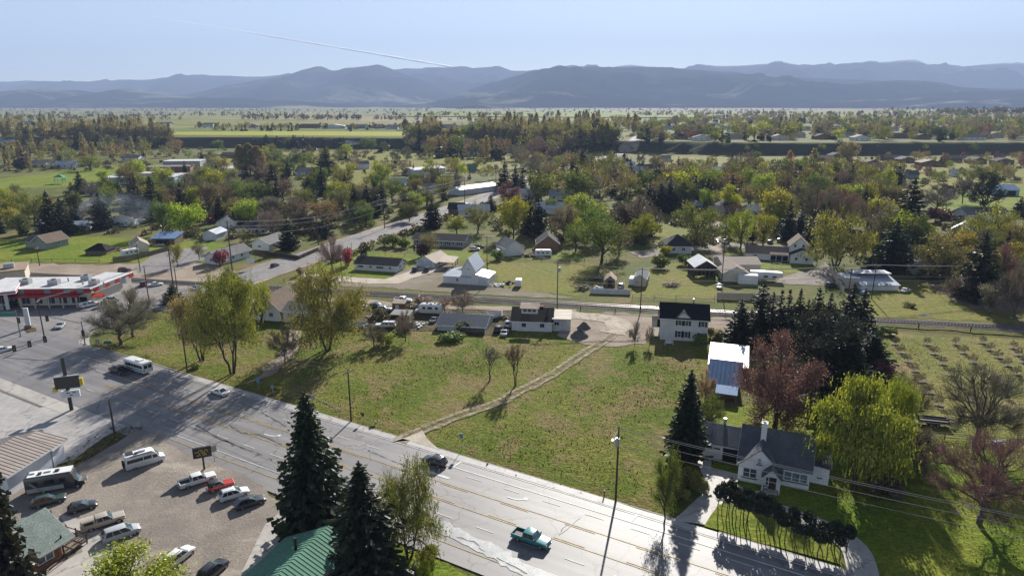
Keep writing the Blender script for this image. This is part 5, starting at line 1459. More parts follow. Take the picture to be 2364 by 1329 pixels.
for u in (2.5, 6, 10, 14): h.window('r', u, 1.5, 1.1, 1.1)
h.window('f', 3, 1.5, 1.2, 1.1)
h = House('red_roofed_house', 'white house with dull red roof behind the tall conifers', (382, 463), (446, 465), 9, 2.8); h.walls(wallm('white'), 'gable', 2.4, 'x').roof(roofm('red'), 0.5)
for u in (3, 6, 9): h.window('f', u, 1.5, 1, 1)
h = House('grey_bungalow', 'pale bungalow with slate roof near the sports field road', (198, 453), (262, 453), 9, 2.8); h.walls(wallm('pale'), 'gable', 2.2, 'x').roof(roofm('slate'), 0.5); h.window('f', 4, 1.5, 1.2, 1).window('f', 9, 1.5, 1.2, 1)
h = House('white_house_by_smoke', 'white house with dark gable beside the drifting smoke', (258, 523), (312, 522), 8, 2.8); h.walls(wallm('white'), 'gable', 2.4, 'y').roof(roofm('brown'), 0.4); h.window('f', 6, 1.5, 1, 1)
h = House('pale_shed', 'pale shed with light roof in the drifting smoke', (170, 534), (206, 532), 6, 2.4, 'shed'); h.walls(wallm('pale'), 'gable', 1.3, 'x').roof(roofm('steel', True), 0.3)
# school complex
h = House('school_building', 'broad low school building with white flat roof and blue fascia', (238, 426), (404, 424), 26, 4.2, 'school'); h.walls(wallm('blue'), 'flat').roof(roofm('white'), 0.4, 0.3)
for i in range(10): h.window('f', 3 + i * (h.L - 6) / 9, 2.0, 2.2, 1.6, 1)
h.box('upper_block', (h.L * 0.62, 14, 5.2), (h.L * 0.35, 12, 1.6), wallm('blue')); h.box('upper_roof', (h.L * 0.62, 14, 6.1), (h.L * 0.36, 12.5, 0.2), roofm('white'))
h = House('school_wing', 'dark-walled school wing with pale flat roof behind the main school', (337, 399), (440, 397), 14, 4.0, 'school'); h.walls(wallm('brick'), 'flat').roof(roofm('grey'), 0.4, 0.3)
h = House('school_gymnasium', 'tall dark gymnasium block with white roof edge on the playing field', (378, 391), (463, 390), 18, 6.0, 'gymnasium'); h.walls(wallm('grey'), 'flat').roof(roofm('white'), 0.3, 0.4)
h = House('low_white_hall', 'long low white-roofed hall beside the school', (497, 402), (560, 398), 14, 3.4, 'hall'); h.walls(wallm('pale'), 'gable', 1.4, 'x').roof(roofm('white', True), 0.4)
h = House('white_depot', 'long white depot building behind the two dark conifers', (957, 406), (1028, 400), 14, 4.0, 'depot'); h.walls(wallm('white'), 'gable', 1.2, 'x').roof(roofm('white', True), 0.4)
h = House('white_roofed_store', 'long white roof among the trees beside the side road', (1062, 452), (1150, 440), 10, 3.2, 'store'); h.walls(wallm('pale'), 'gable', 1.4, 'x').roof(roofm('white', True), 0.4)
h = House('barn_with_white_end', 'white barn standing alone in the far pasture', (825, 391), (853, 390), 9, 4, 'barn'); h.walls(wallm('white'), 'gable', 2.2, 'x').roof(roofm('charcoal'), 0.4)
h = House('greenhouse', 'pale greenhouse in the far pasture below the woods', (1073, 362), (1114, 362), 10, 3.0, 'greenhouse'); h.walls(wallm('pale'), 'gable', 2.2, 'x').roof(roofm('steel', True), 0.2)

# ---- foreground house with garage
A, B = G(1704, 1097), G(1866, 1130)
h = House('cottage_with_chimney', 'white cottage with grey shingle roof, tall white chimney and attached garage', (1704, 1097), (1866, 1130), 8.6, 2.9)
L = h.L; hw = max(2.6, min(3.4, h.top_of(1059)))
h.h = hw; h.walls(wallm('lilac'), 'gable', 3.4, 'x').roof(roofm('slate'), 0.35)
# projecting front gable with its own roof
fx0, fx1 = 0.0, L * 0.60
q = MB(); gab(q, fx0 + 0.02, fx1, -1.3, 3.0, hw - 0.02, 2.75); q.build('front_gable_wall', wallm('lilac'), h.root)
q = MB(); gabroof(q, fx0 + 0.02, fx1, -1.3, 3.3, hw, 2.75, 0.3); q.build('front_gable_roof', roofm('slate'), h.root)
q = MB(); ex0, ex1 = L * 0.33, L * 0.61
gab(q, ex0 + 0.6, ex1, -2.2, -1.32, 2.35, 1.1); q.build('entry_wall', wallm('lilac'), h.root)
q = MB(); gabroof(q, ex0 + 0.3, ex1, -3.1, -1.32, 2.35, 1.25, 0.2, 0.1); q.build('entry_roof', roofm('slate'), h.root)
q = MB(); q.add([(ex0 + 0.3, -3.0, 2.4), (ex1, -3.0, 2.4), ((ex0 + .3 + ex1) / 2, -3.0, 3.6)], [(0, 1, 2)]); q.build('entry_gable', wallm('lilac'), h.root)
for x in (ex0 + 0.35, ex1 - 0.05): h.box('porch_post', (x, -3.0, 1.15), (0.12, 0.12, 2.5), M_trim)
h.box('porch_step', ((ex0 + ex1) / 2, -2.7, 0.08), (2.2, 1.2, 0.3), M_concrete)
def wall_window(h, x, y, z, w, hh, mull=1, rows=1, name='window', glass=None):
 o = MB(); t = 0.1
 for dx, dz, a, b in ((0, hh / 2 - t / 2, w, t), (0, -hh / 2 + t / 2, w, t), (-w / 2 + t / 2, 0, t, hh - 2 * t), (w / 2 - t / 2, 0, t, hh - 2 * t)): o.box((x + dx, y, z + dz), (a, 0.12, b))
 for i in range(1, mull + 1): o.box((x - w / 2 + w * i / (mull + 1), y + 0.005, z), (0.12, 0.09, hh - 2 * t))
 for i in range(1, rows): o.box((x, y + 0.009, z - hh / 2 + hh * i / rows), (w - 2 * t, 0.06, 0.06))
 ob = o.build(name, M_trim, h.root)
 p = MB(); p.box((x, y + 0.04, z), (w - 2 * t + 0.02, 0.012, hh - 2 * t + 0.02)); p.build('pane', glass or M_glass, ob)
 s_ = MB(); s_.box((x, y - 0.06, z - hh / 2 - 0.06), (w + 0.2, 0.2, 0.1)); s_.build('sill', M_darkwood, ob)
wall_window(h, L * 0.17, -1.34, 1.55, 1.9, 1.5, 1, 2); wall_window(h, L * 0.29, -1.34, 3.6, 0.55, 0.9, 0, 2)
wall_window(h, L * 0.81, -0.05, 1.6, 3.1, 1.55, 2, 1, glass=M_bglass)
q = MB(); q.box((L * 0.50, -2.24, 1.05), (1.0, 0.08, 2.1)); o = q.build('door', M_darkwood, h.root); q = MB(); q.box((L * 0.50 + 0.38, -2.31, 1.05), (0.06, 0.06, 0.14)); q.build('handle', M_steel, o)
wall_window(h, L * 0.425, -2.26, 1.3, 0.5, 1.4, 0, 1)
h.chimney(L * 0.30, 2.2, 0.75, hw + 5.2, M_trim, 0.75, True, hw + 1.0)
# rear right wing
q = MB(); q.box((L + 1.25, 4.6, 1.25), (2.5, 4.6, 2.9)); q.build('side_wing_wall', wallm('lilac'), h.root)
q = MB(); q.slab([(L + 0.05, 1.9, 3.0), (L + 2.8, 1.9, 2.75), (L + 2.8, 7.3, 2.75), (L + 0.05, 7.3, 3.6)], 0.14); q.build('side_wing_roof', roofm('slate'), h.root)
wall_window(h, L + 1.3, 2.28, 1.5, 0.5, 1.0, 0)
# garage wing
gx0, gx1, gy = -5.6, -0.05, 3.6
q = MB(); q.box(((gx0 + gx1) / 2, gy + 3.2, 1.2), (gx1 - gx0, 6.4, 2.8)); q.build('garage_wall', wallm('lilac'), h.root)
q = MB(); q.slab([(gx0 - 0.35, gy - 0.4, 2.68), (gx1, gy - 0.4, 2.68), (gx1, gy + 3.2, 4.3), (gx0 - 0.35, gy + 3.2, 4.3)], 0.14); q.slab([(gx1, gy + 6.8, 2.68), (gx0 - 0.35, gy + 6.8, 2.68), (gx0 - 0.35, gy + 3.204, 4.3), (gx1, gy + 3.204, 4.3)], 0.14); q.build('garage_roof', roofm('slate'), h.root)
q = MB(); q.add([(gx0, gy, 2.6), (gx0, gy + 6.4, 2.6), (gx0, gy + 3.2, 4.15)], [(0, 2, 1)]); q.build('garage_gable', wallm('lilac'), h.root)
q = MB(); q.box((gx0 + 1.5, gy - 0.05, 1.05), (2.3, 0.08, 2.1)); o = q.build('garage_door', M_trim, h.root)
for i in range(4):
 p = MB(); p.box((gx0 + 1.5, gy - 0.11, 0.3 + i * 0.5), (2.1, 0.03, 0.42)); p.build('door_panel', wallm('white'), o)
for sx in (-0.55, 0.55):
 p = MB(); p.box((gx0 + 1.5 + sx, gy - 0.135, 1.8), (0.9, 0.02, 0.26)); p.build('door_window', M_glass, o)
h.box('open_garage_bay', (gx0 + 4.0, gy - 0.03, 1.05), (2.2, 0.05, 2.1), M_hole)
h.pipe(gx0 + 2.5, gy + 4.0, 4.0, 4.9, 0.22)

# ---- outbuildings behind it
h = House('white_roofed_outbuilding', 'outbuilding with glaring white metal roof under the evergreens', (1636, 866), (1722, 876), 9.0, 2.3, 'outbuilding')
h.walls(wallm('brown'), 'shed', 1.2).roof(roofm('white', True), 0.3, ribs=0.7); h.box('side_room', (1.3, -0.5, 1.0), (2.4, 0.9, 2.2), wallm('cream')); h.box('side_roof', (1.3, -0.5, 2.16), (2.7, 1.0, 0.1), roofm('white', True))
h = House('blue_roofed_shed', 'wooden shed with blue metal roof and lower lean-to', (1632, 906), (1704, 916), 5.4, 2.0, 'shed')
h.walls(wallm('wood'), 'shed', 2.4).roof(roofm('blue', True), 0.3, ribs=0.7)
mb = MB(); mb.slab([(1.6, -3.6, 1.75), (h.L - 0.1, -3.6, 1.75), (h.L - 0.1, -0.45, 2.15), (1.6, -0.45, 2.15)], 0.1); mb.build('lean_to_roof', roofm('blue', True), h.root)
for x in (1.75, h.L * 0.6, h.L - 0.3): h.box('post', (x, -3.4, 0.8), (0.15, 0.15, 1.65), M_wood)
h.box('lean_to_wall', (h.L * 0.6, -1.2, 0.8), (h.L * 0.7, 0.1, 1.7), wallm('brown'))

# ---- filling station and store
A = G(-50, 708); B = G(215, 704); C_ = G(290, 672)
h = House('filling_station', 'low convenience store with white flat roof and red banded fascia', (-50, 708), (215, 704), 15, 4.3, 'store')
h.D = float(np.linalg.norm(C_[:2] - B[:2])) * 0.92; L = h.L; D = h.D
h.walls(wallm('cream'), 'flat').roof(roofm('white'), 0.5, 0.25)
# angled right part: the photograph shows the right wing swinging back along the side road
ang = math.atan2(C_[1] - B[1], C_[0] - B[0]) - h.rz
q = MB(); ex = (math.cos(ang), math.sin(ang)); wl = 17.0
P0 = (L + 0.05, 0.0); P1 = (L + ex[0] * wl, ex[1] * wl); P2 = (P1[0] - ex[1] * 8, P1[1] + ex[0] * 8); P3 = (L * 0.8, D)
q.add([(*P0, -0.2), (*P1, -0.2), (*P2, -0.2), (*P3, -0.2), (*P0, 4.3), (*P1, 4.3), (*P2, 4.3), (*P3, 4.3)], [(0, 1, 5, 4), (1, 2, 6, 5), (2, 3, 7, 6), (4, 5, 6, 7)]); q.build('wing_wall', wallm('cream'), h.root)
q = MB(); q.slab([(P0[0], P0[1] - 0.4, 4.62), (P1[0] + 0.4, P1[1] - 0.2, 4.62), (P2[0] + 0.3, P2[1] + 0.3, 4.62), (P3[0], P3[1], 4.62)], 0.3); q.build('wing_roof', roofm('white'), h.root)
def fascia(p, q_, n, pat, z0=3.55, z1=4.75):
 p = np.array(p); q_ = np.array(q_); d = (q_ - p); Ln = np.linalg.norm(d); d /= Ln; o = np.array((d[1], -d[0])) * 0.65; rz = math.atan2(d[1], d[0])
 for i in range(n):
  c = p + d * Ln * (i + 0.5) / n + o; mb = MB(); mb.box((c[0], c[1], (z0 + z1) / 2), (Ln / n - 0.02, 0.25, z1 - z0), rz); mb.build('fascia_panel', {'r': M_red, 'g': wallm('pale'), 't': pmat('teal_band', (0.20, 0.25, 0.27), 0.5, 0.1)}[pat[i % len(pat)]], h.root)
 c = p + d * Ln / 2 + o; mb = MB(); mb.box((c[0], c[1], z1 + 0.1), (Ln + 0.3, 0.32, 0.18), rz); mb.build('coping', M_trim, h.root)
fascia((-0.5, 0), (L + 0.2, 0), 18, 'rrtrrtrtr'); fascia((L + 0.2, 0), (P1[0] + 0.2, P1[1]), 8, 'rtrtrtrr')
q = MB(); q.slab([(2, -3.2, 3.3), (L - 2, -3.2, 3.3), (L - 2, 0.1, 3.5), (2, 0.1, 3.5)], 0.25); q.build('front_canopy', M_red, h.root)
for i in range(8): h.box('canopy_post', (2.4 + i * (L - 4.8) / 7, -2.9, 1.5), (0.3, 0.3, 3.1), wallm('beige'))
for i in range(8): h.window('f', 3 + i * (L - 6) / 7.4, 1.5, 2.2, 1.9, 1)
h.door('f', L - 2.2, 1.8, 2.3, M_hole)
q = MB(); q.slab([(L + 0.6, -1.9, 2.6), (L + 3.8, -1.0, 2.6), (L + 3.2, 0.6, 3.3), (L + 0.2, 0.0, 3.3)], 0.12); q.build('awning', M_redawning, h.root)
for x, y, sx in ((L - 12, 5, 2.6), (L - 6, 9.5, 2.2), (L - 1, 4, 2.2), (L + 6, 6, 1.6), (L - 20, 6, 2.4)):
 q = MB(); q.box((x, y, 5.2), (sx, 1.8, 1.4)); o = q.build('roof_air_unit', M_steel, h.root); q = MB(); q.tube((x, y, 5.9), (x, y, 6.05), 0.6); q.build('fan', M_black, o)
for x, y in ((L - 10, 8), (L - 4, 4), (L + 2, 3)): h.pipe(x, y, 4.5, 5.4, 0.2)
h = House('fuel_canopy', 'red-striped fuel canopy on white pillars cut by the picture edge', (-60, 728), (44, 716), 9, 4.6, 'canopy')
L = h.L; q = MB(); q.box((L / 2, 4, 5.0), (L, 9, 0.9)); q.build('canopy_roof', roofm('white'), h.root)
for nm, z, t, mt in (('white_band', 4.72, 0.3, M_trim), ('red_band', 5.02, 0.36, M_red), ('white_band', 5.31, 0.22, M_trim)):
 q = MB(); q.box((L / 2, -0.56, z), (L + 0.1, 0.12, t)); q.box((L + 0.06, 4, z), (0.12, 9.2, t)); q.build(nm, mt, h.root)
for x in (L - 2.5, L - 11): h.box('pillar', (x, 2, 2.2), (0.8, 0.8, 4.7), M_trim)
for x in (L - 3.8, L - 12): h.box('fuel_pump', (x, 2.2, 0.95), (0.7, 1.0, 1.9), M_steel)
h = House('orange_roofed_building', 'building with orange-tan flat roof and metal air units', (-70, 668), (62, 654), 12, 4.0, 'building'); h.walls(wallm('beige'), 'flat').roof(roofm('rust'), 0.3, 0.3)
for x in (h.L - 4, h.L - 9, h.L - 14): h.box('roof_air_unit', (x, 4.5, 5.0), (2.6, 2.0, 1.5), M_steel)

# ---- lower left: ribbed-roof workshop, log cabin, green roof
h = House('ribbed_roof_workshop', 'long white workshop with brown ribbed metal roof beside the motorhome', (24, 1147), (123, 1080), 10, 3.2, 'workshop')
h.walls(wallm('lilac'), 'gable', 1.5, 'x').roof(roofm('greybrown', True), 0.5, ribs=0.62, side=0.4)
h = House('ribbed_roof_store', 'smaller white building with brown ribbed roof joined behind the workshop', (126, 1078), (152, 1058), 8, 3.0, 'building')
h.walls(wallm('lilac'), 'gable', 1.2, 'x').roof(roofm('greybrown', True), 0.5, ribs=0.62); h.door('r', 2, 1.6, 2.2, M_hole)
h = House('log_cabin', 'brown log cabin with mossy grey roof, deck and stair rails', (62, 1338), (143, 1288), 7.0, 2.9, 'cabin')
h.walls(wallm('log'), 'gable', 2.1, 'x').roof(roofm('moss'), 1.0, side=1.3)
lg = 11
for i in range(lg):
 q = MB(); q.tube((-0.1, -0.02, 0.13 + i * 0.262), (h.L + 0.1, -0.02, 0.13 + i * 0.262), 0.13, n=6); q.build('log', wallm('log'), h.root)
 q = MB(); q.tube((h.L + 0.02, -0.1, 0.13 + i * 0.262), (h.L + 0.02, h.D, 0.13 + i * 0.262), 0.13, n=6); q.build('log', wallm('log'), h.root)
wall_window(h, h.L * 0.55, -0.2, 1.55, 1.9, 1.3, 1)
h.box('deck', (h.L + 1.6, 2.6, 0.55), (3.0, 6.0, 0.16), M_wood)
for y in (-0.3, 1.4, 3.1, 5.4): h.box('deck_post', (h.L + 3.0, y, 0.9), (0.12, 0.12, 1.9), M_darkwood)
for z in (1.0, 1.6):
 h.box('deck_rail', (h.L + 3.0, 2.6, z), (0.08, 5.8, 0.08), M_darkwood); h.box('deck_rail', (h.L + 1.6, -0.4, z), (2.8, 0.08, 0.08), M_darkwood)
q = MB(); q.tube((h.L - 4.0, -1.6, 0.6), (h.L + 3.0, -0.5, 1.65), 0.05); q.tube((h.L - 4.0, -1.6, 0.2), (h.L + 3.0, -0.5, 1.1), 0.05); q.build('ramp_rail', M_darkwood, h.root)
for x in (h.L + 3.0,): h.box('porch_post', (x, 5.5, 1.9), (0.14, 0.14, 2.6), M_darkwood); h.box('porch_post', (x - 2.9, -0.4, 1.7), (0.14, 0.14, 3.0), M_darkwood)
R0, R1 = G(620, 1352, 5.4), G(752, 1222, 5.4)
dv = unit(R1 - R0); nv = np.array((dv[1], -dv[0], 0))
hwid = 5.6
a0 = R0 - dv * 5 + nv * hwid; b0 = R1 + nv * hwid
h = House('green_roofed_building', 'building with green ribbed metal gable roof under the tall spruce', (a0[0], a0[1], 0), (b0[0], b0[1], 0), hwid * 2, 2.7, 'building', world=True)
h.walls(wallm('cream'), 'gable', 2.7, 'x').roof(roofm('green', True), 0.5, ribs=0.5); h.pipe(h.L - 3.6, hwid + 1.4, 4.4, 6.3, 0.16, 'flue', M_black)
q = MB(); gabroof(q, h.L - 9.5, h.L - 4.0, -3.0, hwid * 0.6, 2.6, 1.6, 0.4); q.build('cross_gable_roof', roofm('green', True), h.root); q = MB(); gab(q, h.L - 9.5, h.L - 4.0, -3.0, 0.1, 2.6, 1.6); q.build('cross_gable_wall', wallm('cream'), h.root)

# ---- small distant houses, one by one
FH = []
def far_house(px, py, wpx, d, wall, roof, label, ridge='x', hh=3.0, rise=2.2, cat='house', name='distant_house', two=False, group=None):
 P = GT(px, py); w = width_at(P, wpx); rz = ((px * 7) % 17 - 8) / 60.0
 A = np.array((P[0] - w / 2, P[1] - math.sin(rz) * w / 2, P[2])); B = np.array((P[0] + w / 2 * math.cos(rz), P[1] + math.sin(rz) * w / 2, P[2]))
 FH.append((px, py, wpx))
 x = House(name, label, A, B, d, hh, cat, z=P[2], world=True, group=group)
 x.walls(wallm(wall), 'gable', rise, ridge, base=1.2).roof(roofm(roof), 0.5, fascia=False)
 n = max(1, int(w / 5))
 for i in range(n): x.window('f', (i + 0.5) * w / n, hh * 0.5, 1.3, 1.2, 0)
 return x
for a in [
 (1392, 427, 26, 9, 'white', 'white', 'white house with blue base on the lot beyond the side road', 'x'),
 (1455, 390, 20, 8, 'white', 'white', 'tiny white cabin above the brown trees by the side road', 'x'),
 (1475, 402, 20, 8, 'pale', 'steel', 'pale blue cabin near the tiny white cabin', 'x'),
 (1510, 396, 52, 9, 'brown', 'charcoal', 'long dark-roofed house among pale shrubs', 'x'),
 (1538, 373, 20, 8, 'cream', 'tan', 'cream hut on the far green below the dark bank', 'x'),
 (1595, 400, 34, 9, 'pale', 'slate', 'grey gable house above the dark conifer row', 'y'),
 (1650, 402, 54, 9, 'white', 'white', 'long white-roofed house above the dark conifer row', 'x'),
 (1605, 486, 34, 9, 'blue', 'white', 'small blue house with white roof beside the dark conifers', 'y'),
 (1690, 492, 50, 10, 'brown', 'charcoal', 'brown house with dark roof behind the gravel lane', 'y'),
 (1655, 503, 30, 6, 'beige', 'tan', 'low tan shed beside the brown dark-roofed house', 'x'),
 (1745, 500, 34, 6, 'white', 'white', 'white shed behind the yellow trees near the lane', 'x'),
 (1908, 373, 40, 12, 'brown', 'dark', 'dark barn below the far bank beside the tall tan tree', 'x'),
 (1935, 366, 30, 10, 'wood', 'charcoal', 'dark brown house just under the far bank', 'y'),
 (2015, 384, 40, 10, 'wood', 'brown', 'brown house with tan roof slope in the far subdivision', 'y'),
 (2060, 372, 34, 10, 'brown', 'charcoal', 'dark house tucked under the bank in the subdivision', 'x'),
 (2095, 376, 34, 10, 'wood', 'slate', 'slate-roofed house in the far subdivision', 'y'),
 (2150, 384, 46, 11, 'brown', 'tan', 'large tan-gabled house in the far subdivision', 'y'),
 (2205, 374, 36, 10, 'wood', 'dark', 'dark-roofed house beside the red trees', 'x'),
 (2260, 378, 36, 10, 'brown', 'slate', 'brown house with pale gable beside the red trees', 'y'),
 (2320, 380, 40, 10, 'wood', 'charcoal', 'dark gabled house at the far paddock corner', 'y'),
 (2110, 412, 24, 6, 'grey', 'slate', 'grey stable in the green paddock', 'x'),
 (2195, 452, 22, 6, 'wood', 'dark', 'dark field shelter in the green paddock', 'x'),
 (2206, 408, 14, 5, 'white', 'white', 'tiny white shed in the green paddock', 'x'),
 (1200, 460, 60, 9, 'pale', 'steel', 'pale roofed house behind the bright yellow-green tree', 'x'),
 (1275, 494, 70, 8, 'white', 'white', 'glaring white roof behind the two dark conifers', 'x'),
 (1290, 462, 44, 8, 'white', 'steel', 'white mobile home among the central trees', 'x'),
 (1095, 500, 70, 7, 'white', 'white', 'long white mobile home behind the budding tree', 'x'),
 (1052, 496, 34, 8, 'brown', 'charcoal', 'dark-roofed shed beside the side road bend', 'x'),
 (1000, 447, 40, 9, 'white', 'grey', 'white house half hidden beside the side road trees', 'x'),
 (918, 432, 34, 8, 'white', 'white', 'white-roofed house between the olive budding trees', 'x'),
 (1090, 395, 20, 7, 'green', 'green', 'small green shed in the central pasture', 'x'),
 (700, 405, 36, 10, 'pale', 'slate', 'pale house behind the school road conifers', 'x'),
 (815, 335, 34, 12, 'pale', 'slate', 'pale farm building beneath the terrace bank', 'x'),
 (535, 365, 50, 12, 'brown', 'charcoal', 'dark farm building beside the cattle pens', 'x'),
 (150, 388, 46, 10, 'pale', 'steel', 'pale blue roofed house behind the sports field', 'x'),
 (90, 385, 36, 10, 'cream', 'grey', 'cream house beyond the sports field corner', 'x'),
 (300, 372, 40, 10, 'white', 'slate', 'white house beyond the sports field near conifers', 'x'),
 (12, 330, 34, 12, 'blue', 'blue', 'blue-roofed barn at the picture edge among tan trees', 'x'),
 (30, 500, 50, 9, 'brown', 'charcoal', 'dark-roofed house under the olive trees at the picture edge', 'x'),
 (95, 537, 30, 8, 'pale', 'grey', 'pale gable behind the sage house', 'y'),
]:
 far_house(a[0], a[1], a[2], a[3], a[4], a[5], a[6], a[7])
ROWH = []
# row on the terrace edge and beyond (alike)
for i, (x, y, w, wl, rf) in enumerate([(1570, 322, 34, 'brown', 'charcoal'), (1620, 325, 40, 'white', 'slate'), (1700, 322, 30, 'beige', 'brown'), (1800, 324, 40, 'cream', 'tan'), (1845, 318, 30, 'white', 'grey'), (1900, 322, 36, 'brown', 'charcoal'),
  (1955, 318, 30, 'pale', 'slate'), (1990, 325, 38, 'white', 'tan'), (2080, 320, 40, 'wood', 'dark'), (2130, 322, 36, 'brown', 'charcoal'), (2250, 324, 50, 'pale', 'slate'), (2300, 318, 34, 'cream', 'brown'), (1680, 300, 24, 'white', 'grey'),
  (1740, 303, 26, 'cream', 'tan'), (1860, 302, 26, 'white', 'slate'), (1930, 300, 24, 'beige', 'brown'), (2060, 303, 28, 'white', 'grey'), (2180, 300, 26, 'pale', 'slate'), (1540, 300, 24, 'white', 'grey'), (1650, 290, 20, 'white', 'slate')]):
 s_ = far_house(x, y, w, 11, wl, rf, {'white': 'white', 'brown': 'brown', 'beige': 'beige', 'cream': 'cream', 'pale': 'pale grey', 'wood': 'dark wooden'}[wl] + ' house with ' + rf + ' roof on the tree-covered terrace', 'xy'[i % 2], 3.4, 2.6, group='houses on the terrace'); ROWH.append((x, s_))
for i, (x, y, w, wl, rf) in enumerate([(375, 291, 34, 'grey', 'slate'), (345, 298, 30, 'pale', 'charcoal'), (480, 293, 24, 'white', 'slate'), (585, 295, 22, 'pale', 'grey'), (715, 296, 44, 'brown', 'charcoal'), (770, 297, 56, 'white', 'white'), (830, 297, 30, 'grey', 'slate'), (870, 296, 36, 'grey', 'charcoal'),
  (905, 299, 26, 'pale', 'slate'), (960, 301, 24, 'grey', 'charcoal'), (1030, 297, 36, 'grey', 'slate'), (1065, 299, 28, 'pale', 'charcoal'), (1095, 298, 24, 'grey', 'slate'), (215, 287, 22, 'pale', 'grey'), (60, 288, 20, 'blue', 'blue')]):
 s_ = far_house(x, y, w, 13, wl, rf, {'grey': 'grey', 'white': 'white', 'pale': 'pale', 'brown': 'brown', 'blue': 'blue'}[wl] + ' house with ' + rf + ' roof behind the bright field', 'xy'[i % 2], 3.6, 2.8, group='houses beyond the bright field'); ROWH.append((x, s_))

_b = {}
for x, s_ in ROWH: _b.setdefault(s_.root['label'], []).append((x, s_.root))
for lab, L in _b.items():
 L.sort(key=lambda q: q[0])
 for i, (x, e) in enumerate(L):
  if len(L) > 1: e['label'] = lab + ', ' + ('first', 'second', 'third', 'fourth', 'fifth')[i] + ' from the left'
# ------------------------------------------------------------------ vehicles
M_paint = pmat('car_paint', (0.5, 0.5, 0.5), 0.28, 0.06, 0.7, 0.04, spec=0.6, objcol=True)
M_paint.node_tree.nodes['Principled BSDF'].inputs['Coat Weight'].default_value = 0.6
M_paint.node_tree.nodes['Principled BSDF'].inputs['Coat Roughness'].default_value = 0.08
M_tyre = pmat('tyre_rubber', (0.018, 0.018, 0.019), 0.85, 0.2, 3, 0.1)
M_rim = pmat('wheel_rim', (0.38, 0.39, 0.40), 0.35, 0.15, 3, 0.05, metal=0.6)
M_carglass = glass_mat('car_glass', (0.012, 0.016, 0.02), 0.05)
M_shield = glass_mat('windshield_glass', (0.03, 0.055, 0.065), 0.04)
M_lamp = pmat('headlight', (0.62, 0.63, 0.64), 0.15, 0.05, 3, 0.02, spec=0.8)
M_tail = pmat('taillight', (0.28, 0.012, 0.012), 0.25, 0.05, 3, 0.02, spec=0.7)
M_plastic = pmat('black_plastic', (0.025, 0.025, 0.027), 0.6, 0.15, 3, 0.08)
M_rvwhite = pmat('camper_shell', (0.70, 0.70, 0.69), 0.45, 0.1, 0.5, 0.05)

def sec(x, zlo, zhi, hw, r=0.12):
 return [(x, -hw + 0.07, zlo), (x, -hw, zlo + 0.14), (x, -hw, zhi - r * 1.4), (x, -hw + r * 0.6, zhi - r * 0.3), (x, -hw + r * 2, zhi),
   (x, hw - r * 2, zhi), (x, hw - r * 0.6, zhi - r * 0.3), (x, hw, zhi - r * 1.4), (x, hw, zlo + 0.14), (x, hw - 0.07, zlo)]

def wheel_parts(L, W, r, xf, xr, dual=False):
 out = []
 for x in (xf, xr):
  for s in (-1, 1):
   t = MB(); t.tube((x, s * (W / 2 - 0.25), r), (x, s * (W / 2 - 0.005), r), r, n=14)
   c = MB(); c.tube((x, s * (W / 2 - 0.02), r), (x, s * (W / 2 + 0.012), r), r * 0.62, n=10)
   out.append(('wheel', t, M_tyre, [('rim', c, M_rim)]))
 return out

def shell(cow, wt, rt, rb, zb, zt, hwb, hwt, panes):
 """cabin: tapered shell plus separate panes; returns (shell builder, windshield, rear, sides)"""
 b = MB(); xm = (wt + rt) / 2
 rings = []
 for x0, z, hw, dx in ((0, zb - 0.06, hwb, 0), (0, zt - 0.07, hwt + 0.03, 1), (0, zt, hwt - 0.16, 2)):
  xa = cow if dx == 0 else wt + (0.0 if dx == 1 else -0.18); xb = rb if dx == 0 else rt + (0 if dx == 1 else 0.15)
  rings.append([(xa, -hw, z), (xa, hw, z), (xb, hw, z), (xb, -hw, z)])
 # loft bottom to top
 vs = [p for r_ in rings for p in r_]; fs = []
 for k in range(2):
  for i in range(4):
   j = (i + 1) % 4; fs.append((k * 4 + i, k * 4 + j, (k + 1) * 4 + j, (k + 1) * 4 + i))
 fs.append((8, 9, 10, 11)); b.add(vs, fs)
 z0, z1 = zb + 0.0, zt - 0.08
 def lerp(a, c, t): return a + (c - a) * t
 f = (z0 - (zb - 0.06)) / (zt - 0.07 - zb + 0.06)
 def at(xb_, xt_, t, hb, ht): return lerp(xb_, xt_, t), lerp(hb, ht, t)
 ws = MB(); o = 0.02
 xa0, h0 = at(cow, wt, f, hwb, hwt + 0.03); xa1, h1 = at(cow, wt, 0.99, hwb, hwt + 0.03)
 ws.quad((xa0 + o, h0 - 0.1, z0 + .02), (xa0 + o, -h0 + 0.1, z0 + .02), (xa1 + o, -h1 + 0.1, z1), (xa1 + o, h1 - 0.1, z1))
 rw = MB(); xb0, h0 = at(rb, rt, f, hwb, hwt + 0.03); xb1, h1 = at(rb, rt, 0.97, hwb, hwt + 0.03)
 rw.quad((xb0 - o, -h0 + 0.12, z0 + .05), (xb0 - o, h0 - 0.12, z0 + .05), (xb1 - o, h1 - 0.12, z1 - .02), (xb1 - o, -h1 + 0.12, z1 - .02))
 sides = []
 for s in (-1, 1):
  m = MB()
  for (u0, u1) in panes:
   def X(u, t): return lerp(lerp(cow, rb, u), lerp(wt, rt, u), t)
   y0 = s * (lerp(hwb, hwt + 0.03, f) + o); y1 = s * (hwt + 0.03 + o)
   q = [(X(u0, f), y0, z0 + 0.03), (X(u1, f), y0, z0 + 0.03), (X(u1, 0.96), y1, z1), (X(u0, 0.96), y1, z1)]
   if s > 0: q = q[::-1]
   m.quad(*q)
  sides.append(m)
 return b, ws, rw, sides

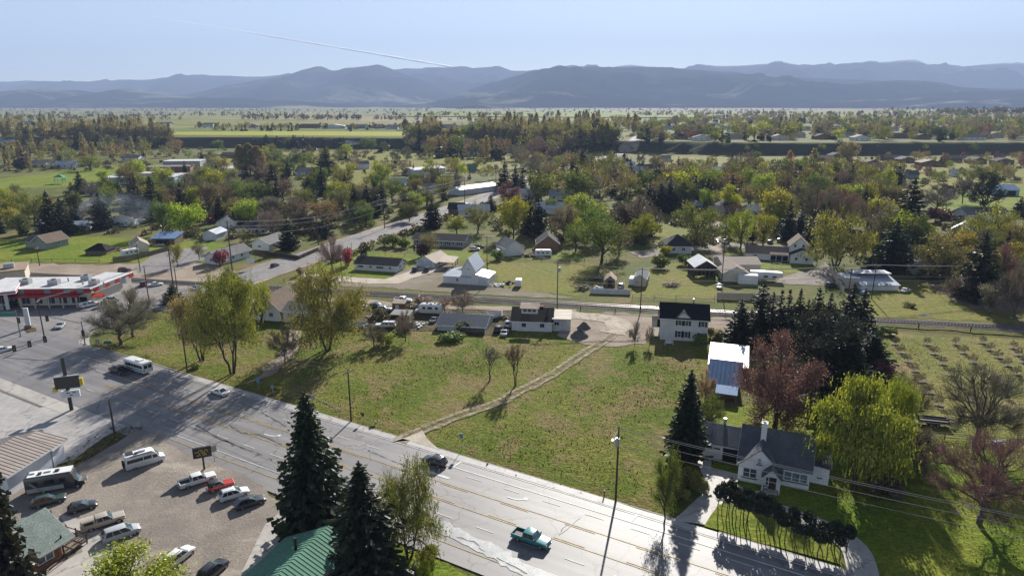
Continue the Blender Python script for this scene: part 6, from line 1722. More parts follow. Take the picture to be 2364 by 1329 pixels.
def car_kind(kind):
 P = []
 if kind in ('sedan', 'suv', 'wagon', 'minivan', 'hatch'):
  L, W, H = {'sedan': (4.75, 1.84, 1.46), 'suv': (4.7, 1.92, 1.74), 'wagon': (4.75, 1.86, 1.6), 'minivan': (5.1, 2.0, 1.76), 'hatch': (4.1, 1.75, 1.5)}[kind]
  zb = {'sedan': 0.88, 'suv': 1.05, 'wagon': 0.95, 'minivan': 1.0, 'hatch': 0.92}[kind]; zl = 0.22 if kind != 'suv' else 0.3
  hw = W / 2; h = L / 2
  cow = {'minivan': h - 0.95, 'suv': h - 1.2, 'hatch': h - 1.1}.get(kind, h - 1.3); rb = {'sedan': -h + 0.75}.get(kind, -h + 0.12)
  b = MB()
  st = [(h, zl + 0.18, zb - 0.33, hw * 0.74), (h - 0.1, zl + 0.04, zb - 0.2, hw * 0.88), (h - 0.4, zl, zb - 0.1, hw * 0.96), (cow + 0.1, zl, zb + 0.03, hw), (0, zl, zb + 0.02, hw), (rb, zl, zb + 0.03, hw), (-h + 0.25, zl, zb + (0.0 if kind == 'sedan' else 0.02), hw * 0.97), (-h + 0.06, zl + 0.06, zb - 0.06, hw * 0.92), (-h, zl + 0.16, zb - 0.14, hw * 0.85)]
  b.loft([sec(x, a, c, w) for x, a, c, w in st][::-1])
  wt = cow - 0.95; rt = {'sedan': rb + 0.95, 'suv': rb + 0.5, 'wagon': rb + 0.65, 'minivan': rb + 0.42, 'hatch': rb + 0.6}[kind]
  panes = [(0.10, 0.44), (0.48, 0.76)] if kind in ('sedan', 'hatch') else [(0.09, 0.36), (0.39, 0.65), (0.68, 0.92)]
  sh, ws, rw, sd = shell(cow, wt, rt, rb, zb, H, hw - 0.06, hw - 0.26, panes)
  b.add(sh.v, sh.f)
  P = [('body', b, M_paint, [])] + [('windshield', ws, M_shield, []), ('rear_window', rw, M_carglass, [])] + [('side_windows', s, M_carglass, []) for s in sd]
  P += wheel_parts(L, W, 0.33 if kind != 'suv' else 0.37, h - 0.92, -h + 0.95)
  for s in (-1, 1):
   m = MB(); m.box((h - 0.06, s * hw * 0.66, zb - 0.36), (0.16, 0.42, 0.15)); P.append(('headlight', m, M_lamp, []))
   m = MB(); m.box((-h + 0.05, s * hw * 0.72, zb - 0.2), (0.14, 0.34, 0.2)); P.append(('taillight', m, M_tail, []))
   m = MB(); m.box((cow - 0.35, s * (hw + 0.1), zb + 0.08), (0.14, 0.22, 0.16)); P.append(('mirror', m, M_paint, []))
  if kind in ('suv', 'wagon'):
   m = MB()
   for s in (-1, 1): m.tube((wt - 0.2, s * (hw - 0.4), H + 0.06), (rt + 0.2, s * (hw - 0.4), H + 0.06), 0.03, n=5)
   P.append(('roof_rails', m, M_plastic, []))
  m = MB(); m.box((h - 0.03, 0, zl + 0.22), (0.12, W * 0.66, 0.16)); P.append(('grille', m, M_plastic, []))
 elif kind in ('pickup', 'canopy_pickup', 'jeep'):
  L, W, H = (5.75, 1.98, 1.88) if kind != 'jeep' else (4.2, 1.75, 1.8)
  zb = 1.14 if kind != 'jeep' else 1.05; zl = 0.42; hw = W / 2; h = L / 2
  b = MB(); cab_r = -1.05 if kind != 'jeep' else -h + 0.2; cow = h - 1.55
  st = [(h, zl + 0.1, zb - 0.2, hw * 0.84), (h - 0.1, zl, zb - 0.1, hw * 0.95), (cow + 0.1, zl, zb, hw), (cab_r - 0.05, zl, zb + 0.02, hw)]
  b.loft([sec(x, a, c, w, 0.09) for x, a, c, w in st][::-1])
  if kind != 'jeep':
   b.box(((cab_r - h) / 2, 0, 0.62), (h + cab_r - 0.05, W - 0.06, 0.36))
   for s in (-1, 1): b.box(((cab_r - h) / 2, s * (hw - 0.06), 0.92), (h + cab_r - 0.05, 0.12, 0.46))
   b.box((-h + 0.06, 0, 0.92), (0.1, W - 0.26, 0.46))
  wt = cow - 0.7; rt = cab_r + 0.12
  sh, ws, rw, sd = shell(cow, wt, rt, cab_r, zb, H, hw - 0.08, hw - 0.26, [(0.12, 0.5), (0.55, 0.92)])
  b.add(sh.v, sh.f) if kind != 'jeep' else None
  P = [('body', b, M_paint, []), ('windshield', ws, M_shield, []), ('rear_window', rw, M_carglass, [])] + [('side_windows', s, M_carglass, []) for s in sd]
  if kind == 'jeep': P.append(('soft_top', sh, M_plastic, []))
  if kind == 'pickup':
   m = MB(); m.box(((cab_r - h) / 2, 0, 0.83), (h + cab_r - 0.2, W - 0.3, 0.05)); P.append(('bed_liner', m, M_plastic, []))
  if kind == 'canopy_pickup':
   m = MB(); x0, x1 = -h + 0.05, cab_r - 0.05
   m.loft([[(x, -hw + 0.04, 1.14), (x, -hw + 0.14, 1.78), (x, -hw + 0.3, 1.86), (x, hw - 0.3, 1.86), (x, hw - 0.14, 1.78), (x, hw - 0.04, 1.14)] for x in (x0, x1)])
   P.append(('canopy', m, M_paint, []))
   m = MB()
   for s in (-1, 1):
    q = [(x0 + 0.3, s * (hw - 0.045), 1.25), (x1 - 0.2, s * (hw - 0.045), 1.25), (x1 - 0.2, s * (hw - 0.105), 1.66), (x0 + 0.3, s * (hw - 0.105), 1.66)]
    m.quad(*(q if s < 0 else q[::-1]))
   P.append(('canopy_windows', m, M_carglass, []))
  P += wheel_parts(L, W, 0.4, h - 0.95, -h + 1.15 if kind != 'jeep' else -h + 0.75)
  for s in (-1, 1):
   m = MB(); m.box((h - 0.04, s * hw * 0.72, zb - 0.3), (0.12, 0.34, 0.22)); P.append(('headlight', m, M_lamp, []))
   m = MB(); m.box((-h + 0.03, s * hw * 0.9, 0.92), (0.1, 0.16, 0.36)); P.append(('taillight', m, M_tail, []))
   m = MB(); m.box((cow - 0.3, s * (hw + 0.14), zb + 0.16), (0.12, 0.26, 0.24)); P.append(('mirror', m, M_plastic, []))
  for bx_ in (h + 0.02, -h - 0.05): m = MB(); m.box((bx_, 0, zl + 0.06), (0.15, W * 0.91, 0.18)); P.append(('bumper', m, M_rim, []))
 elif kind == 'camper_van':
  L, W, H = 6.3, 2.06, 2.75; hw = W / 2; h = L / 2
  b = MB(); st = [(h, 0.4, 0.95, hw * 0.8), (h - 0.12, 0.3, 1.1, hw * 0.93), (h - 0.85, 0.28, 1.32, hw), (h - 1.75, 0.28, H - 0.12, hw), (h - 2.1, 0.28, H, hw), (-h + 0.1, 0.28, H, hw), (-h, 0.35, H - 0.1, hw * 0.97)]
  b.loft([sec(x, a, c, w, 0.15) for x, a, c, w in st][::-1])
  P = [('body', b, M_paint, [])]
  m = MB(); m.quad((h - 0.86, hw - 0.22, 1.40), (h - 0.86, -hw + 0.22, 1.40), (h - 1.62, -hw + 0.3, 2.3), (h - 1.62, hw - 0.3, 2.3)); 
  m.v = [(x + 0.05, y, z + 0.05) for x, y, z in m.v]; P.append(('windshield', m, M_shield, []))
  for s in (-1, 1):
   m = MB(); y = s * (hw + 0.012)
   for x0, x1, z0, z1 in ((h - 2.0, h - 1.25, 1.35, 1.95), (h - 3.4, h - 2.15, 1.4, 2.05), (-h + 0.3, h - 3.5, 1.4, 2.05)):
    q = [(x1, y, z0), (x0, y, z0), (x0, y, z1), (x1, y, z1)]
    m.quad(*(q if s > 0 else q[::-1]))
   P.append(('side_windows', m, M_carglass, []))
   m = MB(); m.box((h - 0.1, s * hw * 0.72, 0.85), (0.2, 0.35, 0.26)); P.append(('headlight', m, M_lamp, []))
  m = MB(); m.box((-0.2, 0, H + 0.14), (0.9, 0.75, 0.28)); P.append(('roof_air_unit', m, M_rvwhite, []))
  m = MB(); m.box((-2.2, 0.2, H + 0.1), (1.1, 1.2, 0.12)); m.box((-1.2, -0.4, H + 0.1), (0.6, 0.5, 0.16)); P.append(('roof_rack', m, M_plastic, []))
  m = MB(); m.box((-0.6, -hw - 0.06, H - 0.08), (3.4, 0.14, 0.14)); P.append(('awning', m, M_plastic, []))
  m = MB(); m.box((-h - 0.2, 0.2, 1.1), (0.3, 1.3, 0.9)); P.append(('bike_rack', m, M_plastic, []))
  P += wheel_parts(L, W, 0.36, h - 1.0, -h + 1.35)
 elif kind in ('motorhome', 'white_motorhome'):
  L, W, H = 8.3, 2.42, 3.25; hw = W / 2; h = L / 2; dark = kind == 'motorhome'
  b = MB(); b.loft([sec(x, 0.55, zt, hw, 0.16) for x, zt in ((-h, H - 0.05), (-h + 0.15, H), (h - 2.3, H), (h - 1.55, H - 0.35), (h - 1.35, H - 0.95))])
  P = [('body', b, M_paint, [])]
  c = MB(); c.loft([sec(x, a, z, w, 0.1) for x, a, z, w in ((h - 1.9, 0.45, 1.95, hw - 0.2), (h - 1.3, 0.45, 1.9, hw - 0.2), (h - 0.8, 0.45, 1.3, hw - 0.22), (h - 0.1, 0.45, 1.15, hw - 0.28), (h, 0.55, 1.0, hw - 0.4))])
  P.append(('cab', c, M_plastic if dark else M_paint, []))
  m = MB(); m.quad((h - 0.83, hw - 0.45, 1.36), (h - 0.83, -hw + 0.45, 1.36), (h - 1.28, -hw + 0.5, 1.92), (h - 1.28, hw - 0.5, 1.92)); m.v = [(x + 0.06, y, z + 0.04) for x, y, z in m.v]; P.append(('windshield', m, M_shield, []))
  if dark:
   m = MB(); m.box((-0.6, 0, H + 0.03), (6.2, W - 0.35, 0.07)); P.append(('roof_sheet', m, M_rvwhite, []))
   m = MB()
   for s in (-1, 1): m.box((-1.4, s * (hw + 0.008), 0.95), (5.2, 0.02, 0.7))
   P.append(('lower_side_panel', m, pmat('pale_panel', (0.45, 0.43, 0.42), 0.4, 0.1), []))
   m = MB()
   for s in (-1, 1):
    q = [(-2.2, s * (hw + 0.022), 0.7), (-1.8, s * (hw + 0.022), 0.7), (-3.2, s * (hw + 0.022), 2.2), (-3.6, s * (hw + 0.022), 2.2)]; m.quad(*(q if s < 0 else q[::-1]))
   P.append(('side_stripe', m, M_rim, []))
  m = MB()
  for s in (-1, 1):
   for x0, x1 in ((-3.2, -2.3), (-1.4, 0.0), (0.7, 1.6)):
    q = [(x0, s * (hw + 0.02), 1.75), (x1, s * (hw + 0.02), 1.75), (x1, s * (hw + 0.02), 2.45), (x0, s * (hw + 0.02), 2.45)]; m.quad(*(q if s < 0 else q[::-1]))
  P.append(('side_windows', m, M_carglass, []))
  for i, x in enumerate((-3.1, -2.0, -0.9, 0.4)):
   m = MB(); m.box((x, (0.3, -0.3, 0.2, -0.1)[i], H + 0.16), ((0.7, 0.5, 0.9, 0.6)[i], 0.6, 0.22)); P.append(('roof_vent', m, M_plastic if i % 2 else M_rvwhite, []))
  P += wheel_parts(L, W - 0.1, 0.42, h - 1.05, -h + 2.4)
  for s in (-1, 1):
   m = MB(); m.box((h - 0.03, s * 0.68, 0.85), (0.14, 0.32, 0.24)); P.append(('headlight', m, M_lamp, []))
 elif kind in ('trailer_camper', 'small_camper', 'fifth_wheel'):
  L, W, H = {'trailer_camper': (7.0, 2.4, 2.9), 'small_camper': (4.4, 2.2, 2.6), 'fifth_wheel': (11.0, 2.5, 3.5)}[kind]; hw = W / 2; h = L / 2
  b = MB()
  if kind == 'fifth_wheel': b.loft([sec(x, lo, zt, hw, 0.12) for x, lo, zt in ((-h, 0.6, H), (h - 2.6, 0.6, H), (h - 2.3, 1.55, H), (h - 0.3, 1.6, H - 0.15), (h, 1.9, H - 0.8))])
  else: b.loft([sec(x, 0.5, zt, hw, 0.12) for x, zt in ((-h, H - 0.5), (-h + 0.35, H), (h - 0.5, H), (h, H - 0.7))])
  P = [('body', b, M_rvwhite, [])]
  m = MB()
  for s in (-1, 1):
   for k in range(3):
    x0 = -h + L * (0.14 + 0.27 * k); q = [(x0, s * (hw + 0.015), 1.5), (x0 + L * 0.13, s * (hw + 0.015), 1.5), (x0 + L * 0.13, s * (hw + 0.015), 2.1), (x0, s * (hw + 0.015), 2.1)]; m.quad(*(q if s < 0 else q[::-1]))
  P.append(('side_windows', m, M_carglass, []))
  m = MB(); m.box((-h * 0.2, 0, H + 0.12), (0.8, 0.7, 0.24)); P.append(('roof_air_unit', m, M_rvwhite, []))
  if kind == 'fifth_wheel':
   m = MB()
   for s in (-1, 1): m.box((0, s * (hw + 0.006), 1.0), (L * 0.6, 0.02, 0.22))
   P.append(('side_stripe', m, M_rim, []))
  m = MB(); m.tube((h - 0.2, 0, 0.45), (h + 1.0, 0, 0.45), 0.07, n=5); m.tube((h + 0.6, 0, 0), (h + 0.6, 0, 0.6), 0.05, n=5); P.append(('hitch', m, M_plastic, []))
  P += wheel_parts(L, W - 0.1, 0.36, -0.2, -1.1)
 elif kind == 'bus':
  L, W, H = 8.6, 2.45, 2.95; hw = W / 2; h = L / 2
  b = MB(); b.loft([sec(x, 0.45, zt, w, 0.16) for x, zt, w in ((-h, H - 0.12, hw * 0.97), (-h + 0.12, H, hw), (h - 1.3, H, hw), (h - 1.1, H - 0.2, hw * 0.98), (h - 0.95, 1.6, hw * 0.92), (h - 0.1, 1.25, hw * 0.84), (h, 1.1, hw * 0.76))])
  P = [('body', b, M_paint, [])]
  m = MB(); m.quad((h - 0.9, hw - 0.4, 1.7), (h - 0.9, -hw + 0.4, 1.7), (h - 1.06, -hw + 0.35, 2.6), (h - 1.06, hw - 0.35, 2.6)); m.v = [(x + 0.05, y, z) for x, y, z in m.v]; P.append(('windshield', m, M_shield, []))
  for s in (-1, 1):
   m = MB()
   for k in range(6):
    x0 = -h + 0.35 + k * 1.1; q = [(x0, s * (hw + 0.012), 1.5), (x0 + 1.03, s * (hw + 0.012), 1.5), (x0 + 1.03, s * (hw + 0.012), 2.3), (x0, s * (hw + 0.012), 2.3)]; m.quad(*(q if s < 0 else q[::-1]))
   P.append(('side_windows', m, M_carglass, []))
   m = MB(); m.box((-0.8, s * (hw + 0.006), 1.05), (6.4, 0.02, 0.25)); P.append(('side_stripe', m, pmat('teal_stripe', (0.12, 0.28, 0.30), 0.4, 0.1), []))
  m = MB(); m.quad((-h - 0.02, -0.95, 1.5), (-h - 0.02, -0.1, 1.5), (-h - 0.02, -0.1, 2.35), (-h - 0.02, -0.95, 2.35)); m.quad((-h - 0.02, 0.1, 1.5), (-h - 0.02, 0.95, 1.5), (-h - 0.02, 0.95, 2.35), (-h - 0.02, 0.1, 2.35)); P.append(('rear_windows', m, M_carglass, []))
  for s in (-1, 1):
   m = MB(); m.box((-h - 0.02, s * 1.0, 1.1), (0.08, 0.2, 0.4)); P.append(('taillight', m, M_tail, []))
  m = MB(); m.box((-1.5, 0, H + 0.1), (1.6, 1.2, 0.2)); P.append(('roof_air_unit', m, M_rvwhite, []))
  P += wheel_parts(L, W - 0.05, 0.42, h - 1.3, -h + 2.0)
 elif kind == 'box_truck':
  L, W, H = 7.2, 2.4, 3.3; hw = W / 2; h = L / 2
  b = MB(); b.box((-0.9, 0, 2.05), (5.4, W, 2.4)); P = [('cargo_box', b, M_paint, [])]
  c = MB(); c.loft([sec(x, 0.45, z, w, 0.1) for x, z, w in ((h - 1.75, 2.2, hw - 0.2), (h - 1.2, 2.15, hw - 0.2), (h - 0.75, 1.4, hw - 0.2), (h, 1.2, hw - 0.3))]); P.append(('cab', c, M_paint, []))
  m = MB(); m.quad((h - 0.74, 0.75, 1.45), (h - 0.74, -0.75, 1.45), (h - 1.14, -0.72, 2.1), (h - 1.14, 0.72, 2.1)); m.v = [(x + 0.05, y, z + 0.03) for x, y, z in m.v]; P.append(('windshield', m, M_shield, []))
  m = MB(); m.box((-0.6, 0, 0.7), (6.0, 0.9, 0.25)); P.append(('chassis', m, M_plastic, []))
  P += wheel_parts(L, W - 0.1, 0.45, h - 0.95, -h + 1.6)
 return P

def soft(me):
 me.set_sharp_from_angle(angle=R(38)); return me
VPROTO = {}
PAINT = {'white': (0.72, 0.72, 0.71), 'silver': (0.42, 0.43, 0.44), 'grey': (0.20, 0.21, 0.22), 'black': (0.018, 0.019, 0.022), 'charcoal': (0.045, 0.048, 0.052), 'red': (0.46, 0.035, 0.02), 'maroon': (0.10, 0.02, 0.022),
   'blue': (0.05, 0.10, 0.20), 'navy': (0.025, 0.035, 0.07), 'teal': (0.03, 0.20, 0.21), 'tan': (0.40, 0.35, 0.28), 'green': (0.03, 0.055, 0.045), 'paleblue': (0.32, 0.42, 0.52), 'brown': (0.12, 0.08, 0.06)}
VNAME = {'sedan': ('parked_car', 'car'), 'suv': ('parked_suv', 'car'), 'wagon': ('parked_wagon', 'car'), 'minivan': ('parked_minivan', 'car'), 'hatch': ('parked_hatchback', 'car'), 'pickup': ('pickup_truck', 'pickup truck'),
   'canopy_pickup': ('pickup_truck', 'pickup truck'), 'jeep': ('offroad_car', 'car'), 'camper_van': ('camper_van', 'van'), 'motorhome': ('motorhome', 'motorhome'), 'white_motorhome': ('motorhome', 'motorhome'),
   'trailer_camper': ('travel_trailer', 'trailer'), 'small_camper': ('travel_trailer', 'trailer'), 'fifth_wheel': ('travel_trailer', 'trailer'), 'bus': ('shuttle_bus', 'bus'), 'box_truck': ('box_truck', 'truck')}
def vehicle(kind, colour, px, py, hx, hy, label, moving=False, z=0.05, scale=1.0):
 """kind at ground point px,py heading towards ground point hx,hy"""
 if kind not in VPROTO:
  VPROTO[kind] = [(n, soft(mb.mesh(n, m, True)), [(n2, mb2.mesh(n2, m2)) for n2, mb2, m2 in subs]) for n, mb, m, subs in car_kind(kind)]
 P = GT(px, py); Q = GT(hx, hy)
 nm, cat = VNAME[kind]
 if moving: nm = nm.replace('parked', 'moving')
 e = thing(nm, label, cat, (P[0], P[1], P[2] + z), math.atan2(Q[1] - P[1], Q[0] - P[0]))
 e.scale = (scale * 0.84,) * 3
 for n, me, subs in VPROTO[kind]:
  o = link(n, me, e); o.color = (*PAINT[colour], 1)
  for n2, me2 in subs: link(n2, me2, o)
 return e

LOTZ = 0.06
# gravel lot
vehicle('camper_van', 'white', 336, 1072, 385, 1058, 'white camper van with roof gear standing alone on the gravel lot')
vehicle('motorhome', 'charcoal', 134, 1128, 200, 1117, 'dark motorhome with white roof beside the ribbed-roof workshop')
vehicle('wagon', 'green', 114, 1162, 160, 1150, 'dark green wagon in the shadow of the motorhome')
vehicle('hatch', 'black', 192, 1176, 236, 1164, 'black hatchback parked beside the dark green wagon')
vehicle('canopy_pickup', 'tan', 240, 1212, 290, 1196, 'tan pickup with canopy next to the silver minivan')
vehicle('minivan', 'silver', 281, 1238, 330, 1221, 'silver minivan parked at the edge of the concrete walk')
vehicle('suv', 'white', 414, 1293, 455, 1262, 'white crossover with dark sunroof above the bright bush')
vehicle('suv', 'black', 493, 1325, 530, 1293, 'black car cut off at the bottom of the gravel lot')
vehicle('pickup', 'white', 457, 1116, 505, 1101, 'white pickup with open bed under the dark roadside sign')
vehicle('jeep', 'red', 510, 1128, 545, 1118, 'red open offroad car with black top beside the white pickup')
vehicle('suv', 'white', 541, 1148, 580, 1136, 'white crossover with roof rails between the red and the black car')
vehicle('wagon', 'charcoal', 578, 1166, 615, 1154, 'charcoal wagon at the road end of the parked row')
# highway and side road traffic
def road_pos(px, py, back=False):
 P = G(px, py); d = HU * (-1 if back else 1)
 return P, P[:2] + d * 10
def traffic(kind, colour, px, py, back, label, scale=1.0):
 P, Q = road_pos(px, py, back)
 b = 40
 # picture point of Q
 v = np.array((Q[0], Q[1], -CAM_H)); zc = v[1] * CP + CAM_H * SP; yc = v[1] * SP - CAM_H * CP
 return vehicle(kind, colour, px, py, CX + FPX * v[0] / zc, CY - FPX * yc / zc, label, True, 0.09, scale)
traffic('bus', 'white', 318, 856, True, 'white shuttle bus with dark windows stopped on the highway', 1.0)
traffic('pickup', 'black', 276, 861, True, 'black pickup beside the white shuttle bus')
traffic('sedan', 'white', 508, 910, True, 'white sedan driving on the highway in the tree shadows')
traffic('suv', 'black', 1003, 1072, True, 'black car driving along the meadow side of the highway')
traffic('pickup', 'teal', 1226, 1252, False, 'teal pickup driving along the highway near the pale road patch')
vehicle('sedan', 'white', 8, 812, 60, 800, 'white car entering the intersection at the picture edge', True, 0.09)
vehicle('sedan', 'silver', 140, 756, 128, 770, 'silver car waiting at the intersection', True, 0.09)
vehicle('canopy_pickup', 'white', 208, 708, 245, 699, 'white pickup with canopy crossing the station forecourt')
vehicle('pickup', 'silver', 256, 697, 225, 690, 'silver pickup parked in front of the filling station')
vehicle('wagon', 'charcoal', 291, 655, 296, 650, 'dark car behind the end of the filling station')
vehicle('suv', 'maroon', 331, 660, 334, 650, 'dark red car beside the utility pole at the railway')
vehicle('sedan', 'white', 360, 660, 385, 657, 'white car beside the railway crossing poles')
vehicle('suv', 'maroon', 288, 627, 325, 623, 'maroon car on the dirt yard beyond the railway')
vehicle('sedan', 'paleblue', 455, 668, 470, 662, 'pale blue car at the railway crossing', True, 0.09)
vehicle('hatch', 'navy', 635, 616, 660, 607, 'dark blue car coming along the side road', True, 0.09)
vehicle('box_truck', 'white', 1076, 482, 1058, 492, 'white box truck driving on the side road', True, 0.09)
vehicle('sedan', 'white', 1436, 351, 1430, 354, 'white car far up the side road', True, 0.1)
vehicle('suv', 'black', 36, 707, 60, 700, 'dark car under the red-striped fuel canopy')
# junk yard
vehicle('pickup', 'white', 930, 697, 970, 699, 'white pickup parked beside the railway bed')
vehicle('suv', 'navy', 872, 712, 900, 716, 'navy car parked behind the silver one in the yard')
vehicle('suv', 'silver', 888, 718, 915, 718, 'silver four-wheel-drive beside the small tan shed')
vehicle('sedan', 'white', 838, 714, 855, 704, 'white car half behind the big spreading willow')
vehicle('canopy_pickup', 'white', 890, 756, 850, 756, 'white truck with canopy parked on the meadow edge')
vehicle('white_motorhome', 'white', 990, 724, 950, 722, 'white motorhome behind the long blue shed')
vehicle('sedan', 'grey', 1003, 742, 1016, 732, 'grey car between the motorhome and long shed')
vehicle('suv', 'black', 1150, 764, 1156, 752, 'black car at the end of the long blue shed')
vehicle('sedan', 'silver', 1165, 772, 1172, 760, 'silver car nose to the renovated house')
vehicle('suv', 'white', 1174, 752, 1178, 742, 'white four-wheel-drive beside the renovated house')
# beyond the railway
vehicle('suv', 'black', 958, 626, 962, 616, 'black car in front of the tan-roofed garage')
vehicle('suv', 'charcoal', 985, 626, 988, 616, 'charcoal car beside the tan-roofed garage door')
vehicle('small_camper', 'white', 1197, 661, 1201, 648, 'small white travel trailer alone on the pasture')
vehicle('trailer_camper', 'white', 1254, 592, 1275, 592, 'white travel trailer parked before the dark gabled house')
vehicle('fifth_wheel', 'white', 1768, 648, 1800, 650, 'long white travel trailer parked by the gravel drive')
vehicle('sedan', 'white', 1661, 664, 1660, 654, 'white car beside the tan board fence')
vehicle('suv', 'silver', 1433, 664, 1440, 654, 'silver car behind the panel fence')
vehicle('suv', 'white', 1096, 578, 1112, 577, 'white car beside the grey long house')
vehicle('wagon', 'grey', 1106, 572, 1122, 570, 'grey car behind the white one beside the grey long house')
vehicle('sedan', 'white', 1656, 560, 1656, 550, 'white car in the lane beside the pale post')
vehicle('pickup', 'white', 1675, 561, 1675, 551, 'white pickup under the yellow trees in the lane')
vehicle('suv', 'charcoal', 1778, 562, 1786, 556, 'dark car under the trees beside the farmhouse drive')
vehicle('suv', 'grey', 1800, 558, 1808, 552, 'grey car by the gable of the farmhouse')
vehicle('trailer_camper', 'white', 300, 591, 285, 594, 'white travel trailer parked by the board fence on the left')
vehicle('sedan', 'white', 262, 455, 275, 453, 'white car on the school road lot')
vehicle('sedan', 'black', 275, 452, 288, 450, 'black car on the school road lot')
vehicle('sedan', 'silver', 26, 450, 38, 449, 'silver car on the road near the sports field')
vehicle('sedan', 'paleblue', 98, 452, 110, 450, 'pale blue car on the road behind the tall conifers')
vehicle('sedan', 'silver', 265, 532, 280, 530, 'pale car parked in the drifting smoke')
vehicle('suv', 'paleblue', 962, 498, 968, 490, 'pale blue car beside the tall spruce on the side road')
vehicle('sedan', 'white', 2090, 674, 2105, 670, 'white car in the shade beside the blue-grey workshop')
vehicle('suv', 'navy', 1918, 662, 1930, 658, 'dark blue car beside the leaning fence')
# ------------------------------------------------------------------ railway track
def railway():
 e = thing('railway_track', 'railway track with two rails on dark sleepers crossing the scene', 'railway', (RAIL[2][0], RAIL[2][1], 0))
 inv = np.array((RAIL[2][0], RAIL[2][1]))
 nn = np.array((-dR[1], dR[0]))
 for s in (-0.72, 0.72):
  mb = MB()
  a = dR * -330 + nn * s; b = dR * 300 + nn * s
  mb.loft([[(p[0] + nn[0] * q, p[1] + nn[1] * q, z) for q, z in ((-0.06, 0.30), (-0.06, 0.48), (0.06, 0.48), (0.06, 0.30))] for p in (a, b)])
  mb.build('rail', pmat('rail_steel', (0.34, 0.30, 0.28), 0.3, 0.2, 1, 0.1, metal=0.7), e)
 mb = MB(); rz = math.atan2(dR[1], dR[0]); r = np.random.default_rng(5)
 for q in np.arange(-240, 240, 0.75):
  c = dR * q + r.normal(0, 0.02, 2)
  mb.box((c[0], c[1], 0.235), (0.28, 2.5, 0.18), rz + r.normal(0, 0.02))
 tag(mb.build('sleepers', pmat('sleeper_wood', (0.24, 0.20, 0.17), 0.9, 0.5, 1.5, 0.2), e), kind='stuff')
 mb = MB(); rings = []
 for q in (-330, 300):
  c = dR * q
  rings.append([(c[0] + nn[0] * w, c[1] + nn[1] * w, z) for w, z in ((-3.1, 0.02), (-1.7, 0.22), (1.7, 0.22), (3.1, 0.02))])
 mb.loft(rings, cap=False); me = mb.build('ballast', M_ballast, e)
 for p in me.data.polygons:
  if p.normal.z < 0: p.flip()
railway()

# ------------------------------------------------------------------ poles, wires, signals, signs
M_pole = pmat('pole_wood', (0.085, 0.062, 0.048), 0.9, 0.3, 1.5, 0.15)
M_wire = pmat('power_wire', (0.20, 0.19, 0.19), 0.7, 0.1, 1, 0.05, spec=0.2)
M_insul = pmat('insulator', (0.62, 0.60, 0.58), 0.4, 0.1, 3, 0.05)
POLES = {}
def pole(key, px, py, top, label, arms=1, armdir=0.0, trans=False, r=0.15, armw=2.4):
 P = GT(px, py); H = height_at(P, top)
 e = thing('utility_pole', label, 'utility pole', P, armdir)
 mb = MB(); mb.tube((0, 0, -0.3), (0, 0, H), r, r * 0.68, 9); mb.build('pole', M_pole, e)
 for i in range(arms):
  z = H - 0.45 - i * 1.5
  mb = MB(); mb.box((0.16, 0, z), (0.12, armw, 0.14)); a = mb.build('crossarm', M_wood, e)
  for y in (-armw * 0.46, -armw * 0.16, armw * 0.2, armw * 0.46):
   q = MB(); q.tube((0.16, y, z + 0.07), (0.16, y, z + 0.3), 0.06, 0.04, 6); q.build('insulator', M_insul, a)
 if trans:
  q = MB(); q.tube((0.0, -0.45, H - 2.6), (0.0, -0.45, H - 1.5), 0.28, 0.28, 10); q.tube((0, -0.45, H - 1.5), (0, -0.45, H - 1.42), 0.2, 0.15, 10); q.build('transformer', M_steel, e)
  q = MB(); q.box((0, -0.22, H - 2.0), (0.12, 0.3, 0.2)); q.build('bracket', M_black, e)
 POLES[key] = (P, H, armdir)
 return e
def arm_pt(key, side, drop=0.15):
 P, H, a = POLES[key]
 return np.array((P[0] + math.cos(a) * 0.16 - math.sin(a) * side, P[1] + math.sin(a) * 0.16 + math.cos(a) * side, P[2] + H - drop))
def wire(pts, label, r=0.022, sag=0.03, group=None):
 mb = MB()
 for A, B in zip(pts[:-1], pts[1:]):
  A = np.array(A, float); B = np.array(B, float); L = np.linalg.norm(B - A); n = 10; prev = A
  for i in range(1, n + 1):
   t = i / n; c = A + (B - A) * t; c[2] -= sag * L * 4 * t * (1 - t)
   mb.tube(prev, c, r, r, 5, cap=False); prev = c
 return tag(mb.build('power_line', M_wire), label, 'power line', group)

hwa = math.atan2(HU[1], HU[0])
pole('h1', 1421, 1160, 984, 'utility pole with transformer on the highway verge throwing a long shadow', 0, hwa, True, 0.16)
P, H, _ = POLES['h1']
q = MB(); q.tube((0, 0, H - 0.35), (0.0, -1.9, H - 1.0), 0.07, 0.06, 6)
st = [o for o in bpy.data.objects if o.name == 'utility_pole'][0]; q.build('street_lamp_arm', M_steel, st); q = MB(); q.box((0, -2.0, H - 1.05), (0.28, 0.6, 0.14)); q.build('lamp_head', M_steel, st)
pole('h2', 811, 973, 852, 'bare utility pole with crossarm in the meadow beside the highway', 1, hwa)
pole('h3', 433, 862, 765, 'utility pole on the corner lot among the willows', 1, hwa)
pole('h4', 267, 1016, 922, 'dark pole on the dry bank beside the parking lot', 0, hwa, r=0.17)
pole('s1', 2132, 1082, 992, 'utility pole standing at the edge of the shaded lawn', 0, 0, r=0.17)
pole('c1', 104, 787, 690, 'wooden pole behind the signal mast at the intersection', 1, 0.3)
pole('r1', 344, 696, 612, 'utility pole beside the filling station', 1, 0.2)
pole('r2', 404, 690, 560, 'tall utility pole at the crossing beside a second tall pole', 0, 0.2, r=0.18)
pole('r2b', 412, 690, 612, 'second utility pole at the crossing partly behind the first', 1, 0.2)
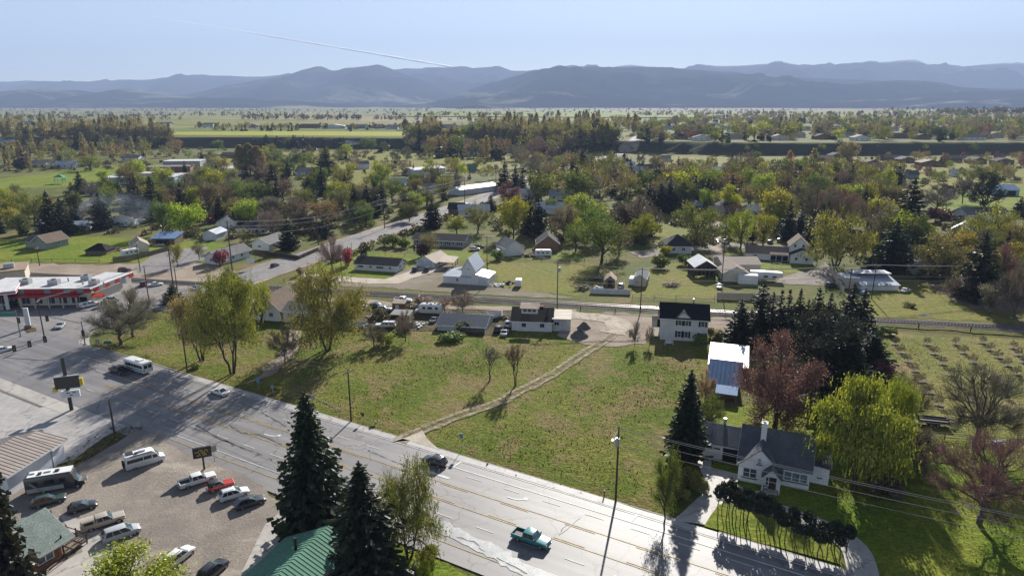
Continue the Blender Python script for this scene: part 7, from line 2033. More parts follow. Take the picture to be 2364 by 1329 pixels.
pole('r3', 324, 627, 558, 'utility pole on the dirt yard beyond the railway', 1, 0.2)
pole('r4', 92, 614, 570, 'short utility pole beside the left lane', 1, 0.2)
pole('r5', 537, 632, 510, 'tall utility pole in front of the corner bungalow', 2, 1.2, r=0.2)
pole('r6', 790, 650, 590, 'utility pole with lamp arm by the ranch house lawn', 1, 0.1)
pole('r7', 1125, 657, 545, 'utility pole at the corner of the white barn', 1, 1.3)
pole('r8', 1286, 720, 604, 'brown utility pole with transformer beside the railway', 1, 1.3, True)
pole('r9', 1478, 722, 618, 'dark utility pole beside the panel fence', 1, 1.3)
pole('r10', 1665, 660, 520, 'tall slim pole in the dirt lane', 1, 1.3)
pole('r11', 2012, 690, 610, 'rusty utility pole with white crossarm beside the workshop', 1, 1.3)
pole('r12', 1957, 690, 620, 'thin pole with lamp at the workshop annex', 1, 1.3)
pole('l1', 735, 566, 500, 'first pole of the side-road power line', 2, 1.25, r=0.2)
pole('l2', 888, 528, 460, 'power pole beside the dark conifer on the side road', 2, 1.25, r=0.2)
pole('l3', 988, 500, 432, 'power pole beside the tall spruce', 2, 1.25, r=0.2)
pole('l4', 1073, 468, 410, 'power pole near the white store roof', 2, 1.25, r=0.2)
pole('l5', 1145, 442, 392, 'power pole where the side road straightens', 2, 1.25, r=0.2)
pole('l6', 1240, 408, 366, 'distant power pole among the central trees', 2, 1.25, r=0.2)
pole('l7', 1340, 378, 342, 'farther power pole along the straight side road', 2, 1.25, r=0.2)
pole('l8', 1420, 352, 322, 'last power pole before the terrace', 2, 1.25, r=0.2)
pole('m1', 813, 600, 560, 'short pole with bird box on the side-road verge', 0, 0, r=0.1)
# wires
ex = G(2440, 1212)
for i, (o, z) in enumerate(((0.0, 0.1), (0.7, 0.7), (-0.7, 1.0), (0.0, 2.6))):
 A = arm_pt('h1', o, z + 0.1); B = np.array(HW(61 + 0, 79 + 6.5 + o, POLES['h1'][1] - z))
 wire([A, B], ('uppermost', 'second', 'third', 'lowest')[i] + ' wire running past the cottage from the highway pole', 0.03, 0.012)
ks = ['r5', 'l1', 'l2', 'l3', 'l4', 'l5', 'l6', 'l7', 'l8']
for i, (sd, dr) in enumerate(((-1.1, 0.15), (0.4, 0.15), (1.1, 0.15), (-1.1, 1.65), (1.1, 1.65), (0.2, 4.2))):
 wire([arm_pt(k, sd, dr) for k in ks[:7]], ('outer', 'middle', 'inner', 'lower outer', 'lower inner', 'lowest thick')[i] + ' conductor of the power line along the side road', 0.03 if i < 5 else 0.05, 0.012)
ks = ['r7', 'r8', 'r9', 'r11']
Pend = G(2500, 720)
for i, (sd, dr) in enumerate(((-1.1, 0.15), (-0.4, 0.15), (0.4, 0.15), (1.1, 0.15), (0.1, 3.2), (0.1, 4.5))):
 pts = [arm_pt(k, sd, dr) for k in ks]; pts.append(pts[-1] + (pts[-1] - pts[-2]) * 0.9)
 wire(pts, ('first', 'second', 'third', 'fourth', 'upper cable', 'lower cable')[i] + ' strand of the wires along the railway beyond the farmhouse', 0.035, 0.012)
ks = ['c1', 'r1', 'r2b', 'r5']
for i, sd in enumerate((-0.8, 0.0, 0.8)):
 wire([arm_pt(k, sd, 0.15) for k in ks], ('left', 'centre', 'right')[i] + ' wire strung from the intersection to the crossing poles', 0.03, 0.012)
for i, sd in enumerate((-0.8, 0.8)):
 wire([arm_pt(k, sd, 0.15) for k in ('h2', 'h3')], ('near', 'far')[i] + ' wire between the meadow pole and the corner-lot pole', 0.022, 0.012)

M_signal = pmat('signal_housing', (0.02, 0.02, 0.02), 0.5, 0.1, 3, 0.05)
M_grey = pmat('grey_mast', (0.22, 0.23, 0.24), 0.5, 0.1, 1.5, 0.05, metal=0.3)
def signal_head(e, c, rz):
 mb = MB(); mb.box((0, 0, 0), (0.38, 0.32, 1.15)); mb.box((0, -0.18, 0), (0.62, 0.04, 1.35)); o = mb.build('signal_head', M_signal, e); o.location = c; o.rotation_euler = (0, 0, rz)
 for i, col in enumerate(((0.25, 0.02, 0.02), (0.25, 0.16, 0.02), (0.02, 0.18, 0.08))):
  q = MB(); q.tube((0, -0.2, 0.36 - i * 0.36), (0, -0.3, 0.36 - i * 0.36), 0.13, 0.14, 8); q.build('lens', pmat('lens%d' % i, col, 0.3, 0.1), o)
def signal(label, base, top, tips, heads, sign=False):
 P = G(*base); H = height_at(P, top)
 e = thing('traffic_signal', label, 'traffic light', P)
 mb = MB(); mb.tube((0, 0, 0), (0, 0, H), 0.14, 0.1, 9); mb.box((0, 0, 0.12), (0.5, 0.5, 0.24)); mb.build('mast', M_grey, e)
 for T in tips:
  q = MB(); q.tube((0, 0, H - 0.4), tuple(np.array(T) - P), 0.09, 0.06, 7); q.build('mast_arm', M_grey, e)
 for c in heads: signal_head(e, tuple(np.array(c) - P), 0.5)
 return e, P, H
b = G(197, 797); Hs = height_at(b, 745)
tipA = np.array((b[0] - 9.5, b[1] + 3.0, Hs + 0.6))
e, P_, H_ = signal('traffic light mast at the grassy corner with arm reaching over the side road', (197, 797), 742, [tipA], [tipA + np.array((0, 0, -0.5)), b + np.array((0.2, -0.35, 3.0))])
b = G(48, 778); Hs = height_at(b, 722)
e, P_, H_ = signal('pale signal pole with green street sign and two signal heads', (48, 778), 716, [b + np.array((-8, 0.8, Hs - 0.3))], [b + np.array((-5.2, 0.3, Hs - 0.8)), b + np.array((0.5, -0.3, 4.2))])
q = MB(); q.box((-2.6, 0.25, Hs - 0.45), (3.8, 0.06, 0.75)); q.build('street_name_sign', pmat('sign_green', (0.02, 0.20, 0.14), 0.5, 0.1), e)
b = HW(-154, 54.0); Hm = 6.6
def onray(px, py, y): d = ray(px, py); return d * (y / d[1]) + np.array((0, 0, CAM_H))
tip = onray(108, 781, 128.5); st_ = onray(-40, 826, 121.0)
e = thing('traffic_signal', 'long mast arm with three signal heads reaching in from the picture edge', 'traffic light', (st_[0], st_[1], 0))
q = MB(); q.tube((0, 0, 0), (0, 0, st_[2] + 0.3), 0.16, 0.12, 9); q.build('mast', M_grey, e)
q = MB(); q.tube((0, 0, st_[2]), tuple(tip - np.array((st_[0], st_[1], 0))), 0.11, 0.07, 8); q.build('mast_arm', M_grey, e)
for f in (0.48, 0.72, 0.97):
 c = (tip - np.array((st_[0], st_[1], 0))) * f + np.array((0, 0, st_[2])) * (1 - f); signal_head(e, tuple(c), 0.5)

def text_obj(txt, size, mat, parent, loc, rot, extr=0.01):
 cu = bpy.data.curves.new('lettering', 'FONT'); cu.body = txt; cu.size = size; cu.align_x = 'CENTER'; cu.align_y = 'CENTER'; cu.extrude = extr
 o = bpy.data.objects.new('lettering', cu); COL.objects.link(o)
 dg = bpy.context.evaluated_depsgraph_get(); me = bpy.data.meshes.new_from_object(o.evaluated_get(dg)); bpy.data.objects.remove(o)
 me.materials.clear(); me.materials.append(mat)
 k = link('lettering', me, parent); k.location = loc; k.rotation_euler = rot
 return k
M_ytext = pmat('yellow_lettering', (0.62, 0.44, 0.06), 0.5, 0.1)
M_signdark = pmat('sign_black', (0.018, 0.02, 0.022), 0.4, 0.1)
# pylon sign
P = G(166, 947); H = height_at(P, 826)
e = thing('pylon_sign', 'tall black pylon sign with dark panel and small white board', 'sign', P, 0.35)
q = MB(); q.box((0, 0, H / 2), (0.55, 0.35, H)); q.build('post', M_signdark, e)
z = height_at(P, 880); q = MB(); q.box((0.15, -0.3, z), (3.7, 0.5, 2.2)); s_ = q.build('dark_panel', M_signdark, e); q = MB(); q.box((0.15, -0.3, z + 1.13), (3.75, 0.54, 0.08)); q.build('top_trim', M_steel, s_)
q = MB(); q.box((2.25, -0.2, z - 0.2), (0.5, 0.6, 1.3)); q.box((-1.8, 0.1, z - 1.15), (0.8, 0.4, 0.9)); q.build('yellow_box', pmat('yellow_panel', (0.55, 0.42, 0.04), 0.5, 0.15), e)
z = height_at(P, 907); q = MB(); q.box((0.35, -0.3, z), (2.8, 0.4, 1.2)); w_ = q.build('white_board', wallm('pale'), e)
for i, (x, zz) in enumerate(((-0.3, 0.2), (0.6, 0.25), (0.1, -0.2))):
 q = MB(); q.box((0.35 + x, -0.52, z + zz), (0.5, 0.02, 0.16)); q.build('letter_strip', M_signdark, w_)
# lot sign
P = G(472, 1084); H = height_at(P, 1033)
e = thing('roadside_sign', 'black roadside sign with yellow lettering above the white pickup', 'sign', P, 0.42)
q = MB(); q.box((0, 0, (H - 1.3) / 2), (0.25, 0.25, H - 1.3)); q.build('post', M_signdark, e)
q = MB(); q.box((0, 0, H - 0.7), (2.5, 0.35, 1.6)); s_ = q.build('panel', M_signdark, e)
q = MB(); 
for z_, w_, o_ in ((0.42, 1.5, 0.05), (0.16, 1.9, -0.05), (-0.1, 1.2, 0.1), (-0.36, 1.6, 0.0)):
 n_ = int(w_ / 0.2)
 for k in range(n_):
  if (k + int(z_ * 10)) % 4: q.box((o_ - w_ / 2 + (k + 0.5) * 0.2, -0.185, H - 0.7 + z_), (0.13, 0.02, 0.14))
q.build('lettering', M_ytext, s_)
def small_sign(px, py, top, w, h, mat, label, shape='box', rz=0.0, face=None):
 P = G(px, py); H = height_at(P, top)
 e = thing('road_sign', label, 'road sign', P, rz)
 q = MB(); q.tube((0, 0, 0), (0, 0, H), 0.05, 0.045, 6); q.build('post', M_steel, e)
 q = MB()
 if shape == 'round': q.tube((0, -0.07, H - h / 2), (0, -0.04, H - h / 2), w / 2, n=16)
 elif shape == 'house': q.loft([[(-w / 2, y, H - h), (w / 2, y, H - h), (w / 2, y, H - h * 0.4), (0, y, H), (-w / 2, y, H - h * 0.4)] for y in (-0.07, -0.04)])
 else: q.box((0, -0.06, H - h / 2), (w, 0.03, h))
 pn = q.build('panel', mat, e)
 return e, pn, H
M_signblue = pmat('sign_blue', (0.10, 0.26, 0.42), 0.5, 0.1); M_signback = pmat('sign_back', (0.34, 0.37, 0.38), 0.45, 0.1, metal=0.4); M_lime = pmat('sign_lime', (0.50, 0.62, 0.02), 0.5, 0.1); M_signgreen = pmat('sign_green', (0.02, 0.20, 0.14), 0.5, 0.1)
small_sign(598, 899, 871, 0.75, 0.95, M_signblue, 'blue and white road sign under the big willow', rz=-0.3)
small_sign(631, 913, 888, 0.8, 0.8, M_signback, 'round sign on the highway verge seen from behind', 'round', rz=-0.3)
small_sign(722, 935, 911, 1.0, 0.8, M_signback, 'pale sign behind the top of the tall spruce', rz=-0.3)
small_sign(839, 976, 952, 0.5, 0.6, M_signdark, 'small dark sign beside the meadow utility pole', rz=-0.3)
small_sign(872, 974, 951, 0.9, 0.95, M_lime, 'lime-green warning sign on the highway verge', 'house', rz=-0.3)
small_sign(1066, 1041, 1000, 0.55, 0.75, M_signblue, 'small blue sign on a thin post beside the track entrance', rz=-0.3)
small_sign(251, 805, 787, 1.6, 0.7, M_signgreen, 'green street-name board behind the corner grass', rz=0.2)
small_sign(227, 800, 783, 0.8, 0.9, M_signback, 'grey sign on the grassy corner', rz=0.2)
small_sign(496, 1066, 1028, 0.9, 1.0, M_signback, 'grey sign behind the black roadside sign', rz=0.4)
small_sign(332, 994, 968, 0.7, 0.9, M_signback, 'thin sign at the parking lot exit', rz=0.4)
small_sign(580, 622, 596, 2.4, 1.6, wallm('white'), 'white board sign beside the dirt lot on the side road', rz=0.3)
small_sign(1003, 626, 606, 0.6, 0.5, M_steel, 'thin post by the ranch house drive', rz=0.1)
# price sign on the island
P = G(67, 758); e = thing('price_sign', 'slim grey price sign on the station island', 'sign', P, 0.2)
q = MB(); q.box((0, 0, 2.6), (1.0, 0.4, 5.0)); q.build('panel', wallm('pale'), e); q = MB(); q.box((0, 0, 0.4), (1.5, 0.9, 0.8)); q.build('base', M_brick, e)
tag(patch('planter_island', [(55, 762), (62, 770), (85, 766), (82, 757), (66, 755)], M_dry, amp=0.05, z=0.15), kind='structure')
small_sign(2, 1, 0, 1, 1, M_steel, 'x') if False else None

# marker post by the highway, mail boxes, mast
for px, py, top, lab in ((1395, 1146, 1132, 'short white-capped marker post on the verge'), (765, 634, 618, 'grey post at the railway crossing corner'), (820, 634, 615, 'brown post at the crossing corner')):
 P = G(px, py); e = thing('marker_post', lab, 'post', P); H = max(0.7, height_at(P, top)); q = MB(); q.tube((0, 0, 0), (0, 0, H), 0.09, 0.09, 7); q.build('post', M_wood, e); q = MB(); q.tube((0, 0, H), (0, 0, H + 0.12), 0.1, 0.06, 7); q.build('cap', M_trim, e)

# ------------------------------------------------------------------ fences
def fence(name, label, px, h, mat, spacing=2.4, rails=(0.5, 1.0), panel=False, world=False, postw=0.12, cat='fence', railmat=None):
 pts = [np.array(p) if world else G(*p) for p in px]
 base = pts[0]; e = thing(name, label, cat, base)
 for a, b in zip(pts[:-1], pts[1:]):
  d = (b - a); L = np.linalg.norm(d[:2]); n = max(1, int(L / spacing)); rz = math.atan2(d[1], d[0])
  for i in range(n + 1):
   c = a + d * i / n - base
   q = MB(); q.box((c[0], c[1], h / 2), (postw, postw, h + 0.1), rz); q.build('post', mat, e)
   if i < n:
    m = a + d * (i + 0.5) / n - base
    if panel:
     k = max(1, int(L / n / 0.45)) if panel == 'boards' else 1
     for j in range(k):
      mm = a + d * (i + (j + 0.5) / k) / n - base
      q = MB(); q.box((mm[0], mm[1], h / 2 + 0.02 * (j % 2)), (L / n / k - 0.04, 0.05, h * 0.95), rz); q.build('board' if panel == 'boards' else 'panel', railmat or mat, e)
    else:
     for z in rails:
      q = MB(); q.box((m[0], m[1], z), (L / n, 0.05, 0.09), rz); q.build('rail', railmat or mat, e)
 return e
fence('field_fence', 'dark post-and-wire fence between the track lane and the railway', [(1340, 717), (1420, 722), (1520, 728), (1690, 737)], 1.15, M_pole, 9.0, (0.4, 0.75, 1.1), postw=0.2, railmat=M_wire)
fence('field_fence', 'post-and-wire fence between the orchard lane and the railway', [(2020, 751), (2120, 759), (2240, 767), (2364, 776)], 1.3, M_pole, 6.2, (0.5, 0.9, 1.25), postw=0.2, railmat=M_wire)
fence('panel_fence', 'low white panel fence in front of the brown shed', [(1363, 677), (1455, 680)], 1.5, wallm('pale'), 3.2, panel=True)
fence('board_fence', 'tan board fence beside the evergreen row', [(1655, 690), (1735, 692), (1800, 697)], 1.9, wallm('beige'), 2.6, panel='boards')
fence('board_fence', 'weathered board fence leaning beside the blue-grey workshop', [(1914, 622), (1932, 655), (1947, 680)], 2.0, wallm('beige'), 2.6, panel='boards')
fence('pole_fence', 'thin wooden paddock fence beside the panel fence', [(1460, 690), (1560, 692), (1650, 694)], 1.3, M_wood, 5.5, (0.6, 1.2), postw=0.1, railmat=M_wire)
fence('board_fence', 'dark board fence beside the white travel trailer on the left', [(262, 604), (312, 600), (372, 584), (395, 578)], 1.7, M_wood, 2.4, panel='boards')
fence('rail_fence', 'grey rail fence behind the lawn at the orchard edge', [(2096, 1010), (2180, 1014), (2262, 1022), (2400, 1032)], 1.2, M_wood, 3.0, (0.45, 0.85, 1.15), postw=0.12)
fence('board_fence', 'dark board fence along the yard of the long white house', [(590, 585), (690, 600), (735, 580)], 1.5, M_darkwood, 3.0, panel=True)
fence('wire_fence', 'dark wire fence above the yellow pasture behind the barn', [(1110, 600), (1250, 603), (1400, 606)], 1.2, M_pole, 7.0, (0.5, 1.0), postw=0.14, railmat=M_wire)
fence('wire_fence', 'garden fence behind the ranch house lawn', [(845, 588), (980, 594), (1040, 597)], 1.1, M_pole, 6.0, (0.5, 1.0), postw=0.12, railmat=M_wire)
fence('wire_fence', 'fence across the pasture before the round leafy tree', [(1485, 548), (1560, 556), (1640, 562)], 1.2, M_pole, 6.0, (0.5, 1.0), postw=0.14, railmat=M_pole)
fence('wire_fence', 'sagging wire fence beside the left dirt lane', [(-20, 606), (120, 604), (230, 606)], 1.1, M_pole, 6.0, (0.5, 1.0), postw=0.12, railmat=M_pole)
fence('crossing_rail', 'short guard rail at the railway crossing corner', [(655, 650), (690, 640), (760, 634)], 0.9, M_wood, 4.0, (0.7,), postw=0.15)

# ------------------------------------------------------------------ clipped trees on the island, orchard, yard things
r9 = np.random.default_rng(19)
isl0, isl1 = G(1658, 1190), G(1945, 1292)
ntop = 33; tops = []
for i in range(ntop):
 f = i / (ntop - 1)
 if 0.175 < f < 0.2 or 0.52 < f < 0.56: f += 0.02
 c = isl0 + (isl1 - isl0) * f; nrm = unit(np.array((-(isl1 - isl0)[1], (isl1 - isl0)[0], 0)))
 c = c + nrm * ((-0.9 if i % 2 else 0.8) + r9.normal(0, 0.25)) + np.array((r9.normal(0, 0.2), 0, 0)); c[2] = 0
 h_ = r9.uniform(4.4, 5.4) if f < 0.5 else r9.uniform(3.6, 4.6)
 ord_ = ('first', 'second', 'third', 'fourth', 'fifth', 'sixth', 'seventh', 'eighth', 'ninth', 'tenth', 'eleventh', 'twelfth', 'thirteenth', 'fourteenth', 'fifteenth', 'sixteenth', 'seventeenth')
 lab = 'clipped tree on the island lawn, ' + (ord_[i] + ' from the driveway end' if i < 17 else ord_[ntop - 1 - i] + ' from the loop end')
 tree_at('topiary', c, h_, r9.uniform(1.1, 1.6), 'spruce' if i % 3 else 'blue', lab, 'near', 'clipped trees in a row on the island lawn')
# orchard saplings with dug rings, drip lines
M_ring = soil_mat('dug_ring_soil', (0.15, 0.12, 0.095), (0.20, 0.165, 0.13), 0.6)
rows = [((2062, 790), (2205, 990), 8), ((2135, 790), (2290, 985), 7), ((2200, 790), (2340, 935), 6), ((2262, 788), (2364, 880), 5), ((2335, 800), (2372, 850), 3)]
k = 0
for ri, (a, b, n) in enumerate(rows):
 A, B = G(*a), G(*b)
 dl = MB(); dl.tube((A[0] - 0.6, A[1], 0.06), (B[0] - 0.6, B[1], 0.06), 0.025, 0.025, 5)
 tag(dl.build('drip_line', wallm('beige')), 'white drip hose along the ' + ('first', 'second', 'third', 'fourth', 'fifth')[ri] + ' sapling row from the evergreens', 'hose')
 for i in range(n):
  c = A + (B - A) * (i + 0.3) / n; k += 1
  m = []
  for t in np.linspace(0, 6.283, 14)[:-1]:
   rr_ = r9.uniform(0.55, 0.95); m.append((c[0] + math.cos(t) * rr_ * 1.2, c[1] + math.sin(t) * rr_ * 0.8))
  patch('dug_ring', [np.array(p) for p in m], M_ring, amp=0.0, world=True)
  tree_at('bare', c, 1.7, 1.3, 'grey', 'bare sapling in a dug ring, %s in the %s orchard row' % (('first', 'second', 'third', 'fourth', 'fifth', 'sixth', 'seventh', 'eighth')[i], ('first', 'second', 'third', 'fourth', 'fifth')[ri]), 'far', 'orchard saplings')

def heap(name, label, px, py, wpx, h, mat, n=60, size=0.5, cat='pile', kind='chunks', flat=1.0, depth=None):
 P = G(px, py); w = width_at(P, wpx); r = np.random.default_rng(int(px * 3 + py)); mb = MB(); d = depth or w * 0.7
 if kind == 'mound':
  nr, na = 6, 18; rings = []
  for i in range(nr + 1):
   q = i / nr
   rings.append([(math.cos(t) * w / 2 * (1 - q) * r.uniform(0.85, 1.15), math.sin(t) * d / 2 * (1 - q) * r.uniform(0.85, 1.15), h * (1 - (1 - q) ** 1.6) * r.uniform(0.85, 1.1) - 0.05) for t in np.linspace(0, 6.283, na + 1)[:-1]])
  mb.loft(rings)
 elif kind == 'logs':
  for i in range(n):
   a = r.normal(0.9, 0.25); c = (r.normal(0, w * 0.22), r.normal(0, d * 0.2), abs(r.normal(0, h * 0.35)) + 0.1); l = r.uniform(1.5, 4) * size; ca = np.array((math.cos(a), math.sin(a), r.normal(0, 0.12))) * l / 2
   mb.tube(np.array(c) - ca, np.array(c) + ca, 0.12, 0.08, 5)
 else:
  for i in range(n):
   c = (r.normal(0, w * 0.24), r.normal(0, d * 0.2), 0); zz = abs(r.normal(0, h * 0.3)); s = r.uniform(0.3, 1.2, 3) * size * np.array((1, 1, 0.6))
   mb.box((c[0], c[1], zz + s[2] / 2), s, r.uniform(0, 3))
 o = mb.build(name, mat); o.location = P
 return tag(o, label, cat)
M_pile = soil_mat('gravel_pile_soil', (0.15, 0.145, 0.135), (0.22, 0.21, 0.195), 0.6, bmp=0.15)
heap('gravel_pile', 'larger dark gravel pile in front of the unfinished addition', 1338, 778, 46, 1.9, M_pile, kind='mound')
heap('gravel_pile', 'smaller gravel pile behind the larger one', 1348, 758, 34, 1.6, M_pile, kind='mound')
heap('log_pile', 'pale heap of logs and branches beside the panel fence', 1348, 668, 30, 1.4, M_wood, 60, 1.0, kind='logs')
heap('brushwood_pile', 'grey brushwood heap under the big grey-green tree', 1375, 645, 36, 1.2, M_wood, 60, 1.0, kind='logs')
heap('scrap_heap', 'heap of pale scrap in front of the small tan shed', 865, 735, 40, 0.8, wallm('brown'), 50, 0.7)
heap('scrap_heap', 'white and rusty junk between truck and motorhome', 965, 752, 46, 0.8, wallm('pale'), 40, 0.6)
heap('scrap_heap', 'pile of boards behind the renovated house', 1168, 735, 26, 0.9, M_wood, 40, 0.8, kind='logs')
heap('scrap_heap', 'clutter beside the white barn corner', 1150, 660, 40, 0.9, wallm('pale'), 40, 0.6)
heap('scrap_heap', 'machinery parts beside the small travel trailer', 1175, 655, 20, 0.8, M_darkwood, 24, 0.6)
heap('scrap_heap', 'clutter between the white shed and the travel trailer', 1222, 592, 44, 1.0, wallm('brown'), 50, 0.8)
heap('scrap_heap', 'white rubble behind the panel fence', 1382, 668, 24, 0.8, wallm('pale'), 30, 0.6)
heap('brush_heap', 'dark burn pile on the paddock grass', 1553, 660, 34, 1.0, M_darkwood, 60, 0.8, kind='logs')
heap('brush_heap', 'pile of pruned branches with a pale tarp behind the bare tree', 2300, 880, 34, 0.9, M_wood, 70, 0.7, kind='logs')
heap('brush_heap', 'stone and brush heap beside the rounded bare tree', 2302, 1026, 28, 0.7, M_steel, 30, 0.5)
heap('ash_patch', 'flat dark heap of ash on the grass beyond the fence', 2135, 728, 40, 0.35, M_pile, kind='mound')
heap('soil_heap', 'patch of raked dead leaves on the bright lawn', 2205, 1180, 34, 0.15, soil_mat('dead_leaves', (0.30, 0.22, 0.15), (0.36, 0.29, 0.2), 1.0), kind='mound')
heap('scrap_heap', 'row of blue tarpaulins and barrels before the workshop', 1995, 680, 24, 0.9, wallm('blue'), 26, 0.7)
heap('scrap_heap', 'clutter under the blue-roofed shelter', 370, 566, 40, 0.9, wallm('pale'), 30, 0.6)
heap('machinery_parts', 'pieces of machinery and pallets near the board fence', 268, 578, 40, 0.8, M_wood, 30, 0.7)
heap('stacked_goods', 'rows of stacked materials beside the low white school hall', 530, 404, 60, 1.6, wallm('pale'), 60, 2.2)
heap('woodpile', 'orange woodpile beside the farmhouse', 1658, 782, 22, 0.9, wallm('log'), 40, 0.6, kind='logs')
# small yard buildings and objects
h = House('tan_garden_shed', 'small tan shed with white door in the junk yard', (906, 719), (934, 720), 2.6, 2.1, 'shed'); h.walls(wallm('brown'), 'shed', 0.3).roof(roofm('tan'), 0.15); h.door('f', 1.3, 0.9, 1.8, M_trim)
h = House('flat_shelter', 'low open shelter with flat grey roof in the junk yard', (900, 736), (945, 738), 4.0, 1.1, 'shelter')
q = MB(); q.slab([(0, 0, 1.15), (h.L, 0, 1.15), (h.L, h.D, 1.35), (0, h.D, 1.35)], 0.1); q.build('roof', roofm('grey', True), h.root)
for x, y in ((0.1, 0.1), (h.L - 0.1, 0.1), (0.1, 3.8), (h.L - 0.1, 3.8)): h.box('post', (x, y, 0.55), (0.1, 0.1, 1.1), M_wood)
h = House('small_box_trailer', 'small white box trailer with rusty roof beyond the long shed', (1124, 734), (1158, 735), 2.2, 1.9, 'trailer'); h.walls(wallm('white'), 'flat').roof(roofm('rust'), 0.04, 0.08)
def flatbed(label, px, py, px2, py2, L, mat, cargo=None):
 P = G(px, py); Q = G(px2, py2); e = thing('flatbed_trailer', label, 'trailer', P, math.atan2(Q[1] - P[1], Q[0] - P[0]))
 q = MB(); q.box((0, 0, 0.72), (L, 2.1, 0.14)); q.build('deck', mat, e)
 for s in (-1, 1):
  q = MB(); q.box((0, s * 1.03, 1.0), (L, 0.06, 0.36)); q.build('side_rail', mat, e)
  for x in (-0.5, 0.5):
   w = MB(); w.tube((x, s * 0.95, 0.36), (x, s * 1.12, 0.36), 0.35, n=12); t = w.build('wheel', M_tyre, e); w = MB(); w.tube((x, s * 1.1, 0.36), (x, s * 1.14, 0.36), 0.2, n=9); w.build('rim', M_rim, t)
 q = MB(); q.box((-L / 2, 0, 1.2), (0.08, 2.1, 1.0)); q.build('tail_ramp', mat, e)
 q = MB(); q.tube((L / 2, 0, 0.6), (L / 2 + 1.4, 0, 0.5), 0.07); q.box((L / 2 + 0.5, 0, 0.75), (0.6, 0.5, 0.5)); q.build('hitch', M_rim, e)
 return e
flatbed('black flatbed trailer parked by the orchard rail fence', 2152, 980, 2190, 984, 4.6, M_black)
flatbed('long flatbed trailer with rusty load beside the big willow', 812, 756, 840, 757, 6.5, M_rim)
P = G(1498, 792); tg = G(1545, 797); e = thing('swing_seat', 'white garden swing frame in the shade of the two-storey house', 'garden seat', tg)
q = MB()
for s in (-1, 1): q.tube((s * 0.9, 0, 0), (s * 0.7, 0.3, 1.6), 0.06); q.tube((s * 0.9, 0.8, 0), (s * 0.7, 0.3, 1.6), 0.06)
q.tube((-0.7, 0.3, 1.6), (0.7, 0.3, 1.6), 0.05); q.build('frame', M_trim, e); q = MB(); q.box((0, 0.3, 0.5), (1.3, 0.6, 0.1)); q.box((0, 0.6, 0.8), (1.3, 0.08, 0.5)); q.build('seat', M_trim, e)
e = thing('garden_bench', 'white slatted bench on the bright back lawn behind the cottage', 'bench', G(1750, 973)); q = MB(); q.box((0, 0, 0.45), (1.5, 0.5, 0.08)); q.build('seat', M_trim, e); q = MB(); q.box((0, 0.25, 0.75), (1.5, 0.06, 0.45)); q.build('backrest', M_trim, e)
for s in (-0.65, 0.65): q = MB(); q.box((s, 0, 0.22), (0.08, 0.45, 0.44)); q.build('leg', M_trim, e)
e = thing('dark_stump', 'dark barrel at the first orchard row', 'barrel', G(2061, 782)); q = MB(); q.tube((0, 0, 0), (0, 0, 1.1), 0.42, 0.4, 12); q.build('barrel', M_darkwood, e); q = MB(); q.tube((0, 0, 1.1), (0, 0, 1.15), 0.44, 0.42, 12); q.build('lid', wallm('beige'), e)
e = thing('play_structure', 'green and white play structure on the sports field', 'playground', GT(140, 424)); q = MB(); q.box((0, 0, 2.6), (6, 4, 0.2)); q.box((4, 0, 3.2), (3, 3, 0.2)); q.build('deck', pmat('play_green', (0.04, 0.32, 0.14), 0.5, 0.1), e)
for s in (-1, 1): q = MB(); q.tube((s * 2.6, 1.5, 0), (s * 2.6, 1.5, 4.6), 0.15); q.tube((s * 2.6, -1.5, 0), (s * 2.6, -1.5, 4.6), 0.15); q.build('post', M_steel, e)
q = MB(); q.add([(-3.5, -2, 4.4), (3.5, -2, 4.4), (3.5, 2, 4.4), (-3.5, 2, 4.4), (0, 0, 6)], [(0, 1, 4), (1, 2, 4), (2, 3, 4), (3, 0, 4), (3, 2, 1, 0)]); q.build('roof', pmat('play_green', (0.04, 0.32, 0.14)), e)
e = thing('lawn_frame', 'white swing frame on the lawn in front of the farmhouse', 'swing', G(1793, 622)); q = MB()
for s in (-1, 1): q.tube((s * 1.5, -0.8, 0), (s * 1.3, 0, 2.2), 0.06); q.tube((s * 1.5, 0.8, 0), (s * 1.3, 0, 2.2), 0.06)
q.tube((-1.3, 0, 2.2), (1.3, 0, 2.2), 0.06); q.build('frame', M_trim, e)

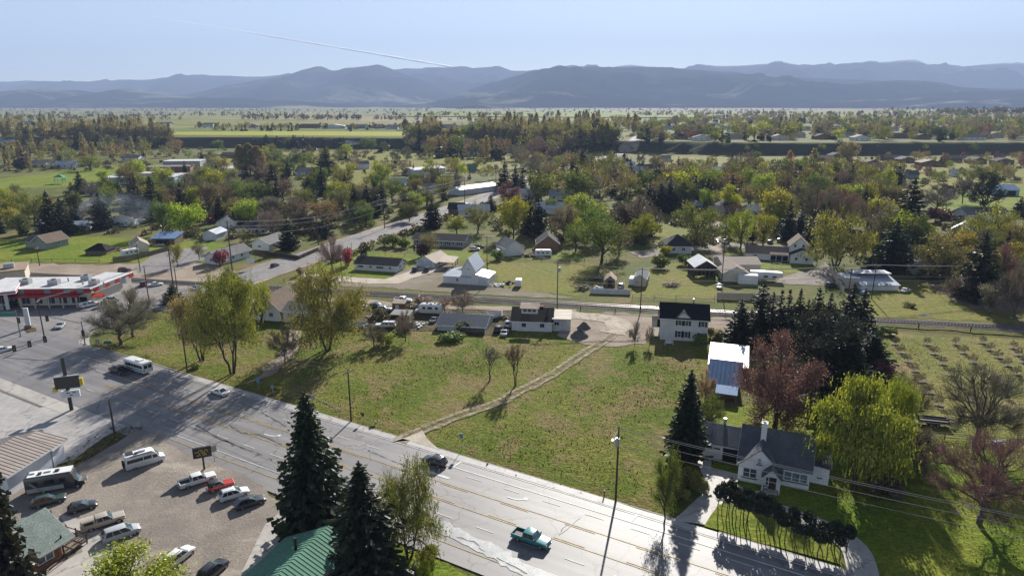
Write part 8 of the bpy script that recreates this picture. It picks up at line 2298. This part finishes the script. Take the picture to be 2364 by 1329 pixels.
# ------------------------------------------------------------------ tufts of grass and weeds near the camera
def tufts():
 r = np.random.default_rng(77)
 def inside(poly, pts):
  x, y = pts[:, 0], pts[:, 1]; c = np.zeros(len(pts), bool); j = len(poly) - 1
  for i in range(len(poly)):
   xi, yi = poly[i][:2]; xj, yj = poly[j][:2]
   c ^= ((yi > y) != (yj > y)) & (x < (xj - xi) * (y - yi) / (yj - yi + 1e-12) + xi); j = i
  return c
 areas = [([(215, 800), (340, 735), (560, 700), (900, 755), (1180, 780), (1330, 795), (1480, 800), (1690, 800), (1640, 960), (1600, 1120), (1565, 1200), (1320, 1146), (1000, 1038), (540, 894)], 52000, 0.085, M_tuft),
    ([(2010, 775), (2364, 790), (2364, 1010), (2110, 1005), (2050, 880)], 9000, 0.07, M_tuft),
    ([(1990, 965), (2364, 1045), (2364, 1329), (1990, 1329), (1950, 1230), (1900, 1100)], 14000, 0.08, M_tuftg),
    ([(348, 988), (300, 1003), (165, 1085), (150, 1065), (215, 1010), (262, 985)], 3000, 0.16, M_tuft)]
 tr = np.array([p for p in TR])
 for q, (poly, n, s, m) in enumerate(areas):
  W = [G(*p) for p in poly]; xs = [p[0] for p in W]; ys = [p[1] for p in W]
  pts = np.stack([r.uniform(min(xs), max(xs), n * 3), r.uniform(min(ys), max(ys), n * 3)], -1)
  dens = fbm2(pts[:, 0] / 6, pts[:, 1] / 6, 5, 4) + 0.35
  pts = pts[inside(W, pts) & (r.random(len(pts)) < np.clip(dens, 0.08, 1))][:n]
  if q == 0:
   d = np.min(np.linalg.norm(pts[:, None, :] - tr[None, ::2, :], axis=2), axis=1); pts = pts[d > 1.7]
  k = len(pts); h = s * r.lognormal(0, 0.45, k)
  V = []
  for b in range(3):
   a = r.uniform(0, 6.28, k); w = h * r.uniform(0.35, 0.7, k); lean = r.normal(0, 0.35, (k, 2)) * h[:, None]
   c = np.concatenate([pts, np.full((k, 1), 0.03)], 1)
   o = np.stack([np.cos(a) * w, np.sin(a) * w, np.zeros(k)], -1)
   t = c + np.concatenate([lean, h[:, None]], 1)
   V.append(np.stack([c - o, c + o, t], 1))
  V = np.concatenate(V).reshape(-1, 3)
  F = np.arange(len(V), dtype=np.int32).reshape(-1, 3)
  tag(link('grass_tufts', np_mesh('grass_tufts', V, F, m)), kind='stuff')
M_tuft = leaf_mat('tuft_leaves', 0.4, 0.5, (0.19, 0.18, 0.045))
M_tuftg = leaf_mat('tuft_leaves_green', 0.45, 0.4, (0.18, 0.22, 0.022))
tufts()

# ------------------------------------------------------------------ thin smoke drifting between the houses
def smoke():
 P = G(232, 535)
 mb = MB(); c = (P[0] + 2, P[1] + 12, 7.5); rings = []
 for i in range(7):
  t = -math.pi / 2 + math.pi * i / 6
  rings.append([(c[0] + 17 * math.cos(t) * math.cos(a) , c[1] + 16 * math.cos(t) * math.sin(a), c[2] + 7.4 * math.sin(t)) for a in np.linspace(0, 6.283, 13)[:-1]])
 mb.loft(rings)
 m = bpy.data.materials.new('smoke_air'); m.use_nodes = True; nt = m.node_tree
 for n in list(nt.nodes):
  if n.type != 'OUTPUT_MATERIAL': nt.nodes.remove(n)
 v = N(nt, 'ShaderNodeVolumePrincipled'); v.inputs['Color'].default_value = (0.70, 0.82, 1.0, 1); v.inputs['Anisotropy'].default_value = 0.3
 nz = noise(nt, 0.09, 4, 0.6, N(nt, 'ShaderNodeTexCoord').outputs['Object'], 0.42, 0.72)
 mm = N(nt, 'ShaderNodeMath', operation='MULTIPLY'); mm.inputs[1].default_value = 0.02; nt.links.new(nz, mm.inputs[0]); nt.links.new(mm.outputs[0], v.inputs['Density'])
 nt.links.new(v.outputs[0], nt.nodes['Material Output'].inputs['Volume'])
 tag(mb.build('smoke', m), kind='stuff')
smoke()
# ------------------------------------------------------------------ woods and garden trees farther off, each its own tree
def in_poly(poly, p):
 c = False; j = len(poly) - 1
 for i in range(len(poly)):
  xi, yi = poly[i]; xj, yj = poly[j]
  if ((yi > p[1]) != (yj > p[1])) and p[0] < (xj - xi) * (p[1] - yi) / (yj - yi + 1e-9) + xi: c = not c
  j = i
 return c
def scatter(poly, n, mix, group, where, seed, hr=(9, 17), lod='far', stuff=False):
 """n trees over the picture polygon, spread evenly in the picture; mix: (kind, colour, share)"""
 r = np.random.default_rng(seed); xs = [p[0] for p in poly]; ys = [p[1] for p in poly]; k = 0; tot = sum(m[2] for m in mix); pts = []
 tries = 0
 while k < n and tries < n * 60:
  tries += 1
  p = (r.uniform(min(xs), max(xs)), r.uniform(min(ys), max(ys)))
  if not in_poly(poly, p): continue
  if any(abs(p[0] - q[0]) < 7 and abs(p[1] - q[1]) < 3 for q in pts[-60:]): continue
  if any(abs(p[0] - f[0]) < f[2] * 0.6 and -2 < p[1] - f[1] < 18 for f in FH): continue
  pts.append(p); k += 1
  u = r.uniform(0, tot)
  for kind, colour, sh in mix:
   u -= sh
   if u <= 0: break
  P = GT(*p); h = r.uniform(*hr) * {'bush': 0.28, 'poplar': 1.25, 'spruce': 1.05}.get(kind, 0.9)
  w = h * {'spruce': 0.44, 'poplar': 0.3, 'bush': 1.4, 'bud': 0.85, 'broad': 0.85, 'pine': 0.6, 'vase': 0.75, 'bare': 0.8, 'multi': 0.95}.get(kind, 0.8) * r.uniform(0.85, 1.2)
  if stuff: STUFF.append((kind, colour, P, h, w)); continue
  ph = {'bud': 'budding tree', 'broad': 'leafy tree', 'spruce': 'conifer', 'poplar': 'slender poplar', 'bush': 'bush', 'vase': 'twiggy tree', 'bare': 'bare tree', 'pine': 'pine', 'multi': 'spreading tree'}[kind]
  AUTO.append((tree_at(kind, P, h, w, colour, None, lod, group), kind, colour, p[0], p[1], P, h))
MIXT = [('poplar', 'tan', 2), ('bud', 'tan', 3), ('bud', 'orange', 1.5), ('bud', 'olive', 1.5), ('spruce', 'dark', 1.6), ('bud', 'brown', 1), ('vase', 'brown', 0.8)]
MIXD = [('broad', 'yellow', 0.8), ('bare', 'grey', 1), ('spruce', 'dark', 4.2), ('bud', 'olive', 2), ('bud', 'tan', 2), ('poplar', 'tan', 1), ('broad', 'green', 1.2), ('bud', 'orange', 1), ('vase', 'brown', 1)]
MIXR = [('bare', 'grey', 1), ('spruce', 'dark', 3.4), ('bud', 'olive', 2), ('bud', 'tan', 1.6), ('broad', 'yellow', 0.8), ('vase', 'red', 0.4), ('broad', 'green', 1.4), ('bud', 'brown', 1)]
MIXG = [('bud', 'olive', 2), ('bud', 'brown', 0.9), ('spruce', 'dark', 3), ('broad', 'green', 1.5), ('vase', 'brown', 0.8), ('bud', 'orange', 0.8), ('bare', 'grey', 1.2), ('bush', 'green', 1), ('broad', 'yellow', 1.2), ('broad', 'lime', 0.35)]
STUFF = []
scatter([(0, 345), (0, 398), (130, 396), (330, 372), (430, 362), (420, 330), (250, 318)], 75, MIXT, 'trees behind the sports field', 'behind the sports field', 101, (10, 17))
scatter([(0, 318), (0, 350), (250, 345), (420, 345), (400, 320), (330, 316)], 70, MIXT, '', '', 120, (11, 17), stuff=True)
scatter([(0, 288), (0, 322), (330, 322), (400, 332), (390, 305), (330, 292)], 110, [('poplar', 'tan', 3), ('bud', 'tan', 3), ('bud', 'orange', 1), ('spruce', 'dark', 1)], '', '', 102, (12, 19), stuff=True)
scatter([(230, 412), (620, 395), (1000, 420), (1120, 440), (900, 500), (700, 520), (330, 500), (200, 470)], 85, MIXG, 'trees among the houses left of the side road', 'among the houses left of the side road', 103, (9, 16), 'mid')
scatter([(940, 326), (1280, 322), (1420, 335), (1380, 358), (1300, 352), (940, 348)], 90, MIXD, '', '', 124, (12, 20), stuff=True)
scatter([(940, 348), (1300, 350), (1390, 356), (1230, 374), (1000, 366)], 60, MIXD, 'woods at the foot of the terrace', 'in the woods at the foot of the terrace', 104, (13, 21))
scatter([(940, 310), (1280, 305), (1430, 318), (1420, 340), (1280, 326), (960, 332)], 130, MIXD, '', '', 121, (12, 20), stuff=True)
scatter([(960, 296), (1470, 290), (1470, 315), (1280, 312), (960, 316)], 90, [('poplar', 'tan', 3), ('bud', 'tan', 3), ('spruce', 'dark', 1.5)], '', '', 105, (13, 22), stuff=True)
scatter([(1470, 312), (2364, 308), (2364, 327), (1480, 331)], 160, MIXR, '', '', 106, (9, 16), stuff=True)
scatter([(1440, 300), (1560, 284), (2364, 282), (2364, 320), (1480, 322)], 460, MIXR, '', '', 122, (10, 18), stuff=True)
scatter([(1560, 268), (2150, 262), (2364, 272), (2364, 284), (1560, 288)], 260, MIXR, '', '', 107, (10, 16), stuff=True)
scatter([(1200, 384), (1480, 390), (1700, 396), (2080, 408), (2080, 440), (1700, 458), (1230, 470)], 110, MIXD, 'trees in the middle of the valley town', 'in the middle of the valley town', 108, (10, 17))
scatter([(1200, 368), (1470, 370), (1500, 384), (2080, 392), (2080, 404), (1200, 400)], 70, MIXD, '', '', 125, (6, 11), stuff=True)
scatter([(2090, 385), (2364, 380), (2364, 420), (2120, 430)], 30, [('bud', 'tan', 2), ('vase', 'red', 2), ('bud', 'olive', 2), ('bush', 'green', 1)], 'trees around the far paddock', 'around the far green paddock', 109, (6, 10))
scatter([(1250, 470), (1500, 500), (1480, 570), (1300, 560)], 22, MIXG, 'garden trees behind the white shed', 'in the gardens behind the white shed', 110, (6, 11), 'mid')
scatter([(1480, 440), (1860, 440), (1860, 500), (1760, 540), (1480, 480)], 34, MIXG, 'trees behind the conifer row', 'around the conifer row in the valley centre', 117, (10, 16), 'mid')
scatter([(1840, 440), (2090, 430), (2120, 590), (2060, 630), (1900, 560)], 40, MIXG, 'dense trees behind the workshop', 'in the dense grove behind the workshop', 111, (10, 17), 'mid')
scatter([(480, 300), (960, 296), (960, 303), (480, 304)], 60, [('bud', 'tan', 2), ('spruce', 'dark', 2), ('bud', 'green', 1)], '', '', 112, (6, 12), stuff=True)
scatter([(560, 338), (960, 342), (960, 352), (600, 352)], 26, [('spruce', 'dark', 3), ('broad', 'green', 1)], 'trees along the foot of the dark bank', 'along the foot of the dark bank', 113, (9, 15))
scatter([(430, 362), (700, 355), (960, 360), (940, 372), (640, 380), (440, 378)], 34, MIXG, 'pasture trees under the dark bank', 'in the pastures under the dark bank', 118, (7, 12))
scatter([(1480, 396), (2080, 404), (2090, 440), (1480, 440)], 70, MIXD, '', '', 126, (7, 12), stuff=True)
scatter([(620, 395), (960, 385), (1150, 395), (1150, 430), (1000, 420), (640, 410)], 40, MIXG, '', '', 127, (6, 11), stuff=True)
scatter([(1850, 368), (2364, 368), (2364, 388), (1860, 386)], 34, [('bud', 'tan', 2), ('vase', 'red', 2), ('spruce', 'dark', 1)], 'trees in the far subdivision', 'among the far subdivision houses', 114, (5, 9))
scatter([(1480, 334), (2364, 340), (2364, 356), (1480, 352)], 10, [('bud', 'green', 2), ('bush', 'green', 3), ('bud', 'olive', 1)], '', '', 123, (5, 10), stuff=True)
scatter([(480, 500), (900, 470), (1000, 470), (960, 520), (700, 560), (560, 560)], 30, MIXG, 'garden trees beside the power line', 'in the gardens beside the power line', 115, (6, 11), 'mid')
scatter([(2200, 580), (2364, 560), (2364, 700), (2260, 700)], 24, MIXG, 'trees in the thicket beyond the plough plot', 'in the thicket beyond the plough plot', 116, (6, 12), 'mid')
scatter([(0, 455), (190, 450), (250, 520), (170, 545), (0, 540)], 20, MIXG, 'garden trees behind the sage house', 'in the gardens behind the sage house', 119, (6, 11), 'mid')

def distant_trees():
 """the several hundred smallest trees, joined"""
 V = []; C = []; MI = []
 for n_, (kind, colour, P, h, w) in enumerate(STUFF):
  fn = KIND[kind][4]; nv = KIND[kind][3]; s = n_ % nv
  key = ('pts', kind, s)
  if key not in PROTO:
   tm, cm, H0, W0 = proto((kind, s, 'far'), lambda: fn(s, 'far'))
   a = np.zeros(len(cm.vertices) * 3, np.float32); cm.vertices.foreach_get('co', a); PROTO[key] = (a.reshape(-1, 3), H0, W0)
  a, H0, W0 = PROTO[key]
  t = n_ * 2.4; R_ = np.array(((math.cos(t), -math.sin(t), 0), (math.sin(t), math.cos(t), 0), (0, 0, 1)))
  V.append((a * np.array((w / W0, w / W0, h / H0))) @ R_.T + P)
  c = np.array(COLOR[colour]) * rng.uniform(0.8, 1.2); C.append(np.broadcast_to(np.append(c, 1), (len(a), 4)))
 V = np.concatenate(V); C = np.concatenate(C).astype(np.float32)
 me = np_mesh('distant_trees', V, quad_faces(len(V)), M_far)
 at = me.color_attributes.new('tint', 'FLOAT_COLOR', 'POINT'); at.data.foreach_set('color', C.ravel())
 tag(link('distant_trees', me), kind='stuff')
M_far = leaf_mat('distant_leaves', 0.28, 0.4, (0.2, 0.2, 0.05))
_a = M_far.node_tree.nodes.new('ShaderNodeVertexColor'); _a.layer_name = 'tint'
for l_ in M_far.node_tree.nodes:
 if l_.type == 'MIX' and l_.blend_type == 'MULTIPLY' and tuple(round(x, 3) for x in l_.inputs[6].default_value)[:3] == (0.2, 0.2, 0.05) and not l_.inputs[6].links:
  M_far.node_tree.links.new(_a.outputs[0], l_.inputs[6])
distant_trees()

def shrubbery():
 """hedges, brambles and garden shrubs between the houses"""
 r = np.random.default_rng(91); V = []
 polys = [([(0, 470), (230, 440), (620, 400), (1000, 420), (900, 520), (700, 565), (560, 560), (330, 545), (60, 545)], 420), ([(1130, 480), (1500, 470), (1860, 480), (1860, 560), (1500, 575), (1300, 560), (1130, 545)], 260), ([(1840, 440), (2100, 430), (2364, 560), (2364, 700), (2100, 640), (1900, 580)], 300),
    ([(1200, 372), (2364, 366), (2364, 430), (2000, 450), (1230, 470)], 420), ([(0, 345), (430, 340), (960, 352), (1400, 365), (1100, 400), (600, 385), (0, 400)], 420), ([(800, 745), (1010, 700), (1180, 712), (1180, 768), (960, 770)], 5), ([(700, 590), (960, 512), (1120, 470), (1120, 485), (960, 540), (760, 610)], 60)]
 for poly, n in polys:
  xs = [p[0] for p in poly]; ys = [p[1] for p in poly]; k = 0
  while k < n:
   p = (r.uniform(min(xs), max(xs)), r.uniform(min(ys), max(ys)))
   if not in_poly(poly, p): continue
   P = GT(*p); k += 1; m = r.integers(1, 5); a = r.uniform(0, 3.14)
   if np.min(np.linalg.norm(SIDE - P[:2], axis=1)) < 8.5: continue
   for q in range(m):
    c0 = P + np.array((math.cos(a), math.sin(a), 0)) * q * 1.3; s = r.uniform(0.7, 2.2); kk = 34
    o = unit(r.normal(0, 1, (kk, 3))) * r.uniform(0.5, 1, kk)[:, None] * np.array((s, s, s * 0.75)); c = c0 + np.array((0, 0, s * 0.6)) + o
    V.append(quads(c, r.normal(0, 1, (kk, 3)), s * 0.42, s * 0.34, r))
 V = np.concatenate(V); o = link('shrubbery', np_mesh('shrubbery', V, quad_faces(len(V)), M_leaf)); o.color = (0.105, 0.098, 0.045, 1)
 tag(o, kind='stuff')
shrubbery()

# single tall trees that stand out far off
for k, x, b, t, w, c, lab in [('broad', 1958, 378, 332, 46, 'tan', 'tall tan tree at the foot of the right bank'), ('spruce', 1857, 392, 356, 20, 'dark', 'dark conifer alone below the right bank'), ('broad', 1745, 395, 355, 36, 'green', 'green tree below the right bank'),
  ('spruce', 1690, 394, 352, 20, 'dark', 'narrow dark conifer before the right bank'), ('pine', 2225, 470, 418, 44, 'grey', 'greyish tree in the green paddock'), ('broad', 2270, 425, 388, 60, 'olive', 'olive tree at the paddock corner'),
  ('spruce', 970, 350, 298, 22, 'dark', 'tall conifer at the end of the bright field'), ('spruce', 1199, 318, 280, 26, 'dark', 'dark conifer breaking the skyline of the central woods'), ('poplar', 1378, 316, 274, 30, 'tan', 'tall bare poplar by the side road on the terrace'),
  ('spruce', 615, 342, 310, 22, 'dark', 'first conifer on the dark bank'), ('spruce', 640, 344, 314, 22, 'dark', 'second conifer on the dark bank'), ('spruce', 678, 344, 311, 24, 'dark', 'third conifer on the dark bank'), ('poplar', 936, 300, 276, 18, 'tan', 'lone tan tree behind the bright field'),
  ('spruce', 1345, 400, 340, 26, 'dark', 'tall conifer beside the side-road power line'), ('spruce', 1327, 398, 345, 22, 'dark', 'second conifer beside the side-road power line'), ('spruce', 1165, 440, 372, 32, 'dark', 'tall dark conifer where the side road straightens'), ('spruce', 1190, 430, 383, 24, 'dark', 'slightly shorter conifer by the straight side road'),
  ('spruce', 1242, 450, 390, 34, 'dark', 'broad dark conifer near the central tan trees'), ('spruce', 1206, 450, 388, 20, 'dark', 'slim conifer among the central tan trees'), ('broad', 1330, 470, 398, 66, 'green', 'large dull green tree in the valley centre'), ('bud', 1280, 355, 315, 40, 'orange', 'orange tree before the central woods')]:
 tree(k, x, b, t, w, c, lab, 'mid')
# bright field above the dark bank, valley fields
def field(name, px, mat, dz=0.25):
 P = [GT(*p) for p in px]; z = max(p[2] for p in P) + dz
 mb = MB(); mb.add([(p[0], p[1], z) for p in P], [tuple(range(len(P)))]); o = mb.build(name, mat)
 if o.data.polygons[0].normal.z < 0: o.data.polygons[0].flip()
 tag(o, kind='structure')
M_brightfield = grass_mat('bright_field_grass', ((0.31, 0.33, 0.03), (0.34, 0.33, 0.035)), (0.24, 0.22, 0.05), 0.2, scale=0.01, bmp=0.1)
field('bright_field', [(385, 312), (960, 315), (960, 305), (620, 303.5), (400, 305)], M_brightfield)
field('far_field', [(900, 270), (1600, 273), (1700, 264), (1000, 262)], M_lawn, 0.6)
field('far_field', [(0, 288), (900, 292), (900, 282), (0, 279)], M_pasture, 0.5)

# far tree lines on the valley floor: too many to count
def far_woods():
 r = np.random.default_rng(55); V = []; n = 0
 lines = [((560, 276), (830, 277), 60, 13), ((850, 277), (1180, 279), 50, 10), ((0, 270), (330, 271), 60, 9), ((420, 264), (900, 262), 60, 10), ((1000, 264), (1280, 262), 50, 11), ((1300, 262), (1760, 258), 80, 11), ((0, 264), (400, 262), 60, 10),
    ((1100, 257), (1900, 255), 90, 12), ((300, 258), (1000, 257), 90, 12), ((1750, 268), (2364, 262), 90, 12), ((2000, 255), (2364, 254), 70, 12), ((2160, 262), (2364, 262), 90, 14), ((0, 276), (420, 277), 60, 11), ((250, 268), (700, 268), 70, 10), ((880, 268), (1320, 269), 70, 12), ((1450, 268), (1800, 264), 80, 12), ((900, 253), (1700, 252), 120, 13), ((0, 256), (700, 255), 120, 12), ((430, 297), (960, 299), 60, 9), ((1380, 292), (1480, 280), 26, 12)]
 for a, b, m, h in lines:
  for i in range(m):
   f = r.random(); p = (a[0] + (b[0] - a[0]) * f, a[1] + (b[1] - a[1]) * f + r.normal(0, 0.7))
   P = GT(*p); hh = h * r.uniform(0.5, 1.3); ww = hh * r.uniform(0.5, 1.3)
   k = 26; o = unit(r.normal(0, 1, (k, 3))) * r.uniform(0.4, 1, k)[:, None] * np.array((ww / 2, ww / 2, hh * 0.45)); c = P + np.array((0, 0, hh * 0.52)) + o
   V.append(quads(c, r.normal(0, 1, (k, 3)), hh * 0.22, hh * 0.18, r))
 V = np.concatenate(V)
 o = link('far_woods', np_mesh('far_woods', V, quad_faces(len(V)), M_leaf)); o.color = (0.09, 0.075, 0.045, 1)
 tag(o, kind='stuff')
far_woods()

# ------------------------------------------------------------------ each listed tree gets a label of its own
LM = [('the sage house', 95, 570), ('the dark rounded hut', 220, 585), ('the beige bungalow', 325, 580), ('the blue-roofed shelter', 380, 562), ('the white gabled house', 525, 532), ('the hip-roofed bungalow', 582, 538), ('the long white house', 615, 575),
  ('the corner bungalow', 520, 605), ('the red-roofed house', 414, 463), ('the school', 330, 420), ('the school gymnasium', 420, 390), ('the low white hall', 530, 402), ('the ranch house', 870, 625), ('the white barn', 1075, 655), ('the grey long house', 1015, 570),
  ('the white shed', 1190, 590), ('the dark gabled house', 1265, 580), ('the brown shed', 1408, 660), ('the open hay shed', 1628, 640), ('the beige warehouse', 1710, 634), ('the farmhouse', 1790, 600), ('the hip-roofed house', 1567, 585),
  ('the blue-grey workshop', 2030, 670), ('the brown cottage', 2122, 632), ('the green shed', 2215, 548), ('the grey-roofed house', 2280, 510), ('the blue farm building', 2325, 452), ('the white depot', 990, 404), ('the white store', 1105, 446),
  ('the two-storey house', 1578, 785), ('the evergreen clump', 1850, 800), ('the smoke', 232, 530), ('the sports field', 140, 425), ('the white container', 1727, 655), ('the brown dark-roofed house', 1690, 490), ('the grey cottage', 1476, 660), ('the pale bungalow', 230, 452), ('the side road bend', 1000, 500)]
LMW = [(n, GT(x, y)) for n, x, y in LM]
import re
seen = {}
for o in list(bpy.data.objects):
 if o.name.startswith('distant_house') and 'group' not in o:
  n = re.split(r' (?:beyond|above|below|in|among|behind|beside|near|on|under|just|tucked|at|by|half|between|beneath|standing) ', o['label'])[0]
  seen.setdefault(n, []).append(o)
LMW += [('the ' + n, np.array(v[0].location)) for n, v in seen.items() if len(v) == 1 and len(n.split()) < 6]
ORD = ['first', 'second', 'third', 'fourth', 'fifth', 'sixth', 'seventh', 'eighth', 'ninth', 'tenth', 'eleventh', 'twelfth']
bucket = {}
for e, kind, colour, px, py, P, h in AUTO:
 n, Q = min(LMW, key=lambda q: (q[1][0] - P[0]) ** 2 + ((q[1][1] - P[1]) * 0.8) ** 2)
 dy = P[1] - Q[1]; dx = P[0] - Q[0]
 rel = 'behind' if dy > abs(dx) * 0.7 and dy > 8 else ('in front of' if -dy > abs(dx) * 0.7 and dy < -8 else 'beside')
 size = 'tall ' if h > 14 else ('small ' if h < 5 else '')
 base = size + CWORD[colour] + ' ' + KIND[kind][2] + ' ' + rel + ' ' + n
 bucket.setdefault(base, []).append((px, e))
for base, L in bucket.items():
 L.sort(key=lambda t: t[0])
 for i, (px, e) in enumerate(L):
  if len(base.split()) > 13: base = ' '.join(w for w in base.split() if w not in ('small', 'tall', 'round', 'dull', 'roof'))
  if len(L) == 1: e['label'] = base
  elif len(L) == 2: e['label'] = base + (', left one' if i == 0 else ', right one')
  elif len(L) <= 12 and len(base.split()) < 13: e['label'] = base + ', ' + ORD[i] + ' from the left'
  else: e['label'] = base; e['group'] = base
